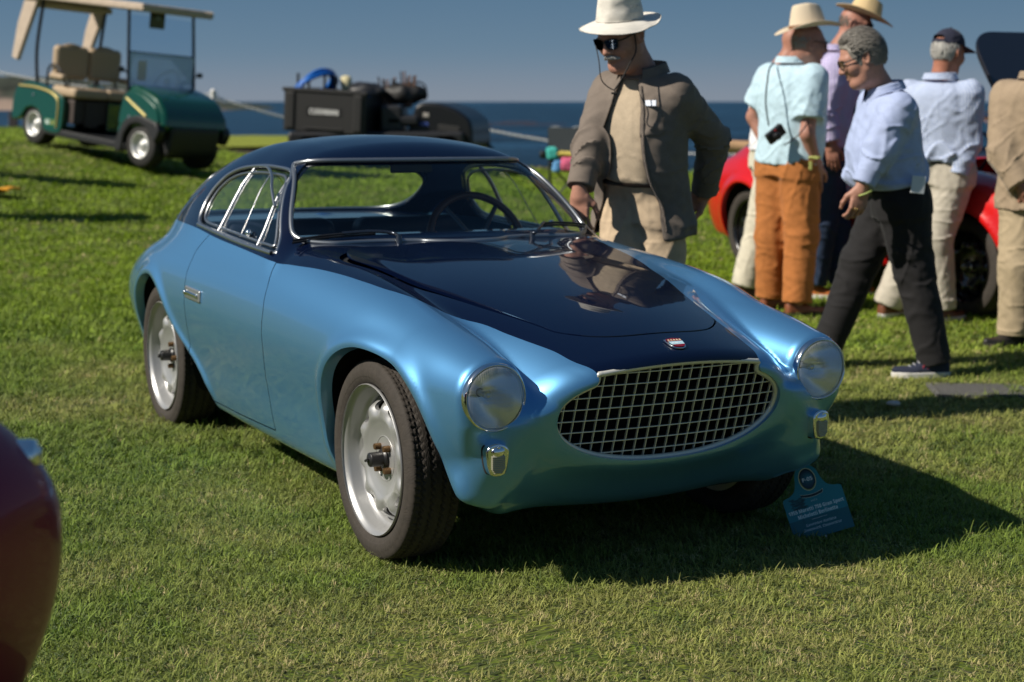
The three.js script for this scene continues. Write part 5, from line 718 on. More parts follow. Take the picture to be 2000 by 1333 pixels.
// ---- 3: the man in the light blue short-sleeved shirt
{
  const d = 9.6, P = (x, y, e = 0) => at(x, y, d + e), linen = cloth(lin(0.52, 0.70, 0.80), { sheen: 0.15 });
  const q = person({
    label: 'man in cream felt hat, pale blue short sleeved shirt and rust trousers', seed: 3, pelvis: P(1541, 312, 0), neckBase: P(1549, 122, -0.02), tYaw: -125 * deg, belly: 0.03, size: 1.1, cell: 0.0135,
    head: { c: P(1580, 86, -0.08), yaw: -98 * deg, pitch: 6 * deg }, skin: skinOf(0.43, 0.215, 0.16), headCell: 0.005,
    arms: [{ elbow: P(1472, 228, 0.2), wrist: P(1494, 282, 0.14), hand: { dir: V(0.5, -0.8, 0), back: V(-0.3, 0, 1), thumb: 1, curl: 0.6 } }, { elbow: P(1577, 262, -0.22), wrist: P(1594, 322, -0.16), hand: { dir: V(0.05, -1, -0.1), back: V(-0.1, 0, 1), thumb: -1, curl: 0.4 } }],
    legs: [{ knee: P(1508, 462, 0.06), ankle: foot(1503, 9.68), toe: V(0.7, 0, -0.6) }, { knee: P(1566, 462, -0.1), ankle: foot(1556, 9.45), toe: V(0.9, 0, -0.3) }],
    trousers: { mat: cloth(lin(0.43, 0.150, 0.035), { sheen: 0.3 }), r: [0.115, 0.09, 0.08], top: 0.1 },
    tops: [{ name: 'shirt', mat: linen, t0: -0.04, t1: 0.985, grow: 0.022, hang: 0.012, sleeve: true, short: 0.72, r: [0.088, 0.085, 0.08], fold: 1.3, collar: { open: 0.3, r: 0.072 } }],
    shoes: { mat: leather(0.22, 0.07, 0.03), sole: darkSole },
  });
  glasses(q, phys(lin(0.01, 0.01, 0.012), 0.05, 0.3), dark);
  part('hair', geo(shiftM(turned(q.H, q.hc, locks(14, 1600, sides(0.15, -0.7), { len: 0.018, w: 0.006, lift: 0.005, flow: flowDown, s: 1.01 })), q.base)), greyHair, q.g);
  brimHat(q, frameOf(-98 * deg, -7 * deg, 0), P(1578, 53, -0.08), { mat: std(lin(0.66, 0.55, 0.40), 0.85), band: std(lin(0.20, 0.08, 0.03), 0.6), brim: 0.182, h: 0.14, rb: 0.099, curl: 0.032, dip: 0.008, backUp: -0.01 });
  const kb = P(1592, 308, -0.26).sub(q.base); part('wristband', [new THREE.TorusGeometry(0.034, 0.005, 6, 20).rotateX(1.4).translate(kb.x, kb.y, kb.z), box(0.018, 0.05, 0.006, kb.x - 0.03, kb.y - 0.045, kb.z + 0.03, 0.002)], std(lin(0.5, 0.52, 0.15), 0.6), q.g);
  // the compact camera on its strap
  const c = thing('camera', 'small black compact camera hanging at the back of the pale blue shirt', 'camera', P(1515, 262, -0.235).toArray()); c.rotation.set(0.05, 0.35, 0.62);
  part('camera_body', box(0.12, 0.07, 0.035, 0, 0, 0, 0.008, 3), blackPaint, c); part('lens_barrel', lathe([[0, 0.03], [0.018, 0.03], [0.022, 0.027], [0.024, 0], [0.026, -0.005]], 32).rotateX(Math.PI / 2).translate(-0.012, -0.005, 0.02), dark, c); part("red_dot", new THREE.CylinderGeometry(0.007, 0.007, 0.003, 16).rotateX(Math.PI / 2).translate(0.004, 0.024, 0.0185), std(lin(0.6, 0.02, 0.02), 0.4), c); part('dial', new THREE.CylinderGeometry(0.009, 0.009, 0.008, 20).translate(0.042, 0.037, 0), satin, c);
  const st = [P(1512, 122, -0.06), P(1503, 135, -0.16), P(1499, 160, -0.215), P(1496, 200, -0.235), P(1502, 246, -0.255)], s2 = [P(1532, 284, -0.26), P(1562, 262, -0.3), P(1590, 218, -0.2)];
  const strap = tag(part('camera_strap', [tube(st, 0.005, 30, 6), tube(s2, 0.004, 20, 6)], dark, scene), 'thin black camera strap across the pale blue shirt', 'strap');
}
// ---- 4: the man in white behind him
{
  const d = 10.2, P = (x, y, e = 0) => at(x, y, d + e);
  const q = person({ label: 'man in white shirt and cream trousers mostly hidden behind the pale blue shirt', seed: 4, pelvis: P(1511, 302, 0), neckBase: P(1527, 124, 0), tYaw: -95 * deg, size: 1.08, belly: 0.03, head: { c: P(1560, 84, 0), yaw: -95 * deg, pitch: 8 * deg }, skin: skinOf(0.42, 0.2, 0.14), headCell: 0.006, handCell: 0.0045, cell: 0.015,
    arms: [{ elbow: P(1500, 215, 0.25), wrist: P(1540, 272, 0.22), hand: { dir: V(0.8, -0.5, 0), back: V(0, 0.5, -0.8), thumb: 1, curl: 0.5 } }, { elbow: P(1487, 215, -0.22), wrist: P(1530, 275, -0.2), hand: { dir: V(0.8, -0.5, 0), back: V(0, 0.5, 0.8), thumb: -1, curl: 0.5 } }],
    legs: [{ knee: P(1520, 440, 0.1), ankle: foot(1512, 10.35), toe: V(1, 0, 0) }, { knee: P(1487, 440, -0.05), ankle: foot(1455, 10.15), toe: V(1, 0, 0.1) }],
    trousers: { mat: cloth(lin(0.62, 0.57, 0.45)), r: [0.115, 0.09, 0.082], top: 0.14 }, tops: [{ name: 'shirt', mat: cloth(lin(0.78, 0.77, 0.8), { sheen: 0.1 }), t0: 0.03, t1: 0.985, grow: 0.022, sleeve: true, r: [0.085, 0.07, 0.052], tucked: true }], shoes: { mat: leather(0.1, 0.05, 0.03), sole: darkSole } });
  // two more visitors stand just outside the left edge; only their shadows lie on the lawn in view
  for (const [x, z, lb] of [[-4.95, -13.2, 'visitor outside the left edge whose shadow crosses the lawn nearest the coupe'], [-5.75, -15.6, 'visitor outside the left edge whose shadow lies under the golf cart']]) { const c = q.g.clone(); c.name = numbered('person'); scene.add(c); c.position.set(x, ground(x, z), z); c.userData = { label: lb, category: 'person' }; }
}
// ---- 5: the man in the straw hat with a camera
{
  const d = 10.3, P = (x, y, e = 0) => at(x, y, d + e), ging = cloth(lin(1, 1, 1), { check: [[0.86, 0.83, 0.92], [0.40, 0.35, 0.60], 8] });
  const q = person({ label: 'man in straw hat and purple checked shirt holding a camera', seed: 5, pelvis: P(1613, 296, 0), neckBase: P(1634, 98, -0.02), tYaw: -85 * deg, size: 1.12, belly: 0.03, cell: 0.014, head: { c: P(1672, 48, -0.02), yaw: -72 * deg, pitch: 14 * deg }, skin: skinOf(0.42, 0.20, 0.145), headCell: 0.005, handCell: 0.004,
    arms: [{ elbow: P(1640, 228, 0.28), wrist: P(1655, 238, 0.0), hand: { dir: V(0.9, 0.2, 0.2), back: V(0, -0.6, 0.7), thumb: 1, curl: 0.8 } }, { elbow: P(1610, 222, -0.24), wrist: P(1624, 282, -0.26), hand: { dir: V(0.15, -1, 0), back: V(-0.2, 0, 1), thumb: -1, curl: 0.5 } }],
    legs: [{ knee: P(1632, 445, 0.1), ankle: foot(1646, 10.35), toe: V(0.95, 0, 0.25) }, { knee: P(1604, 445, -0.08), ankle: foot(1588, 10.2), toe: V(0.95, 0, 0.3) }],
    trousers: { mat: cloth(lin(0.022, 0.042, 0.09)), r: [0.112, 0.088, 0.078], top: 0.14 }, tops: [{ name: 'shirt', mat: ging, t0: 0.06, t1: 0.985, grow: 0.02, sleeve: true, r: [0.086, 0.07, 0.052], tucked: true, fold: 1.1, collar: { open: 0.4, r: 0.074 } }], shoes: { mat: leather(0.42, 0.12, 0.02), sole: rubberSole } });
  glasses(q, phys(lin(0.01, 0.01, 0.012), 0.05, 0.3), dark);
  part('hair', geo(shiftM(turned(q.H, q.hc, locks(24, 1600, sides(0.15, -0.7), { len: 0.02, w: 0.006, lift: 0.006, flow: flowDown, s: 1.01 })), q.base)), hairMat(0.2, 0.18, 0.15), q.g);
  brimHat(q, frameOf(-72 * deg, 20 * deg, -4 * deg), P(1689, 30, -0.02), { mat: std(lin(0.62, 0.46, 0.24), 0.8), band: std(lin(0.45, 0.30, 0.10), 0.6), brim: 0.178, h: 0.125, rb: 0.096, curl: 0.03, dip: 0.004, backUp: 0.012 });
  const c = thing('camera', 'black camera with long lens held in front of the purple checked shirt', 'camera', P(1662, 216, -0.12).toArray()); c.rotation.set(-0.1, -1.1, 0.1);
  part('camera_body', [box(0.14, 0.09, 0.06, 0, 0, 0, 0.012, 3), box(0.05, 0.03, 0.05, 0, 0.055, 0, 0.01, 3)], blackPaint, c); part('lens_barrel', lathe([[0, 0.11], [0.032, 0.112], [0.036, 0.105], [0.034, 0.03], [0.03, 0]], 32).rotateX(Math.PI / 2).translate(0, -0.005, 0.02), dark, c); part('grip', box(0.03, 0.085, 0.04, -0.068, 0, 0.02, 0.012, 3), dark, c);
  part('shoulder_strap', tube([P(1654, 108, -0.1).sub(q.base), P(1664, 150, -0.14).sub(q.base), P(1668, 195, -0.15).sub(q.base)], 0.008, 20, 6), dark, q.g);
}
// ---- 6: the man in the navy cap, from behind
{
  const d = 9.4, P = (x, y, e = 0) => at(x, y, d + e), check = cloth(lin(1, 1, 1), { check: [[0.86, 0.89, 0.95], [0.33, 0.43, 0.64], 8] });
  const q = person({ label: 'man in navy cap and blue checked shirt seen from behind beside the red car', seed: 6, pelvis: P(1832, 330, 0), neckBase: P(1838, 154, -0.02), tYaw: -152 * deg, size: 1.06, belly: 0.04, cell: 0.013, head: { c: P(1853, 104, -0.02), yaw: -125 * deg, pitch: 10 * deg }, skin: skinOf(0.44, 0.19, 0.125), headCell: 0.0045, handCell: 0.004,
    arms: [{ elbow: P(1772, 280, 0.1), wrist: P(1796, 352, 0.06), hand: { dir: V(0.3, -0.9, 0), back: V(-0.3, 0, 1), thumb: 1, curl: 0.5 } }, { elbow: P(1890, 282, -0.1), wrist: P(1868, 348, -0.14), hand: { dir: V(-0.25, -0.95, 0.05), back: V(0.2, 0, 1), thumb: -1, curl: 0.3 } }],
    legs: [{ knee: P(1786, 480, 0.05), ankle: foot(1734, 9.45), toe: V(0.75, 0, -0.6), hem: 0.015 }, { knee: P(1826, 475, -0.08), ankle: foot(1838, 9.3), toe: V(0.8, 0, -0.55), hem: 0.015 }],
    trousers: { mat: cloth(lin(0.52, 0.47, 0.385)), r: [0.118, 0.092, 0.082], top: 0.16 }, belt: { t: 0.105, mat: leather(0.03, 0.02, 0.015) }, tops: [{ name: 'shirt', mat: check, t0: 0.10, t1: 0.985, grow: 0.022, sleeve: true, r: [0.086, 0.072, 0.055], tucked: true, fold: 1.3, collar: { open: 0.3, r: 0.073 } }], shoes: { mat: leather(0.16, 0.055, 0.025), sole: rubberSole } });
  part('hair', geo(shiftM(turned(q.H, q.hc, locks(34, 4200, (x, y, z, r) => y < 0.32 && y > -0.55 && z < 0.1 && !(Math.abs(x) > 0.75 && z > -0.2 && y < 0.05), { len: 0.026, w: 0.006, lift: 0.010, flow: flowDown, s: 1.03 })), q.base)), whiteHair, q.g);
  // baseball cap
  const cap = new THREE.Group(); cap.name = 'cap'; q.g.add(cap); const navy = cloth(lin(0.020, 0.022, 0.045), { sheen: 0.2 }), CF = frameOf(-125 * deg, 8 * deg), cp = fromFrame(q.H, q.hc, 0, 0.045, -0.01), put = (n, g2, m) => part(n, placeIn(CF, cp, g2, q.base), m, cap);
  put('crown', hatSheet(18, 96, (t, a) => { const el = (1 - t) * Math.PI / 2, c = Math.cos(a), s = Math.sin(a), open = c < -0.55 ? sstep(-0.8, -0.95, c) : 0, y = Math.max(0.098 * Math.sin(el), open * 0.045); return [s * 0.087 * Math.cos(el) * 1.0, y, c * 0.105 * Math.cos(el)]; }), navy);
  put('strap', hatSheet(3, 20, (t, a) => { const b = Math.PI - 0.62 + 1.24 * a / (2 * Math.PI); return [Math.sin(b) * 0.088, 0.0 + 0.022 * t, Math.cos(b) * 0.106]; }), navy);
  put('peak', hatSheet(6, 40, (t, a) => { const b = -1.05 + 2.1 * a / (2 * Math.PI), R = lerp(0.087, 0.175, t); return [Math.sin(b) * R * (0.95 - 0.15 * t), 0.004 - 0.02 * t - 0.02 * t * Math.pow(Math.sin(b), 2), Math.cos(b) * R * 1.08 + 0.012]; }), navy); put('button', sph(0.007, 0, 0.098, 0), navy);
}
// ---- 7: the man in the tan jacket at the right edge
{
  const d = 8.5, P = (x, y, e = 0) => at(x, y, d + e), tweed = cloth(lin(0.34, 0.255, 0.17), { sheen: 0.3 });
  const pr = person({ label: 'man in tan jacket and khaki trousers at the right edge of the picture', seed: 7, pelvis: P(2034, 370, 0), neckBase: P(2032, 150, -0.02), tYaw: -140 * deg, size: 1.06, belly: 0.04, head: { c: P(2046, 96, -0.02), yaw: -130 * deg, pitch: 10 * deg }, skin: skinOf(0.42, 0.2, 0.14), headCell: 0.006, handCell: 0.0045,
    arms: [{ elbow: P(1962, 300, -0.02), wrist: P(1998, 368, -0.12), hand: { dir: V(0.6, -0.7, 0), back: V(-0.4, 0, 1), thumb: 1, curl: 0.5 } }, { elbow: P(2110, 300, -0.1), wrist: P(2090, 372, -0.2), hand: { dir: V(-0.4, -0.9, 0), back: V(0.3, 0, 1), thumb: -1, curl: 0.5 } }],
    legs: [{ knee: P(1990, 520, 0), ankle: foot(1981, 8.52), toe: V(-0.9, 0, 0.4), hem: 0.02 }, { knee: P(2050, 520, -0.05), ankle: foot(2055, 8.45), toe: V(0.7, 0, -0.6) }],
    trousers: { mat: cloth(lin(0.42, 0.33, 0.21)), r: [0.118, 0.096, 0.085], top: 0.14 }, tops: [{ name: 'jacket', mat: tweed, t0: -0.16, t1: 0.985, grow: 0.034, hang: 0.015, sleeve: true, r: [0.095, 0.08, 0.064], fold: 1.0, collar: { open: 0.4, r: 0.078 } }], shoes: { mat: leather(0.015, 0.013, 0.012), sole: darkSole } });
}
// ---- 8: the man in the dark suit behind the raised bonnet
{
  const d = 11.4, P = (x, y, e = 0) => at(x, y, d + e), suit = cloth(lin(0.012, 0.015, 0.03)), q = person({ label: 'man in dark suit with white cuff hidden behind the raised bonnet', seed: 8, pelvis: P(2004, 305, 0), neckBase: P(2006, 150, 0), tYaw: 25 * deg, size: 1.0, head: { c: P(2004, 112, -0.03), yaw: 30 * deg, pitch: 20 * deg }, skin: skinOf(0.42, 0.2, 0.14), headCell: 0.006, handCell: 0.004,
    arms: [{ elbow: P(2046, 225, -0.05), wrist: P(2020, 250, -0.3), hand: { dir: V(-0.7, 0, 0.5), back: V(0, 1, 0), thumb: 1, curl: 0.6 } }, { elbow: P(1971, 200, -0.12), wrist: P(1956, 232, -0.3), hand: { dir: V(-0.05, -1, 0.1), back: V(-0.4, 0, 0.9), thumb: -1, curl: 0.8 } }],
    legs: [{ knee: P(2030, 420, 0), ankle: foot(2030, 11.4), toe: V(-0.3, 0, 0.9) }, { knee: P(1985, 420, 0), ankle: foot(1984, 11.4), toe: V(-0.4, 0, 0.9) }],
    trousers: { mat: suit, top: 0.14 }, tops: [{ name: 'jacket', mat: suit, t0: -0.16, t1: 0.985, grow: 0.03, sleeve: true, r: [0.085, 0.068, 0.052], back: 0.05 }], shoes: { mat: leather(0.015, 0.013, 0.012), sole: darkSole } });
  const w = P(1957.5, 226, -0.29).sub(q.base); part('cuff', new THREE.CylinderGeometry(0.044, 0.042, 0.05, 24).rotateZ(-0.3).translate(w.x, w.y, w.z), std(lin(0.8, 0.8, 0.82), 0.8), q.g);
  const c = thing('camera', 'black camera in the hand with the white cuff', 'camera', P(1958, 257, -0.34).toArray()); c.rotation.set(0.2, 0.5, 0.3); part('camera_body', box(0.11, 0.075, 0.05, 0, 0, 0, 0.01, 3), blackPaint, c); part('lens_barrel', lathe([[0, 0.07], [0.028, 0.072], [0.032, 0.065], [0.03, 0]], 28).rotateX(Math.PI / 2).translate(0, 0, 0.02), dark, c);
}
// ---------------------------------------------------------------- the other cars
// a second body field for the red coupe: s = [length ahead, etc.] kept simple, with its own proportions
const redHood = curve([[-3.3, 0.60], [-3.1, 0.74], [-2.7, 0.86], [-2.2, 0.90], [-1.6, 0.93], [-0.8, 0.93], [-0.4, 0.90], [0, 0.87], [0.4, 0.80], [0.7, 0.68], [0.85, 0.56]]), redPlan = curve([[-3.3, 0.5], [-3.0, 0.68], [-2.5, 0.76], [-1.5, 0.775], [-0.4, 0.77], [0.1, 0.755], [0.5, 0.70], [0.8, 0.58]]);
const redArch = (x, y) => Math.min(Math.hypot(x, y - 0.30), Math.hypot(x + 2.35, y - 0.30)) - 0.345;
const redRoof = curve([[-3.0, 0.75], [-2.7, 0.95], [-2.3, 1.13], [-1.9, 1.22], [-1.5, 1.245], [-1.15, 1.22], [-0.9, 1.12]]);
function redField(x, y, z) {
  const az = Math.abs(z), side = az - redPlan(x) + 0.55 * Math.pow(y - 0.5, 2) + (y < 0.5 ? Math.pow(0.5 - y, 2) * 0.3 : 0);
  let f = smax(side, (y - redHood(x) + 0.16 * az * az) * 0.95, 0.12); f = smax(f, x - 0.80 + 0.2 * az * az + (y - 0.5) * (y - 0.5), 0.15); f = smax(f, -3.25 - x + 0.2 * az * az + (y - 0.62) * (y - 0.62) * 0.8, 0.15); f = smax(f, 0.2 - y, 0.05);
  f -= 0.05 * gauss(Math.hypot((x + 0.02) * 0.8, y - 0.75), 0.33) * sstep(0.4, 0.65, az) + 0.05 * gauss(Math.hypot((x + 2.4) * 0.8, y - 0.75), 0.36) * sstep(0.4, 0.65, az);
  if (az > 0.4) f -= 0.014 * gauss(redArch(x, y) - 0.016, 0.03);
  let g = smax((az - 0.66 + 0.5 * (y - 0.85)) * 0.88, (y - redRoof(x) + 0.22 * az * az) * 0.93, 0.12); g = smax(g, (x + 0.62 + (y - 0.9) * 1.15 + 0.2 * az * az) * 0.65, 0.06); g = smax(g, 0.84 - y, 0.05);
  return smin(f, g, 0.04);
}
{
  const car = thing('red_sports_car', 'red sports car with its bonnet raised behind the group of men', 'car');
  const front = at(1884, 612, 9.5), rear = at(1480, 520, 11.55); front.y = ground(front.x, front.z); rear.y = ground(rear.x, rear.z);
  const F = front.clone().sub(rear).normalize(), yaw = Math.atan2(-F.z, F.x), sideOff = V(-F.z, 0, F.x).normalize();  // towards the car's right
  car.position.copy(front).addScaledVector(sideOff, -0.70); car.rotation.set(0, yaw, 0); car.rotateZ(Math.asin(F.y));
  const red = phys(lin(0.62, 0.006, 0.006), 0.3, 0.05, { clearcoat: 1, clearcoatRoughness: 0.03 }), blackTop = phys(lin(0.008, 0.008, 0.012), 0.3, 0, { clearcoat: 1 });
  let m = isoMesh(redField, [-3.4, 0.1, -0.9], [0.95, 1.35, 0.9], 0.024, { eps: 0.005, lip: 1.5, block: 6, slack: 0.02 });
  m = split(m, (x, y, z) => Math.max(redArch(x, y), 0.45 - Math.abs(z)))[1]; m = flange(m, (x, y, z) => Math.abs(redArch(x, y)) < 0.003 && Math.abs(z) > 0.5, (x, y, z) => [0, 0, -Math.sign(z) * 0.04]);
  const dlo = polyDist(loop2([[-2.35, 0.95], [-2.2, 1.08], [-1.85, 1.155], [-1.45, 1.175], [-1.16, 1.14], [-0.86, 0.95], [-1.3, 0.935], [-1.9, 0.935]], 60)), wsq = (x, y, z) => Math.max(Math.abs(z) - 0.60 + 0.55 * (y - 0.9), 0.95 - y, y - 1.155, -1.1 - x), rwq = (x, y, z) => Math.max(Math.abs(z) - 0.45, 0.98 - y, y - 1.13, x + 2.3);
  let gl; [gl, m] = split(m, (x, y, z, nx) => Math.min(Math.max(dlo(x, y), 0.3 - Math.abs(z)), Math.max(wsq(x, y, z), (0.25 - nx) * 0.2), rwq(x, y, z)));
  m = flange(m, (x, y, z) => y > 0.9, (x, y, z, nx, ny, nz) => [-nx * 0.02, -ny * 0.02, -nz * 0.02]);
  let eng; [eng, m] = split(m, (x, y, z, nx, ny) => Math.max(Math.abs(x + 0.02) - 0.52, Math.abs(z) - 0.5, 0.6 - y, (0.5 - ny) * 0.1)); m = flange(m, (x, y, z, nx, ny) => ny > 0.4 && Math.abs(x) < 0.56, () => [0, -0.03, 0]);
  let top; [top, m] = split(m, (x, y, z) => Math.max(0.915 - y - 0.03 * sstep(-0.9, -2.4, x), x + 0.45));
  part('body', geo(m), red, car); part('cabin', geo(top), blackTop, car, 'black roof and window pillars'); part('window', geo(gl), paneGlass, car);
  const doorD = polyDist([[-1.85, 0.3], [-1.9, 0.6], [-1.82, 0.9], [-0.78, 0.9], [-0.72, 0.6], [-0.74, 0.3]]), onZ = (x, y) => { let a = 0.3, b = 1; for (let k = 0; k < 24; k++) { const c = (a + b) / 2; if (redField(x, y, c) > 0) b = c; else a = c; } return a; };
  part('door_gap', tube([[-0.78, 0.9], [-0.73, 0.6], [-0.74, 0.32]].map(([x, y]) => [x, y, onZ(x, y) - 0.002]), 0.004, 24, 6), blackGap, car); part('door_gap', tube([[-1.82, 0.9], [-1.9, 0.6], [-1.86, 0.32]].map(([x, y]) => [x, y, onZ(x, y) - 0.002]), 0.004, 24, 6), blackGap, car);
  part('chrome_strip', tube([-2.3, -1.9, -1.4, -0.85].map((x) => [x, 0.925, onZ(x, 0.925) + 0.004]), 0.009, 30, 6), chrome, car); part('sill_strip', tube([-1.9, -1.2, -0.45].map((x) => [x, 0.33, onZ(x, 0.33) + 0.002]), 0.006, 20, 6), blackGap, car);
  const kit = { hub: satin, nut: dark }, rimBlack = phys(lin(0.012, 0.012, 0.013), 0.25, 0.3, { clearcoat: 1 }); for (const [x, s] of [[0, 1], [0, -1], [-2.35, 1], [-2.35, -1]]) { const w = wheelInto(car, 0.30, 0.215, 0.18, rimBlack, kit); w.position.set(x, 0.3, 0.725 * s); if (s < 0) w.rotation.y = Math.PI; w.rotateZ(x + 0.4); }
  for (const x0 of [0, -2.35]) for (const q of [1, -1]) { const g = merged([new THREE.CylinderGeometry(0.37, 0.37, 0.3, 48, 6, true).rotateX(Math.PI / 2).translate(x0, 0.30, q * 0.58), new THREE.CircleGeometry(0.38, 48).translate(x0, 0.30, q * 0.45)]), a = g.attributes; part('wheel_well', geo(split({ p: [...a.position.array], n: [...a.normal.array], i: [...Array(a.position.count).keys()] }, (x, y, z) => Math.max(redField(x, y, z) + 0.015, 0.2 - y))[0]), wellBlack, car); }
  part('engine', [box(0.6, 0.3, 0.4, -0.05, 0.6, 0, 0.05, 3), rod([-0.25, 0.78, -0.1], [0.2, 0.78, -0.1], 0.05), rod([-0.25, 0.76, 0.12], [0.2, 0.76, 0.12], 0.04), sph(0.11, 0.1, 0.78, -0.25), box(0.9, 0.02, 1.0, -0.02, 0.42, 0)], std(lin(0.05, 0.05, 0.05), 0.5, 0.5), car);
  // the raised bonnet, hinged at the nose
  const bs = new THREE.Shape(); bs.moveTo(0, -0.46); bs.lineTo(0, 0.46); bs.quadraticCurveTo(0.6, 0.60, 0.98, 0.58); bs.quadraticCurveTo(1.14, 0.56, 1.14, 0.40); bs.lineTo(1.14, -0.40); bs.quadraticCurveTo(1.14, -0.56, 0.98, -0.58); bs.quadraticCurveTo(0.6, -0.60, 0, -0.46);
  const bon = new THREE.Group(); bon.name = 'raised_bonnet'; bon.position.set(0.45, 0.78, 0); car.add(bon); const panel = new THREE.ExtrudeGeometry(bs, { depth: 0.012, bevelSize: 0.008, bevelThickness: 0.006, bevelSegments: 3, curveSegments: 16 }); panel.rotateX(Math.PI / 2).rotateY(Math.PI);
  part('bonnet_skin', panel.clone().translate(0, 0.016, 0), blackTop, bon); part('bonnet_liner', panel.scale(0.985, 1, 0.985), std(lin(0.007, 0.007, 0.008), 0.7), bon); bon.rotation.z = -52 * deg; part('stay_rod', rod([0.2, 0.7, 0.5], [0.1, 1.25, 0.5], 0.006), satin, car);
  const st = new THREE.TorusGeometry(0.18, 0.012, 10, 40).rotateY(Math.PI / 2).rotateZ(-0.4).translate(-1.25, 0.88, -0.33); part('steering_wheel', st, dark, car); part('seat', [box(0.5, 0.14, 1.2, -1.7, 0.5, 0, 0.05, 3), box(0.14, 0.5, 1.2, -1.98, 0.7, 0, 0.05, 3)], dark, car); part('underfloor', box(3.6, 0.03, 1.1, -1.2, 0.23, 0), wellBlack, car);
}
{
  // the maroon tail in the foreground at the left
  const car = thing('maroon_car', 'dark maroon car whose rounded tail enters at the lower left', 'car'); car.position.set(-1.402, ground(-1, -1.5), -1.82); car.rotation.y = -25 * deg;
  const top = curve([[-2.6, 0.95], [-1.5, 0.92], [-0.6, 0.98], [0.0, 0.965], [0.3, 0.945], [0.6, 0.90]]), fld = (x, y, z) => { const az = Math.abs(z), t = 0.60 - 0.26 * Math.pow(az, 3) - (y > 0.75 ? 3.0 : 1.1) * (y - 0.75) * (y - 0.75); let f = smax((x - t) * 0.8, (y - top(x) - 0.06 * gauss(az - 0.55, 0.2) + 0.12 * az * az) * 0.95, 0.14); f = smax(f, az - 0.80 + 0.5 * Math.pow(y - 0.6, 2), 0.16); f = smax(f, 0.16 - y, 0.06); return smax(f, -2.4 - x, 0.03); };
  const wine = phys(lin(0.22, 0.004, 0.03), 0.4, 0.1, { clearcoat: 0.3, clearcoatRoughness: 0.01, specularIntensity: 0.4 });
  const CAP = (() => { const toC = (p) => { const x = p.x + 1.402, z = p.z + 1.82, c = Math.cos(-25 * deg), s = Math.sin(-25 * deg); return [x * c - z * s, p.y - ground(-1, -1.5), x * s + z * c]; }; let a = 1.0, b = 2.6; for (let k = 0; k < 300; k++) { const q = toC(at(62, 890, a)); if (fld(...q) < 0) return q; a += 0.006; } return [0.4, 0.8, -0.5]; })();
  let m = isoMesh(fld, [-2.5, 0.08, -0.95], [0.75, 1.15, 0.95], 0.03, { eps: 0.006, slack: 0.03 }), cutter; m = split(m, (x, y, z) => Math.max(Math.hypot(x + 0.95, y - 0.31) - 0.36, 0.5 - Math.abs(z)))[1]; part('body', geo(m), wine, car);
  for (const s of [1, -1]) { const w = wheelInto(car, 0.31, 0.21, 0.17, chrome, {}); w.position.set(-0.95, 0.31, 0.70 * s); if (s < 0) w.rotation.y = Math.PI; }
  part('chrome_cap', [lathe([[0, 0.012], [0.012, 0.013], [0.014, 0.008], [0.021, 0.007], [0.024, 0], [0.024, -0.02]], 32).rotateZ(-Math.PI / 2).rotateY(0.6).translate(...CAP)], chrome, car);
}
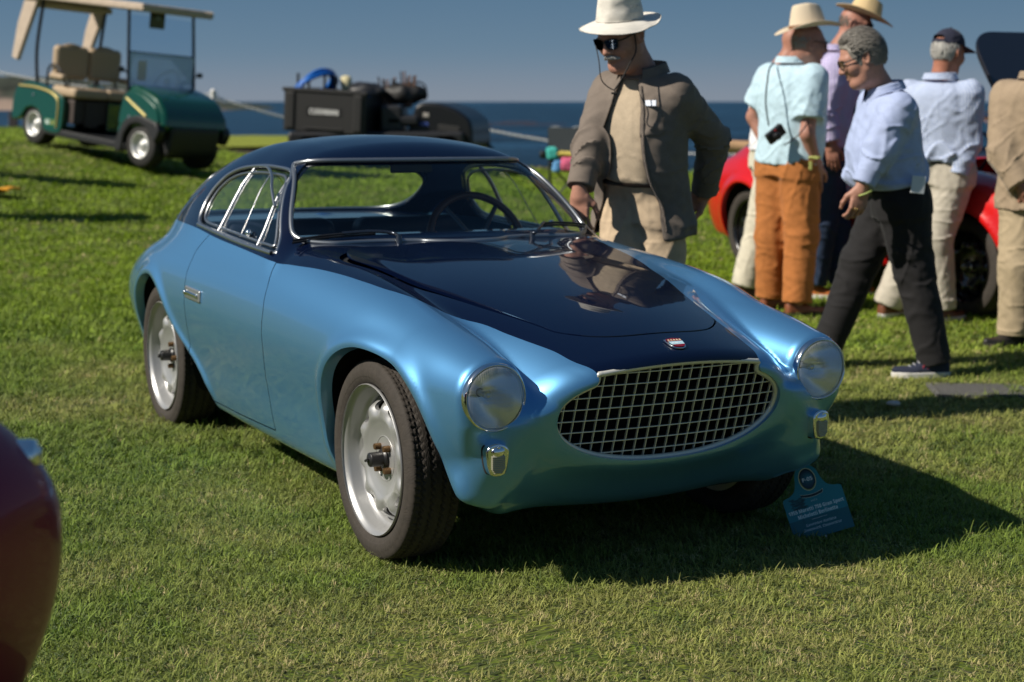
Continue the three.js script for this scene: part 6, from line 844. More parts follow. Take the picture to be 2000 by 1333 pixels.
// ---------------------------------------------------------------- the placard
{
  const cv = document.createElement('canvas'); cv.width = 768; cv.height = 900; const c = cv.getContext('2d'); c.fillStyle = '#1f8492'; c.fillRect(0, 0, 768, 900);
  const R = rng(3); c.fillStyle = 'rgba(10,60,66,0.5)'; for (let k = 0; k < 90; k++) { const x = 190 + (R() - 0.5) * 190 * (1 - k / 200), y = 420 + (R() - 0.3) * 130; c.beginPath(); c.ellipse(x, y, 26 * R() + 8, 9, 0, 0, 7); c.fill(); } c.fillRect(182, 480, 12, 220); c.fillStyle = 'rgba(14,78,90,0.6)'; c.fillRect(0, 640, 768, 260); c.fillStyle = 'rgba(40,130,140,0.35)'; c.fillRect(0, 636, 768, 5);
  c.fillStyle = '#0a1c26'; c.beginPath(); c.ellipse(384, 190, 96, 132, 0, 0, 7); c.fill(); c.strokeStyle = '#d7d2a2'; c.lineWidth = 9; c.beginPath(); c.ellipse(384, 190, 100, 136, 0, 0, 7); c.stroke(); c.strokeStyle = '#7d8a3a'; c.lineWidth = 8; c.beginPath(); c.ellipse(384, 190, 90, 126, 0, 0.6, 3.4); c.stroke(); const gr = c.createRadialGradient(410, 170, 10, 384, 190, 110); gr.addColorStop(0, '#2b7d92'); gr.addColorStop(1, '#0a2a3e'); c.fillStyle = gr; c.beginPath(); c.ellipse(384, 188, 80, 114, 0, 0, 7); c.fill();
  c.fillStyle = '#f2f6f6'; c.textAlign = 'center'; c.font = 'bold 66px sans-serif'; c.fillText('P-05', 384, 212); c.fillStyle = '#0c1a22'; c.beginPath(); c.moveTo(240, 350); c.quadraticCurveTo(384, 400, 528, 350); c.lineTo(516, 386); c.quadraticCurveTo(384, 430, 252, 386); c.fill(); c.strokeStyle = '#d9d9c0'; c.lineWidth = 4; c.stroke(); c.fillStyle = '#c98d33'; c.font = 'bold 24px sans-serif'; c.fillText('★   ★   ★', 384, 396); c.fillStyle = '#e5eeee'; c.font = '26px sans-serif'; c.fillText('2 0 2 3', 384, 462);
  c.font = 'bold 62px sans-serif'; c.fillStyle = '#f2f8f8'; c.fillText('1955 Moretti 750 Gran Sport', 384, 560, 690); c.fillText('Michelotti Berlinetta', 384, 630, 500); c.fillRect(290, 668, 190, 3); c.font = 'italic 42px serif'; c.fillText('Lawrence Auriana', 384, 740); c.fillText('Greenwich, Connecticut', 384, 796);
  const t = new THREE.CanvasTexture(cv); t.colorSpace = THREE.SRGBColorSpace;
  const s = thing('placard', 'teal show placard stuck in the grass before the blue coupe', 'placard', (() => { const p = at(1587, 968, 4.84); return [p.x, p.y, p.z]; })());
  const W = 0.17, sh = new THREE.Shape(); sh.moveTo(-0.0845, 0.0); sh.lineTo(-0.0845, -0.115); sh.lineTo(0.0845, -0.115); sh.lineTo(0.0845, 0.0); sh.quadraticCurveTo(0.0845, 0.008, 0.076, 0.010); sh.quadraticCurveTo(0.055, 0.012, 0.045, 0.024); sh.quadraticCurveTo(0.036, 0.04, 0.034, 0.055); sh.quadraticCurveTo(0.028, 0.086, 0, 0.086); sh.quadraticCurveTo(-0.028, 0.086, -0.034, 0.055); sh.quadraticCurveTo(-0.036, 0.04, -0.045, 0.024); sh.quadraticCurveTo(-0.055, 0.012, -0.076, 0.010); sh.quadraticCurveTo(-0.0845, 0.008, -0.0845, 0);
  const g = new THREE.ShapeGeometry(sh, 24), u = g.attributes.uv, p = g.attributes.position; for (let k = 0; k < u.count; k++) u.setXY(k, 0.5 + p.getX(k) / 0.176, 1 - (0.090 - p.getY(k)) / 0.206);
  part('board', new THREE.ExtrudeGeometry(sh, { depth: 0.004, bevelEnabled: false, curveSegments: 24 }).translate(0, 0, -0.0045), std(lin(0.02, 0.19, 0.23), 0.5), s); part('printed_face', g, std(lin(1, 1, 1), 0.45, 0, { map: t }), s); part('stake', rod([0, -0.11, -0.006], [0, -0.25, -0.006], 0.004), satin, s); s.rotation.set(0, 0, 0); s.rotateY(-0.18); s.rotateX(-0.30); s.rotateZ(0.34); s.scale.setScalar(1.12);
}
// ---------------------------------------------------------------- golf cart on the rise
{
  const cart = thing('golf_cart', 'green golf cart with tan seats and roof on the rise at left', 'golf cart');
  // wheel contacts seen in the photograph give its place, heading and tilt
  const fl = at(283, 326, 17.6), rl = at(75, 281, 18.9), fr = at(408, 333, 18.1);
  const X = fl.clone().sub(rl).normalize(), Zr = fl.clone().sub(fr); Zr.addScaledVector(X, -Zr.dot(X)).normalize(); const Y = Zr.clone().cross(X).normalize(); // x forward, z towards its right side, the side in view
  const KC = 0.91; cart.scale.setScalar(KC); cart.position.copy(fl).addScaledVector(Zr, -0.5 * KC); cart.position.x -= 0.08; cart.quaternion.setFromRotationMatrix(new THREE.Matrix4().makeBasis(X, Y, X.clone().cross(Y)));
  const WB = fl.distanceTo(rl) / KC, green = phys(lin(0.002, 0.062, 0.036), 0.22, 0.1, { clearcoat: 1 }), plast = std(lin(0.012, 0.012, 0.013), 0.5), tan = std(lin(0.42, 0.31, 0.20), 0.6), gold = std(lin(0.45, 0.36, 0.12), 0.4, 0.4), canvasTan = cloth(lin(0.52, 0.42, 0.33)), postM = std(lin(0.012, 0.012, 0.014), 0.4, 0.3);
  const ext = (pts, w, z, bev = 0.02, round = true) => { const s = new THREE.Shape(); const q = round ? loop2(pts, 70, 0.35) : pts; q.forEach((p, i) => (i ? s.lineTo(...p) : s.moveTo(...p))); return new THREE.ExtrudeGeometry(s, { depth: w - 2 * bev, bevelSize: bev, bevelThickness: bev, bevelSegments: 4 }).translate(0, 0, z + bev); };
  for (const [x, s] of [[0, 1], [0, -1], [-WB, 1], [-WB, -1]]) {
    const w = new THREE.Group(); w.name = 'wheel'; w.position.set(x, 0.262, 0.5 * s); w.scale.setScalar(1.14); if (s < 0) w.rotation.y = Math.PI; if (x === 0) w.rotation.y += 0.06; cart.add(w);
    part('tyre', lathe([[0.135, -0.19], [0.16, -0.195], [0.215, -0.185], [0.23, -0.165], [0.23, -0.03], [0.215, -0.008], [0.16, 0.002], [0.135, -0.004]], 48).rotateX(Math.PI / 2), blackRubber, w); part('rim', lathe([[0.138, -0.004], [0.142, 0.001], [0.134, 0.003], [0.118, -0.008], [0.10, -0.035], [0.09, -0.055], [0.05, -0.055], [0.045, -0.035], [0.03, -0.02], [0, -0.018]], 40).rotateX(Math.PI / 2), std(lin(0.6, 0.6, 0.58), 0.42, 0.5), w);
  }
  const rearL = [[-WB - 0.42, 0.30], [-WB - 0.42, 0.52], [-WB - 0.34, 0.70], [-WB - 0.1, 0.78], [-WB + 0.35, 0.74], [-WB + 0.62, 0.66], [-WB + 0.66, 0.58], [-WB + 0.62, 0.24], [-WB + 0.30, 0.23], [-WB + 0.26, 0.34], [-WB + 0.15, 0.46], [-WB, 0.50], [-WB - 0.15, 0.46], [-WB - 0.26, 0.34]];
  part('rear_body', [ext(rearL, 0.10, 0.44, 0.02), ext(rearL, 0.10, -0.54, 0.02), ext([[-WB - 0.42, 0.34], [-WB - 0.42, 0.52], [-WB - 0.34, 0.69], [-WB - 0.1, 0.75], [-WB + 0.35, 0.72], [-WB + 0.60, 0.64], [-WB + 0.6, 0.5]], 0.9, -0.45, 0.02)], green, cart);
  part('gold_stripe', [1, -1].map((s) => tube([[-WB - 0.30, 0.725, 0.54 * s], [-WB + 0.1, 0.735, 0.543 * s], [-WB + 0.45, 0.69, 0.543 * s], [-WB + 0.565, 0.62, 0.543 * s], [-WB + 0.565, 0.27, 0.543 * s]], 0.018, 40, 6).translate(0, 0, 0)), gold, cart);
  const nose = [[0.28, 0.52], [0.36, 0.56], [0.33, 0.66], [0.20, 0.79], [0.0, 0.86], [-0.24, 0.90], [-0.32, 0.86], [-0.38, 0.62], [-0.44, 0.36], [-0.30, 0.36], [-0.22, 0.45], [0, 0.52], [0.2, 0.46]];
  part('front_cowl', [ext(nose, 0.98, -0.49, 0.07), ext([[0.30, 0.56], [0.24, 0.72], [0, 0.83], [-0.22, 0.87], [-0.34, 0.80], [-0.40, 0.5], [-0.2, 0.48], [0, 0.53]], 1.04, -0.52, 0.04)], green, cart);
  part('front_bumper', [ext([[0.33, 0.22], [0.375, 0.34], [0.385, 0.50], [0.33, 0.56], [0.1, 0.56], [-0.1, 0.45], [0.1, 0.25]], 0.74, -0.37, 0.05), ...[0.44, -0.56].map((z) => ext([[0.33, 0.36], [0.385, 0.46], [0.34, 0.54], [0.2, 0.57], [0.0, 0.60], [-0.24, 0.53], [-0.36, 0.36], [-0.42, 0.18], [-0.32, 0.18], [-0.285, 0.36], [-0.17, 0.50], [0, 0.545], [0.17, 0.50], [0.27, 0.40]], 0.12, z, 0.02))], plast, cart);
  part('gold_stripe', [1, -1].map((s) => tube([[-0.30, 0.80, 0.52 * s], [-0.12, 0.72, 0.525 * s], [0.1, 0.62, 0.52 * s]], 0.016, 20, 6)).concat([tube([[0.31, 0.53, -0.46], [0.36, 0.53, 0], [0.31, 0.53, 0.46]], 0.010, 20, 6)]), gold, cart);
  part('headlight', [box(0.02, 0.06, 0.16, 0.37, 0.60, 0.33, 0.01).rotateY(0)], std(lin(0.5, 0.55, 0.6), 0.15), cart); part('headlight', box(0.02, 0.06, 0.16, 0.37, 0.60, -0.33, 0.01), std(lin(0.5, 0.55, 0.6), 0.15), cart); part('front_plate', box(0.015, 0.055, 0.16, 0.415, 0.46, 0.02, 0.006), std(lin(0.3, 0.42, 0.65), 0.4), cart);
  part('sill', [box(WB - 0.5, 0.09, 0.12, -WB / 2, 0.21, 0.47, 0.02), box(WB - 0.5, 0.09, 0.12, -WB / 2, 0.21, -0.47, 0.02)], plast, cart); part('floor', box(WB - 0.4, 0.05, 0.94, -WB / 2 + 0.05, 0.22, 0, 0.01), plast, cart); part('underframe', [box(WB + 0.5, 0.10, 0.5, -WB / 2, 0.19, 0, 0.02), box(0.5, 0.2, 0.7, 0.1, 0.25, 0, 0.03)], plast, cart);
  part('seat', [box(0.52, 0.13, 0.52, -WB + 0.62, 0.74, 0.255, 0.05, 4), box(0.52, 0.13, 0.52, -WB + 0.62, 0.74, -0.255, 0.05, 4)], tan, cart); part('seat_riser', [box(0.4, 0.30, 0.92, -WB + 0.60, 0.5, 0, 0.02), box(0.015, 0.32, 0.2, -WB + 0.815, 0.48, 0.2, 0.004)], std(lin(0.05, 0.035, 0.03), 0.6), cart); part('green_panel', box(0.02, 0.36, 0.26, -WB + 0.83, 0.46, -0.16, 0.01), green, cart);
  for (const s of [1, -1]) part('seat_back', [box(0.14, 0.42, 0.5, -WB + 0.36, 1.10, 0.255 * s, 0.065, 5).rotateZ(0), sph(0.2, -WB + 0.36, 1.2, 0.255 * s, 0.32, 0.7, 1.15)], tan, cart);
  part('armrest', [box(0.30, 0.07, 0.09, -WB + 0.52, 0.92, 0.53, 0.03, 3)], tan, cart); part('armrest', [box(0.30, 0.07, 0.09, -WB + 0.52, 0.92, -0.53, 0.03, 3)], tan, cart); part('grab_rail', [1, -1].map((s) => tube([[-WB + 0.28, 0.72, 0.52 * s], [-WB + 0.30, 1.0, 0.53 * s], [-WB + 0.42, 1.06, 0.54 * s], [-WB + 0.6, 0.98, 0.54 * s], [-WB + 0.68, 0.80, 0.52 * s]], 0.014, 30, 8)).concat([rod([-WB + 0.25, 0.7, 0.2], [-WB + 0.3, 1.0, 0.2], 0.014), rod([-WB + 0.25, 0.7, -0.2], [-WB + 0.3, 1.0, -0.2], 0.014)]), postM, cart);
  for (const s of [1, -1]) { part('front_post', tube([[-0.30, 0.86, 0.50 * s], [-0.34, 1.2, 0.50 * s], [-0.42, 1.86, 0.49 * s]], 0.019, 20, 8), postM, cart); part('rear_post', tube([[-WB - 0.02, 0.72, 0.46 * s], [-WB - 0.06, 1.2, 0.48 * s], [-WB + 0.02, 1.86, 0.48 * s]], 0.022, 20, 8), postM, cart); }
  const roofS = loop2([[-0.22, -0.52], [-0.16, -0.40], [-0.16, 0.40], [-0.22, 0.52], [-WB - 0.2, 0.58], [-WB - 0.30, 0.50], [-WB - 0.30, -0.50], [-WB - 0.2, -0.58]], 80, 0.3), rs = new THREE.Shape(); roofS.forEach((p, i) => (i ? rs.lineTo(...p) : rs.moveTo(...p))); part('roof', new THREE.ExtrudeGeometry(rs, { depth: 0.035, bevelSize: 0.03, bevelThickness: 0.03, bevelSegments: 5 }).rotateX(-Math.PI / 2).translate(0, 1.88, 0), canvasTan, cart);
  // rain cover rolled at the back and its side wing
  part('rear_cover', [ext([[-WB - 0.28, 1.86], [-WB - 0.42, 1.5], [-WB - 0.50, 1.08], [-WB - 0.40, 1.06], [-WB - 0.22, 1.45], [-WB - 0.02, 1.86]], 0.06, 0.49, 0.015, false), ext([[-WB - 0.28, 1.86], [-WB - 0.42, 1.5], [-WB - 0.50, 1.08], [-WB - 0.40, 1.06], [-WB - 0.22, 1.45], [-WB - 0.02, 1.86]], 0.06, -0.55, 0.015, false), rod([-WB - 0.26, 1.80, -0.5], [-WB - 0.26, 1.80, 0.5], 0.06), rod([-WB + 0.1, 1.80, -0.5], [-WB - 0.1, 1.80, 0.5], 0.04)], canvasTan, cart);
  const wsM = phys(lin(0.86, 0.93, 1), 0.02, 0, { transmission: 1, thickness: 0 }); part('windscreen', box(0.006, 0.46, 0.98, -0.335, 1.12, 0, 0.002).rotateZ(0), phys(lin(0.62, 0.74, 0.88), 0.35, 0, { transmission: 0.45, thickness: 0 }), cart); part('windscreen_upper', box(0.006, 0.44, 0.98, -0.385, 1.58, 0, 0.002), wsM, cart); part('windscreen_rail', rod([-0.36, 1.355, -0.49], [-0.36, 1.355, 0.49], 0.010), postM, cart); part('notice_card', box(0.004, 0.24, 0.13, -0.33, 1.14, 0.30, 0.001), std(lin(0.6, 0.56, 0.53), 0.7), cart);
  part('display_screen', box(0.03, 0.2, 0.22, -0.42, 1.76, 0.06, 0.01), plast, cart); part('display_logo', box(0.004, 0.05, 0.06, -0.402, 1.79, 0.06, 0.001), std(lin(0.14, 0.17, 0.2), 0.4), cart);
  part('steering_wheel', [new THREE.TorusGeometry(0.17, 0.016, 10, 40).rotateY(Math.PI / 2).rotateZ(-0.55).translate(-0.52, 1.02, -0.24), rod([-0.52, 1.02, -0.24], [-0.25, 0.74, -0.24], 0.02), sph(0.05, -0.52, 1.02, -0.24, 0.5, 1, 1)], plast, cart); part('dashboard', box(0.16, 0.22, 0.94, -0.36, 0.80, 0, 0.05, 3), plast, cart); part('mirror', [box(0.03, 0.06, 0.09, -0.34, 1.14, -0.60, 0.015), rod([-0.34, 1.1, -0.5], [-0.34, 1.13, -0.58], 0.008)], plast, cart); part('mirror', [box(0.03, 0.06, 0.09, -0.34, 1.14, 0.60, 0.015), rod([-0.34, 1.1, 0.5], [-0.34, 1.13, 0.58], 0.008)], plast, cart);
  part('front_basket', box(0.3, 0.06, 0.6, -0.1, 0.87, 0, 0.03, 3), plast, cart);
  const cv = document.createElement('canvas'); cv.width = 256; cv.height = 96; const c = cv.getContext('2d'); c.clearRect(0, 0, 256, 96); c.fillStyle = '#0a5a3c'; c.fillRect(0, 0, 256, 96); c.font = 'bold 76px sans-serif'; c.fillStyle = '#eef2ee'; c.fillText('62', 14, 74); c.fillStyle = '#cbb45a'; c.font = 'bold 62px sans-serif'; c.fillText('LF', 124, 70); const t = new THREE.CanvasTexture(cv); t.colorSpace = THREE.SRGBColorSpace; part('number_decal', new THREE.PlaneGeometry(0.27, 0.10).translate(-WB + 0.445, 0.33, 0.545), std(lin(1, 1, 1), 0.4, 0, { map: t }), cart);
  part('decal_dot', new THREE.CylinderGeometry(0.02, 0.02, 0.006, 20).rotateX(Math.PI / 2).translate(-WB + 0.02, 0.64, 0.545), satin, cart); part('decal_dot', new THREE.CylinderGeometry(0.022, 0.022, 0.006, 20).rotateX(Math.PI / 2).translate(-0.22, 0.58, 0.525), satin, cart);
}
// ---------------------------------------------------------------- chain fence
{
  const white = std(lin(0.74, 0.73, 0.71), 0.5), posts = [[at(404, 176, 22.8), 0.92], [at(-120, 110, 22.8), 0.92], [at(880, 244, 24), 0.9], [at(1500, 280, 24), 0.9]], names = ['white chain post leaning beside the golf cart', 'white chain post beyond the left edge of the lawn', 'white chain post behind the black utility cart', 'white chain post behind the group of men'];
  posts.forEach(([p, h], i) => { const t = thing('chain_post', names[i], 'post', [p.x, ground(p.x, p.z), p.z], 'white posts of the chain fence'); const H = p.y - t.position.y; part('shaft', [lathe([[0, H], [0.02, H], [0.03, H - 0.03], [0.032, H - 0.08], [0.045, 0.02], [0.05, 0]], 20)], white, t); part('cap', sph(0.042, 0, H - 0.02, 0), white, t); part('chain_hook', new THREE.TorusGeometry(0.022, 0.006, 6, 16).translate(0.045, H - 0.07, 0), white, t); if (i === 0) t.rotation.z = -0.10; });
  const link = new THREE.TorusGeometry(0.022, 0.0065, 6, 14).scale(1.35, 0.85, 1);
  const chain = (a, b, sag, label) => { const L = a.distanceTo(b), n = Math.round(L / 0.043), gs = []; for (let k = 0; k < n; k++) { const t = (k + 0.5) / n, p = a.clone().lerp(b, t), y = -sag * 4 * t * (1 - t), sl = (b.y - a.y) / L - sag * 4 * (1 - 2 * t) / L; gs.push(link.clone().rotateX(k % 2 ? Math.PI / 2 : 0).rotateZ(Math.atan(sl)).rotateY(Math.atan2(-(b.z - a.z), b.x - a.x)).translate(p.x, p.y + y, p.z)); } const c = tag(part('plastic_chain', gs, white, scene), label, 'chain', 'white plastic chain of the fence'); return c; };
  chain(at(-110, 116, 22.8), at(404, 186, 22.8), 0.12, 'white plastic chain running in from the left behind the golf cart'); chain(at(406, 184, 22.8), at(880, 262, 24), 0.18, 'white plastic chain between golf cart and black utility cart'); chain(at(880, 238, 24), at(1500, 300, 24), 0.16, 'white plastic chain between black utility cart and folding chair');
}
// ---------------------------------------------------------------- black utility cart with its load
{
  const d = 20.8, o = at(760, 255, d), base = V(o.x, ground(o.x, o.z), o.z), cart = thing('utility_cart', 'black utility cart with open cargo box beyond the roof of the coupe', 'utility cart', base.toArray()), B = (x, y, e = 0) => at(x, y, d + e).sub(base);
  const bk = std(lin(0.018, 0.018, 0.02), 0.45), bk2 = std(lin(0.016, 0.0155, 0.015), 0.6), gloss = std(lin(0.007, 0.007, 0.008), 0.35);
  const A = B(578, 232), C = B(727, 256), yaw = -0.22, bx = new THREE.Group(); bx.name = 'cargo_box'; const ctr = B(668, 218, 0.75); bx.position.copy(ctr); bx.rotation.set(0, yaw, -0.06); cart.add(bx);
  part('box_side', [box(1.10, 0.52, 0.04, 0, -0.01, 0.72, 0.015, 3), box(1.16, 0.05, 0.07, 0, 0.265, 0.72, 0.015, 3), box(0.12, 0.48, 0.05, -0.46, 0, 0.735, 0.02, 3), box(0.12, 0.48, 0.05, 0.46, 0, 0.735, 0.02, 3), box(0.52, 0.02, 0.05, 0, -0.22, 0.735, 0.008)], bk2, bx); part('box_side', [box(1.10, 0.52, 0.04, 0, -0.01, -0.72, 0.015, 3), box(1.16, 0.05, 0.07, 0, 0.265, -0.72, 0.015, 3)], bk2, bx); part('box_end', [box(0.04, 0.52, 1.44, -0.54, 0, 0, 0.015, 3), box(0.07, 0.05, 1.5, -0.54, 0.265, 0, 0.015)], bk, bx); part('box_end', [box(0.04, 0.52, 1.44, 0.54, 0, 0, 0.015, 3), box(0.07, 0.05, 1.5, 0.54, 0.265, 0, 0.015)], bk, bx); part('box_floor', box(1.1, 0.04, 1.4, 0, -0.24, 0), bk, bx);
  const cv = document.createElement('canvas'); cv.width = 512; cv.height = 96; const c = cv.getContext('2d'); c.fillStyle = '#1c1b1b'; c.fillRect(0, 0, 512, 96); c.font = 'bold 84px sans-serif'; c.fillStyle = '#e9e9e6'; c.textAlign = 'center'; c.fillText('CUSHMAN', 256, 78, 490); const t = new THREE.CanvasTexture(cv); t.colorSpace = THREE.SRGBColorSpace; part('lettering', new THREE.PlaneGeometry(0.50, 0.11).translate(0, 0.0, 0.7425), std(lin(1, 1, 1), 0.5, 0, { map: t }), bx);
  part('chassis', [box(2.3, 0.18, 1.0, B(740, 262, 0.5).x, B(740, 262, 0.5).y - 0.05, B(740, 262, 0.5).z, 0.05, 3)], bk, cart);
  for (const [px, py, e] of [[610, 268, 0.1], [612, 268, 1.5], [870, 280, 0.1], [872, 280, 1.5]]) { const w = new THREE.Group(); w.name = 'wheel'; const p = B(px, py, e); w.position.set(p.x, 0.25, p.z); cart.add(w); part('tyre', lathe([[0.13, -0.1], [0.22, -0.1], [0.25, -0.06], [0.25, 0.06], [0.22, 0.1], [0.13, 0.1]], 40).rotateX(Math.PI / 2), blackRubber, w); part('rim', lathe([[0.13, 0.06], [0.10, 0.03], [0, 0.03]], 32).rotateX(Math.PI / 2), satin, w); }
  const cw = B(880, 243, 0.7), cowl = new THREE.Group(); cowl.name = 'front_cowl'; cowl.position.copy(cw); cowl.rotation.set(0, yaw, -0.12); cowl.scale.setScalar(0.86); cart.add(cowl);
  const cs = new THREE.Shape(); loop2([[-0.42, -0.30], [-0.40, 0.12], [-0.34, 0.24], [-0.10, 0.27], [0.18, 0.22], [0.40, 0.10], [0.46, -0.08], [0.42, -0.30]], 60, 0.4).forEach((p, i) => (i ? cs.lineTo(...p) : cs.moveTo(...p))); part('cowl_shell', new THREE.ExtrudeGeometry(cs, { depth: 1.1, bevelSize: 0.05, bevelThickness: 0.06, bevelSegments: 5 }).translate(0, 0, -0.55), gloss, cowl); part('cowl_recess', box(0.34, 0.10, 0.02, 0.14, -0.04, 0.612, 0.02, 3), bk2, cowl); part('lamp', box(0.10, 0.07, 0.03, -0.24, 0.12, 0.60, 0.015, 3), std(lin(0.5, 0.45, 0.4), 0.15, 0.3), cowl); part('reflector_lamp', box(0.15, 0.06, 0.03, -0.26, -0.02, 0.60, 0.02, 3), std(lin(0.06, 0.10, 0.35), 0.2), cowl); part('bumper_fin', [rod([0.44, -0.22, 0.4], [0.62, -0.30, 0.4], 0.05, 0.02, 8), rod([0.44, -0.22, -0.4], [0.62, -0.30, -0.4], 0.05, 0.02, 8)], bk, cowl);
  part('seat', [box(0.45, 0.14, 1.1, B(790, 235, 0.7).x, B(790, 235, 0.7).y, B(790, 235, 0.7).z, 0.05, 3), box(0.3, 0.36, 1.1, B(770, 232, 0.7).x, B(770, 232, 0.7).y, B(770, 232, 0.7).z, 0.05, 3)], bk, cart);
  // what lies in the box
  const D = d + 0.6, S = (x, y, e = 0) => at(x, y, D + e);
  const hose = thing('hose', 'coil of blue hose hung over the end of the cargo box', 'hose', S(618, 175).toArray()), hm = std(lin(0.008, 0.12, 0.46), 0.4); const Rh = rng(9); for (let k = 0; k < 7; k++) part('hose_turn', new THREE.TorusGeometry(0.33 - 0.02 * k + 0.03 * Rh(), 0.022, 8, 40).rotateY(0.5 + 0.5 * Rh()).rotateX(0.7 + 0.4 * Rh()).scale(1.15, 1, 1).translate(-0.05 + 0.04 * Rh(), -0.05 + 0.02 * k, 0.04 * Rh()), hm, hose);
  part('hose_end', tube([[-0.32, 0, 0.1], [-0.37, -0.12, 0.12], [-0.35, -0.28, 0.14], [-0.28, -0.36, 0.12]], 0.016, 24, 8), hm, hose);
  [[582, 146], [603, 148], [634, 150], [655, 152]].forEach(([x, y], i) => { const p = S(x, 182, i < 2 ? 0.1 : -0.1), q = S(x, y, i < 2 ? 0.1 : -0.1); tag(part('stake_post', [rod([p.x, p.y, p.z], [q.x, q.y, q.z], 0.02, 0.018, 10), rod([q.x, q.y, q.z], [q.x, q.y + 0.02, q.z], 0.024, 0.020, 10)], bk, scene), ['leftmost black upright rising through the blue hose coil', 'second black upright from the left at the blue hose coil', 'third black upright from the left at the blue hose coil', 'rightmost black upright beside the blue hose coil'][i], 'stake', 'black uprights at the hose'); });
  const sack = (x, y, rx, ry, e, mat, nm, lb, ct, sd) => { const p = S(x, y, e), f = (a, b, c) => (Math.sqrt((a / rx) ** 2 + (b / ry) ** 2 + (c / (rx * 0.8)) ** 2) - 1) * Math.min(rx, ry) - 0.02 * noise(a * 9 + sd, b * 9, c * 9); const m = isoMesh(f, [-rx * 1.3, -ry * 1.4, -rx * 1.2], [rx * 1.3, ry * 1.4, rx * 1.2], 0.022, { slack: 0.05 }); const o2 = tag(part(nm, geo(m), mat, scene), lb, ct); o2.position.copy(p); return o2; };
  sack(676, 166, 0.09, 0.11, 0, std(lin(0.62, 0.55, 0.32), 0.7), 'bunch', 'pale yellow bundle standing up between hose and black bags', 'bundle', 3); sack(716, 178, 0.26, 0.12, 0, bk, 'black_bag', 'low black bag lying in the middle of the cargo box', 'bag', 5); sack(788, 183, 0.32, 0.15, 0.2, bk2, 'black_bag', 'larger black bag at the right end of the cargo box', 'bag', 7); sack(700, 186, 0.15, 0.05, -0.5, std(lin(0.03, 0.10, 0.5), 0.35), 'blue_wrap', 'bright blue wrapping on the rim of the cargo box', 'wrapping', 9);
  const wood = std(lin(0.20, 0.09, 0.045), 0.6), gz = [[755, 148, 'left bundle of brown wooden tool handles standing in the cart'], [796, 140, 'right bundle of brown wooden tool handles standing in the cart']];
  gz.forEach(([x, y, lb], k) => { const b0 = S(x, 196, 0.1), tl = thing('tool_bundle', lb, 'tools', b0.toArray(), 'bundles of tools'); const R = rng(40 + k), top = at(x, y, D).y - b0.y; for (let i = 0; i < 6; i++) { const dx = (i - 2.5) * 0.03, h = top * (0.8 + 0.25 * R()); part('tool_handle', rod([dx * 0.6, -0.1, 0.05 * R()], [dx * 1.4 + 0.03 * R(), h, 0.06 * R()], 0.014, 0.012, 8), i % 2 ? wood : std(lin(0.06, 0.05, 0.05), 0.5), tl); } part('tool_loop', new THREE.TorusGeometry(0.11, 0.012, 6, 24).translate(0.14, top * 0.35, 0), bk, tl); });
}
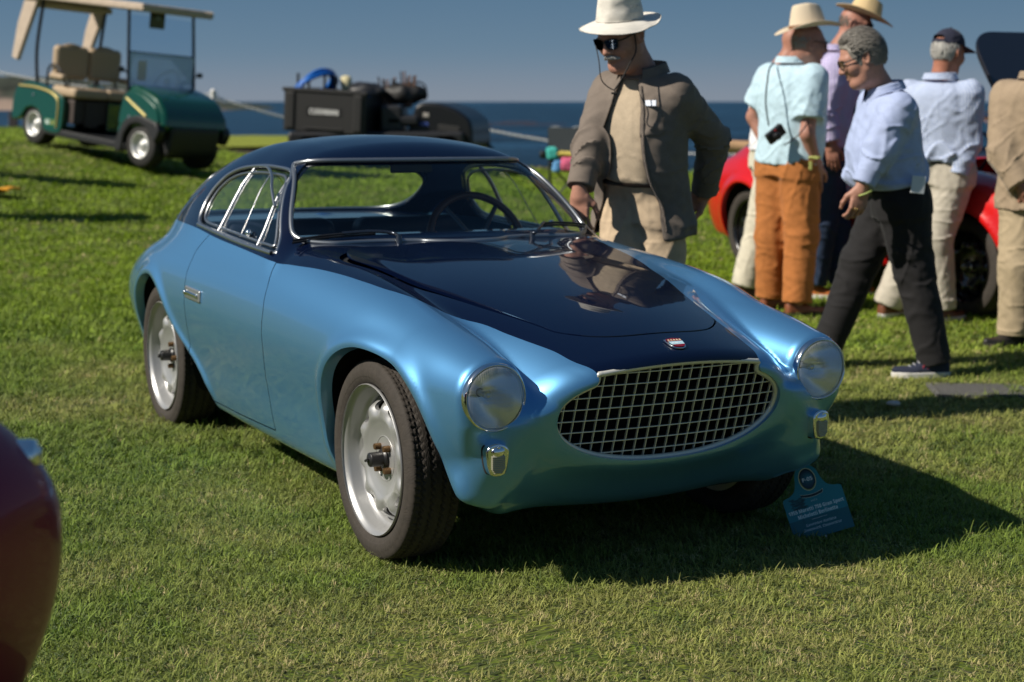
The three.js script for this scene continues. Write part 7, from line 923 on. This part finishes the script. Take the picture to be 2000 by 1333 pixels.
// ---------------------------------------------------------------- folding chair with towels, bin, log rail, slab, pebble, flag
{
  const d = 16.6, o = at(1104, 390, d), base = V(o.x, ground(o.x, o.z), o.z), ch = thing('folding_chair', 'dark folding chair piled with coloured towels left of the man in the sun hat', 'folding chair', base.toArray()), B = (x, y, e = 0) => at(x, y, d + e).sub(base), fr = std(lin(0.02, 0.025, 0.025), 0.4, 0.4), mesh = cloth(lin(0.03, 0.038, 0.042));
  const q = (a, b, c, e, t) => { const N = b.clone().sub(a).cross(e.clone().sub(a)).normalize().multiplyScalar(t), g = new THREE.BufferGeometry(), P = [a, b, c, e, ...[a, b, c, e].map((v) => v.clone().add(N))]; g.setAttribute('position', new THREE.Float32BufferAttribute(P.flatMap((v) => v.toArray()), 3)); g.setIndex([0, 1, 2, 0, 2, 3, 4, 6, 5, 4, 7, 6, 0, 4, 5, 0, 5, 1, 1, 5, 6, 1, 6, 2, 2, 6, 7, 2, 7, 3, 3, 7, 4, 3, 4, 0]); const r = g.toNonIndexed(); r.computeVertexNormals(); return r; };
  part('chair_back', q(B(1074, 300, 0.15), B(1140, 298, 0.15), B(1143, 252, 0.28), B(1072, 250, 0.28), 0.02), mesh, ch); part('chair_seat', q(B(1072, 322, -0.25), B(1138, 330, -0.25), B(1142, 312, 0.2), B(1074, 310, 0.2), 0.02), mesh, ch); part('top_trim', tube([B(1071, 252, 0.28), B(1085, 248, 0.28), B(1110, 254, 0.28), B(1128, 248, 0.28), B(1144, 253, 0.28)], 0.012, 24, 6), std(lin(0.25, 0.27, 0.28), 0.4), ch);
  const legs = [[1072, 250, 0.28, 1074, 390, 0.1], [1144, 252, 0.28, 1142, 392, 0.1], [1074, 322, -0.25, 1140, 392, -0.2], [1140, 328, -0.25, 1078, 392, -0.2], [1074, 318, -0.2, 1076, 392, 0.25], [1140, 318, -0.2, 1138, 392, 0.25], [1138, 320, -0.25, 1140, 390, 0.3]]; for (const [x0, y0, e0, x1, y1, e1] of legs) { const a = B(x0, y0, e0), b = B(x1, y1, e1); b.y = Math.max(b.y, 0.005); part('leg', rod(a.toArray(), b.toArray(), 0.011, 0.011, 8), fr, ch); }
  const w = at(1102, 308, d - 0.05), tow = (x, y, rx, ry, col, nm, lb, sd, tilt) => { const f = (a, b, c) => smax(smax(Math.abs(a) - rx, Math.abs(b) - ry, 0.03), Math.abs(c) - 0.13, 0.04) - 0.008 * noise(a * 14 + sd, b * 14, c * 14), m = isoMesh(f, [-rx * 1.3, -ry * 1.5, -0.19], [rx * 1.3, ry * 1.5, 0.19], 0.012, { slack: 0.06 }), o2 = tag(part(nm, geo(m, boxUV), cloth(col), scene), lb, 'towel', 'towels on the folding chair'); o2.position.copy(at(x, y, d - 0.15)); o2.rotation.z = tilt; };
  tow(1118, 321, 0.125, 0.075, lin(0.85, 0.16, 0.30), 'towel', 'pink towel lowest on the folding chair', 2, -0.12); tow(1106, 301, 0.15, 0.028, lin(0.72, 0.56, 0.12), 'towel', 'yellow towel on top of the pink one', 4, -0.05); tow(1078, 299, 0.06, 0.06, lin(0.05, 0.42, 0.36), 'towel', 'turquoise towel at the left arm of the folding chair', 6, 0.1); tow(1088, 322, 0.045, 0.075, lin(0.15, 0.40, 0.75), 'towel', 'pale blue towel beside the pink one', 8, -0.15);
  const ar = thing('drink_pouch', 'small dark pouch hung at the left arm of the folding chair', 'pouch', at(1062, 302, d - 0.2).toArray()); part('pouch', [box(0.09, 0.08, 0.08, 0, 0, 0, 0.03, 3), rod([0.03, 0.02, 0], [0.1, 0.03, 0], 0.014)], fr, ar);
}
{
  const d = 16.8, o = at(1393, 392, d), b = thing('green_bin', 'dark green bin on the lawn behind the man in the sun hat', 'bin', [o.x, ground(o.x, o.z), o.z]), gm = std(lin(0.012, 0.055, 0.03), 0.45);
  part('tub', [box(0.30, 0.36, 0.36, 0, 0.2, 0, 0.03, 3), box(0.03, 0.3, 0.3, 0.15, 0.2, 0, 0.012)], gm, b); part('lid', [box(0.34, 0.045, 0.40, 0, 0.395, 0, 0.02, 3)], gm, b); part('handle', rod([-0.12, 0.41, -0.2], [0.12, 0.41, -0.2], 0.015), gm, b); for (const s of [1, -1]) part('wheel', new THREE.CylinderGeometry(0.07, 0.07, 0.05, 24).rotateX(Math.PI / 2).translate(0.15, 0.07, 0.17 * s), blackRubber, b);
  const L = at(1380, 284, 20), L2 = at(1492, 290, 20), log = thing('log_rail', 'tan round log rail behind the man in the sun hat', 'rail', [L.x, ground(L.x, L.z), L.z]), lw = std(lin(0.56, 0.34, 0.18), 0.6, 0, { map: dataTex(256, 64, (u, v) => { const k = 0.9 + 0.12 * tileNoise(u, v, 5) + 0.08 * tileNoise(u * 0.2, v, 30, 3); return [k, k, k]; }) }), yb = log.position.y;
  part('log', rod([-0.05, L.y - yb, 0], [L2.x - L.x, L2.y - yb, 0], 0.085, 0.08, 28), lw, log); part('leg', rod([0.02, 0, 0], [0.02, L.y - yb - 0.06, 0], 0.05), lw, log); part('leg', rod([L2.x - L.x - 0.06, 0, 0], [L2.x - L.x - 0.06, L2.y - yb - 0.06, 0], 0.05), lw, log);
  const sp = at(1912, 754, 7.25), slab = thing('drain_cover', 'grey weathered drain cover set in the grass at right', 'drain cover', [sp.x, ground(sp.x, sp.z) + 0.004, sp.z]), sm = std(lin(0.24, 0.235, 0.22), 0.85, 0, { bumpMap: lawnBump, bumpScale: 0.01 }); slab.rotation.y = -0.10; slab.scale.set(0.84, 0.7, 0.84); part('frame', [box(0.50, 0.03, 0.03, 0, 0, 0.17), box(0.50, 0.03, 0.03, 0, 0, -0.17), box(0.03, 0.03, 0.34, 0.245, 0, 0), box(0.03, 0.03, 0.34, -0.245, 0, 0)], sm, slab); for (let k = 0; k < 9; k++) part('slat', box(0.44, 0.024, 0.026, 0, 0.004 * (k % 2), -0.136 + k * 0.034, 0.004), sm, slab); part('backing', box(0.46, 0.01, 0.32, 0, -0.012, 0), wellBlack, slab);
  const pb = at(1745, 806, 6.8), pm = isoMesh((x, y, z) => Math.hypot(x / 1.5, y / 0.55, z) - 0.022 - 0.005 * noise(x * 60, y * 60, z * 60), [-0.05, -0.03, -0.04], [0.05, 0.03, 0.04], 0.004, { slack: 0.02 }), pebble = tag(part('pebble', geo(pm), std(lin(0.5, 0.46, 0.42), 0.8), scene), 'small pale stone lying on the grass before the drain cover', 'stone'); pebble.position.set(pb.x, ground(pb.x, pb.z) + 0.035, pb.z);
  const fp = at(-8, 356, 14.5), fm = isoMesh((x, y, z) => { const h = 0.045 + 0.03 * noise(x * 9, 2, z * 9); return smax(Math.max(Math.abs(x) - 0.17 - 0.03 * noise(z * 12, 1, 1), Math.abs(z) - 0.12), Math.abs(y - h) - 0.012, 0.02); }, [-0.25, -0.05, -0.18], [0.25, 0.14, 0.18], 0.012, { slack: 0.05 }), flag = tag(part('yellow_flag', geo(fm, boxUV), cloth(lin(0.75, 0.33, 0.01)), scene), 'crumpled orange yellow cloth on the lawn at the left edge', 'cloth'); flag.position.set(fp.x, ground(fp.x, fp.z) + 0.02, fp.z);
  // distant stakes on the shore
  for (let k = 0; k < 3; k++) { const p = at(18 + k * 6, 232, 46), s = thing('shore_stake', ['leftmost of the three grey stakes by the shore', 'middle of the three grey stakes by the shore', 'rightmost of the three grey stakes by the shore'][k], 'stake', [p.x, p.y - 0.3, p.z], 'grey stakes by the shore'); part('shaft', rod([0, -0.6, 0], [0.02, 0.5 - 0.1 * k, 0], 0.05, 0.045, 8), std(lin(0.07, 0.06, 0.055), 0.9), s); }
}
renderer.render(scene, camera);
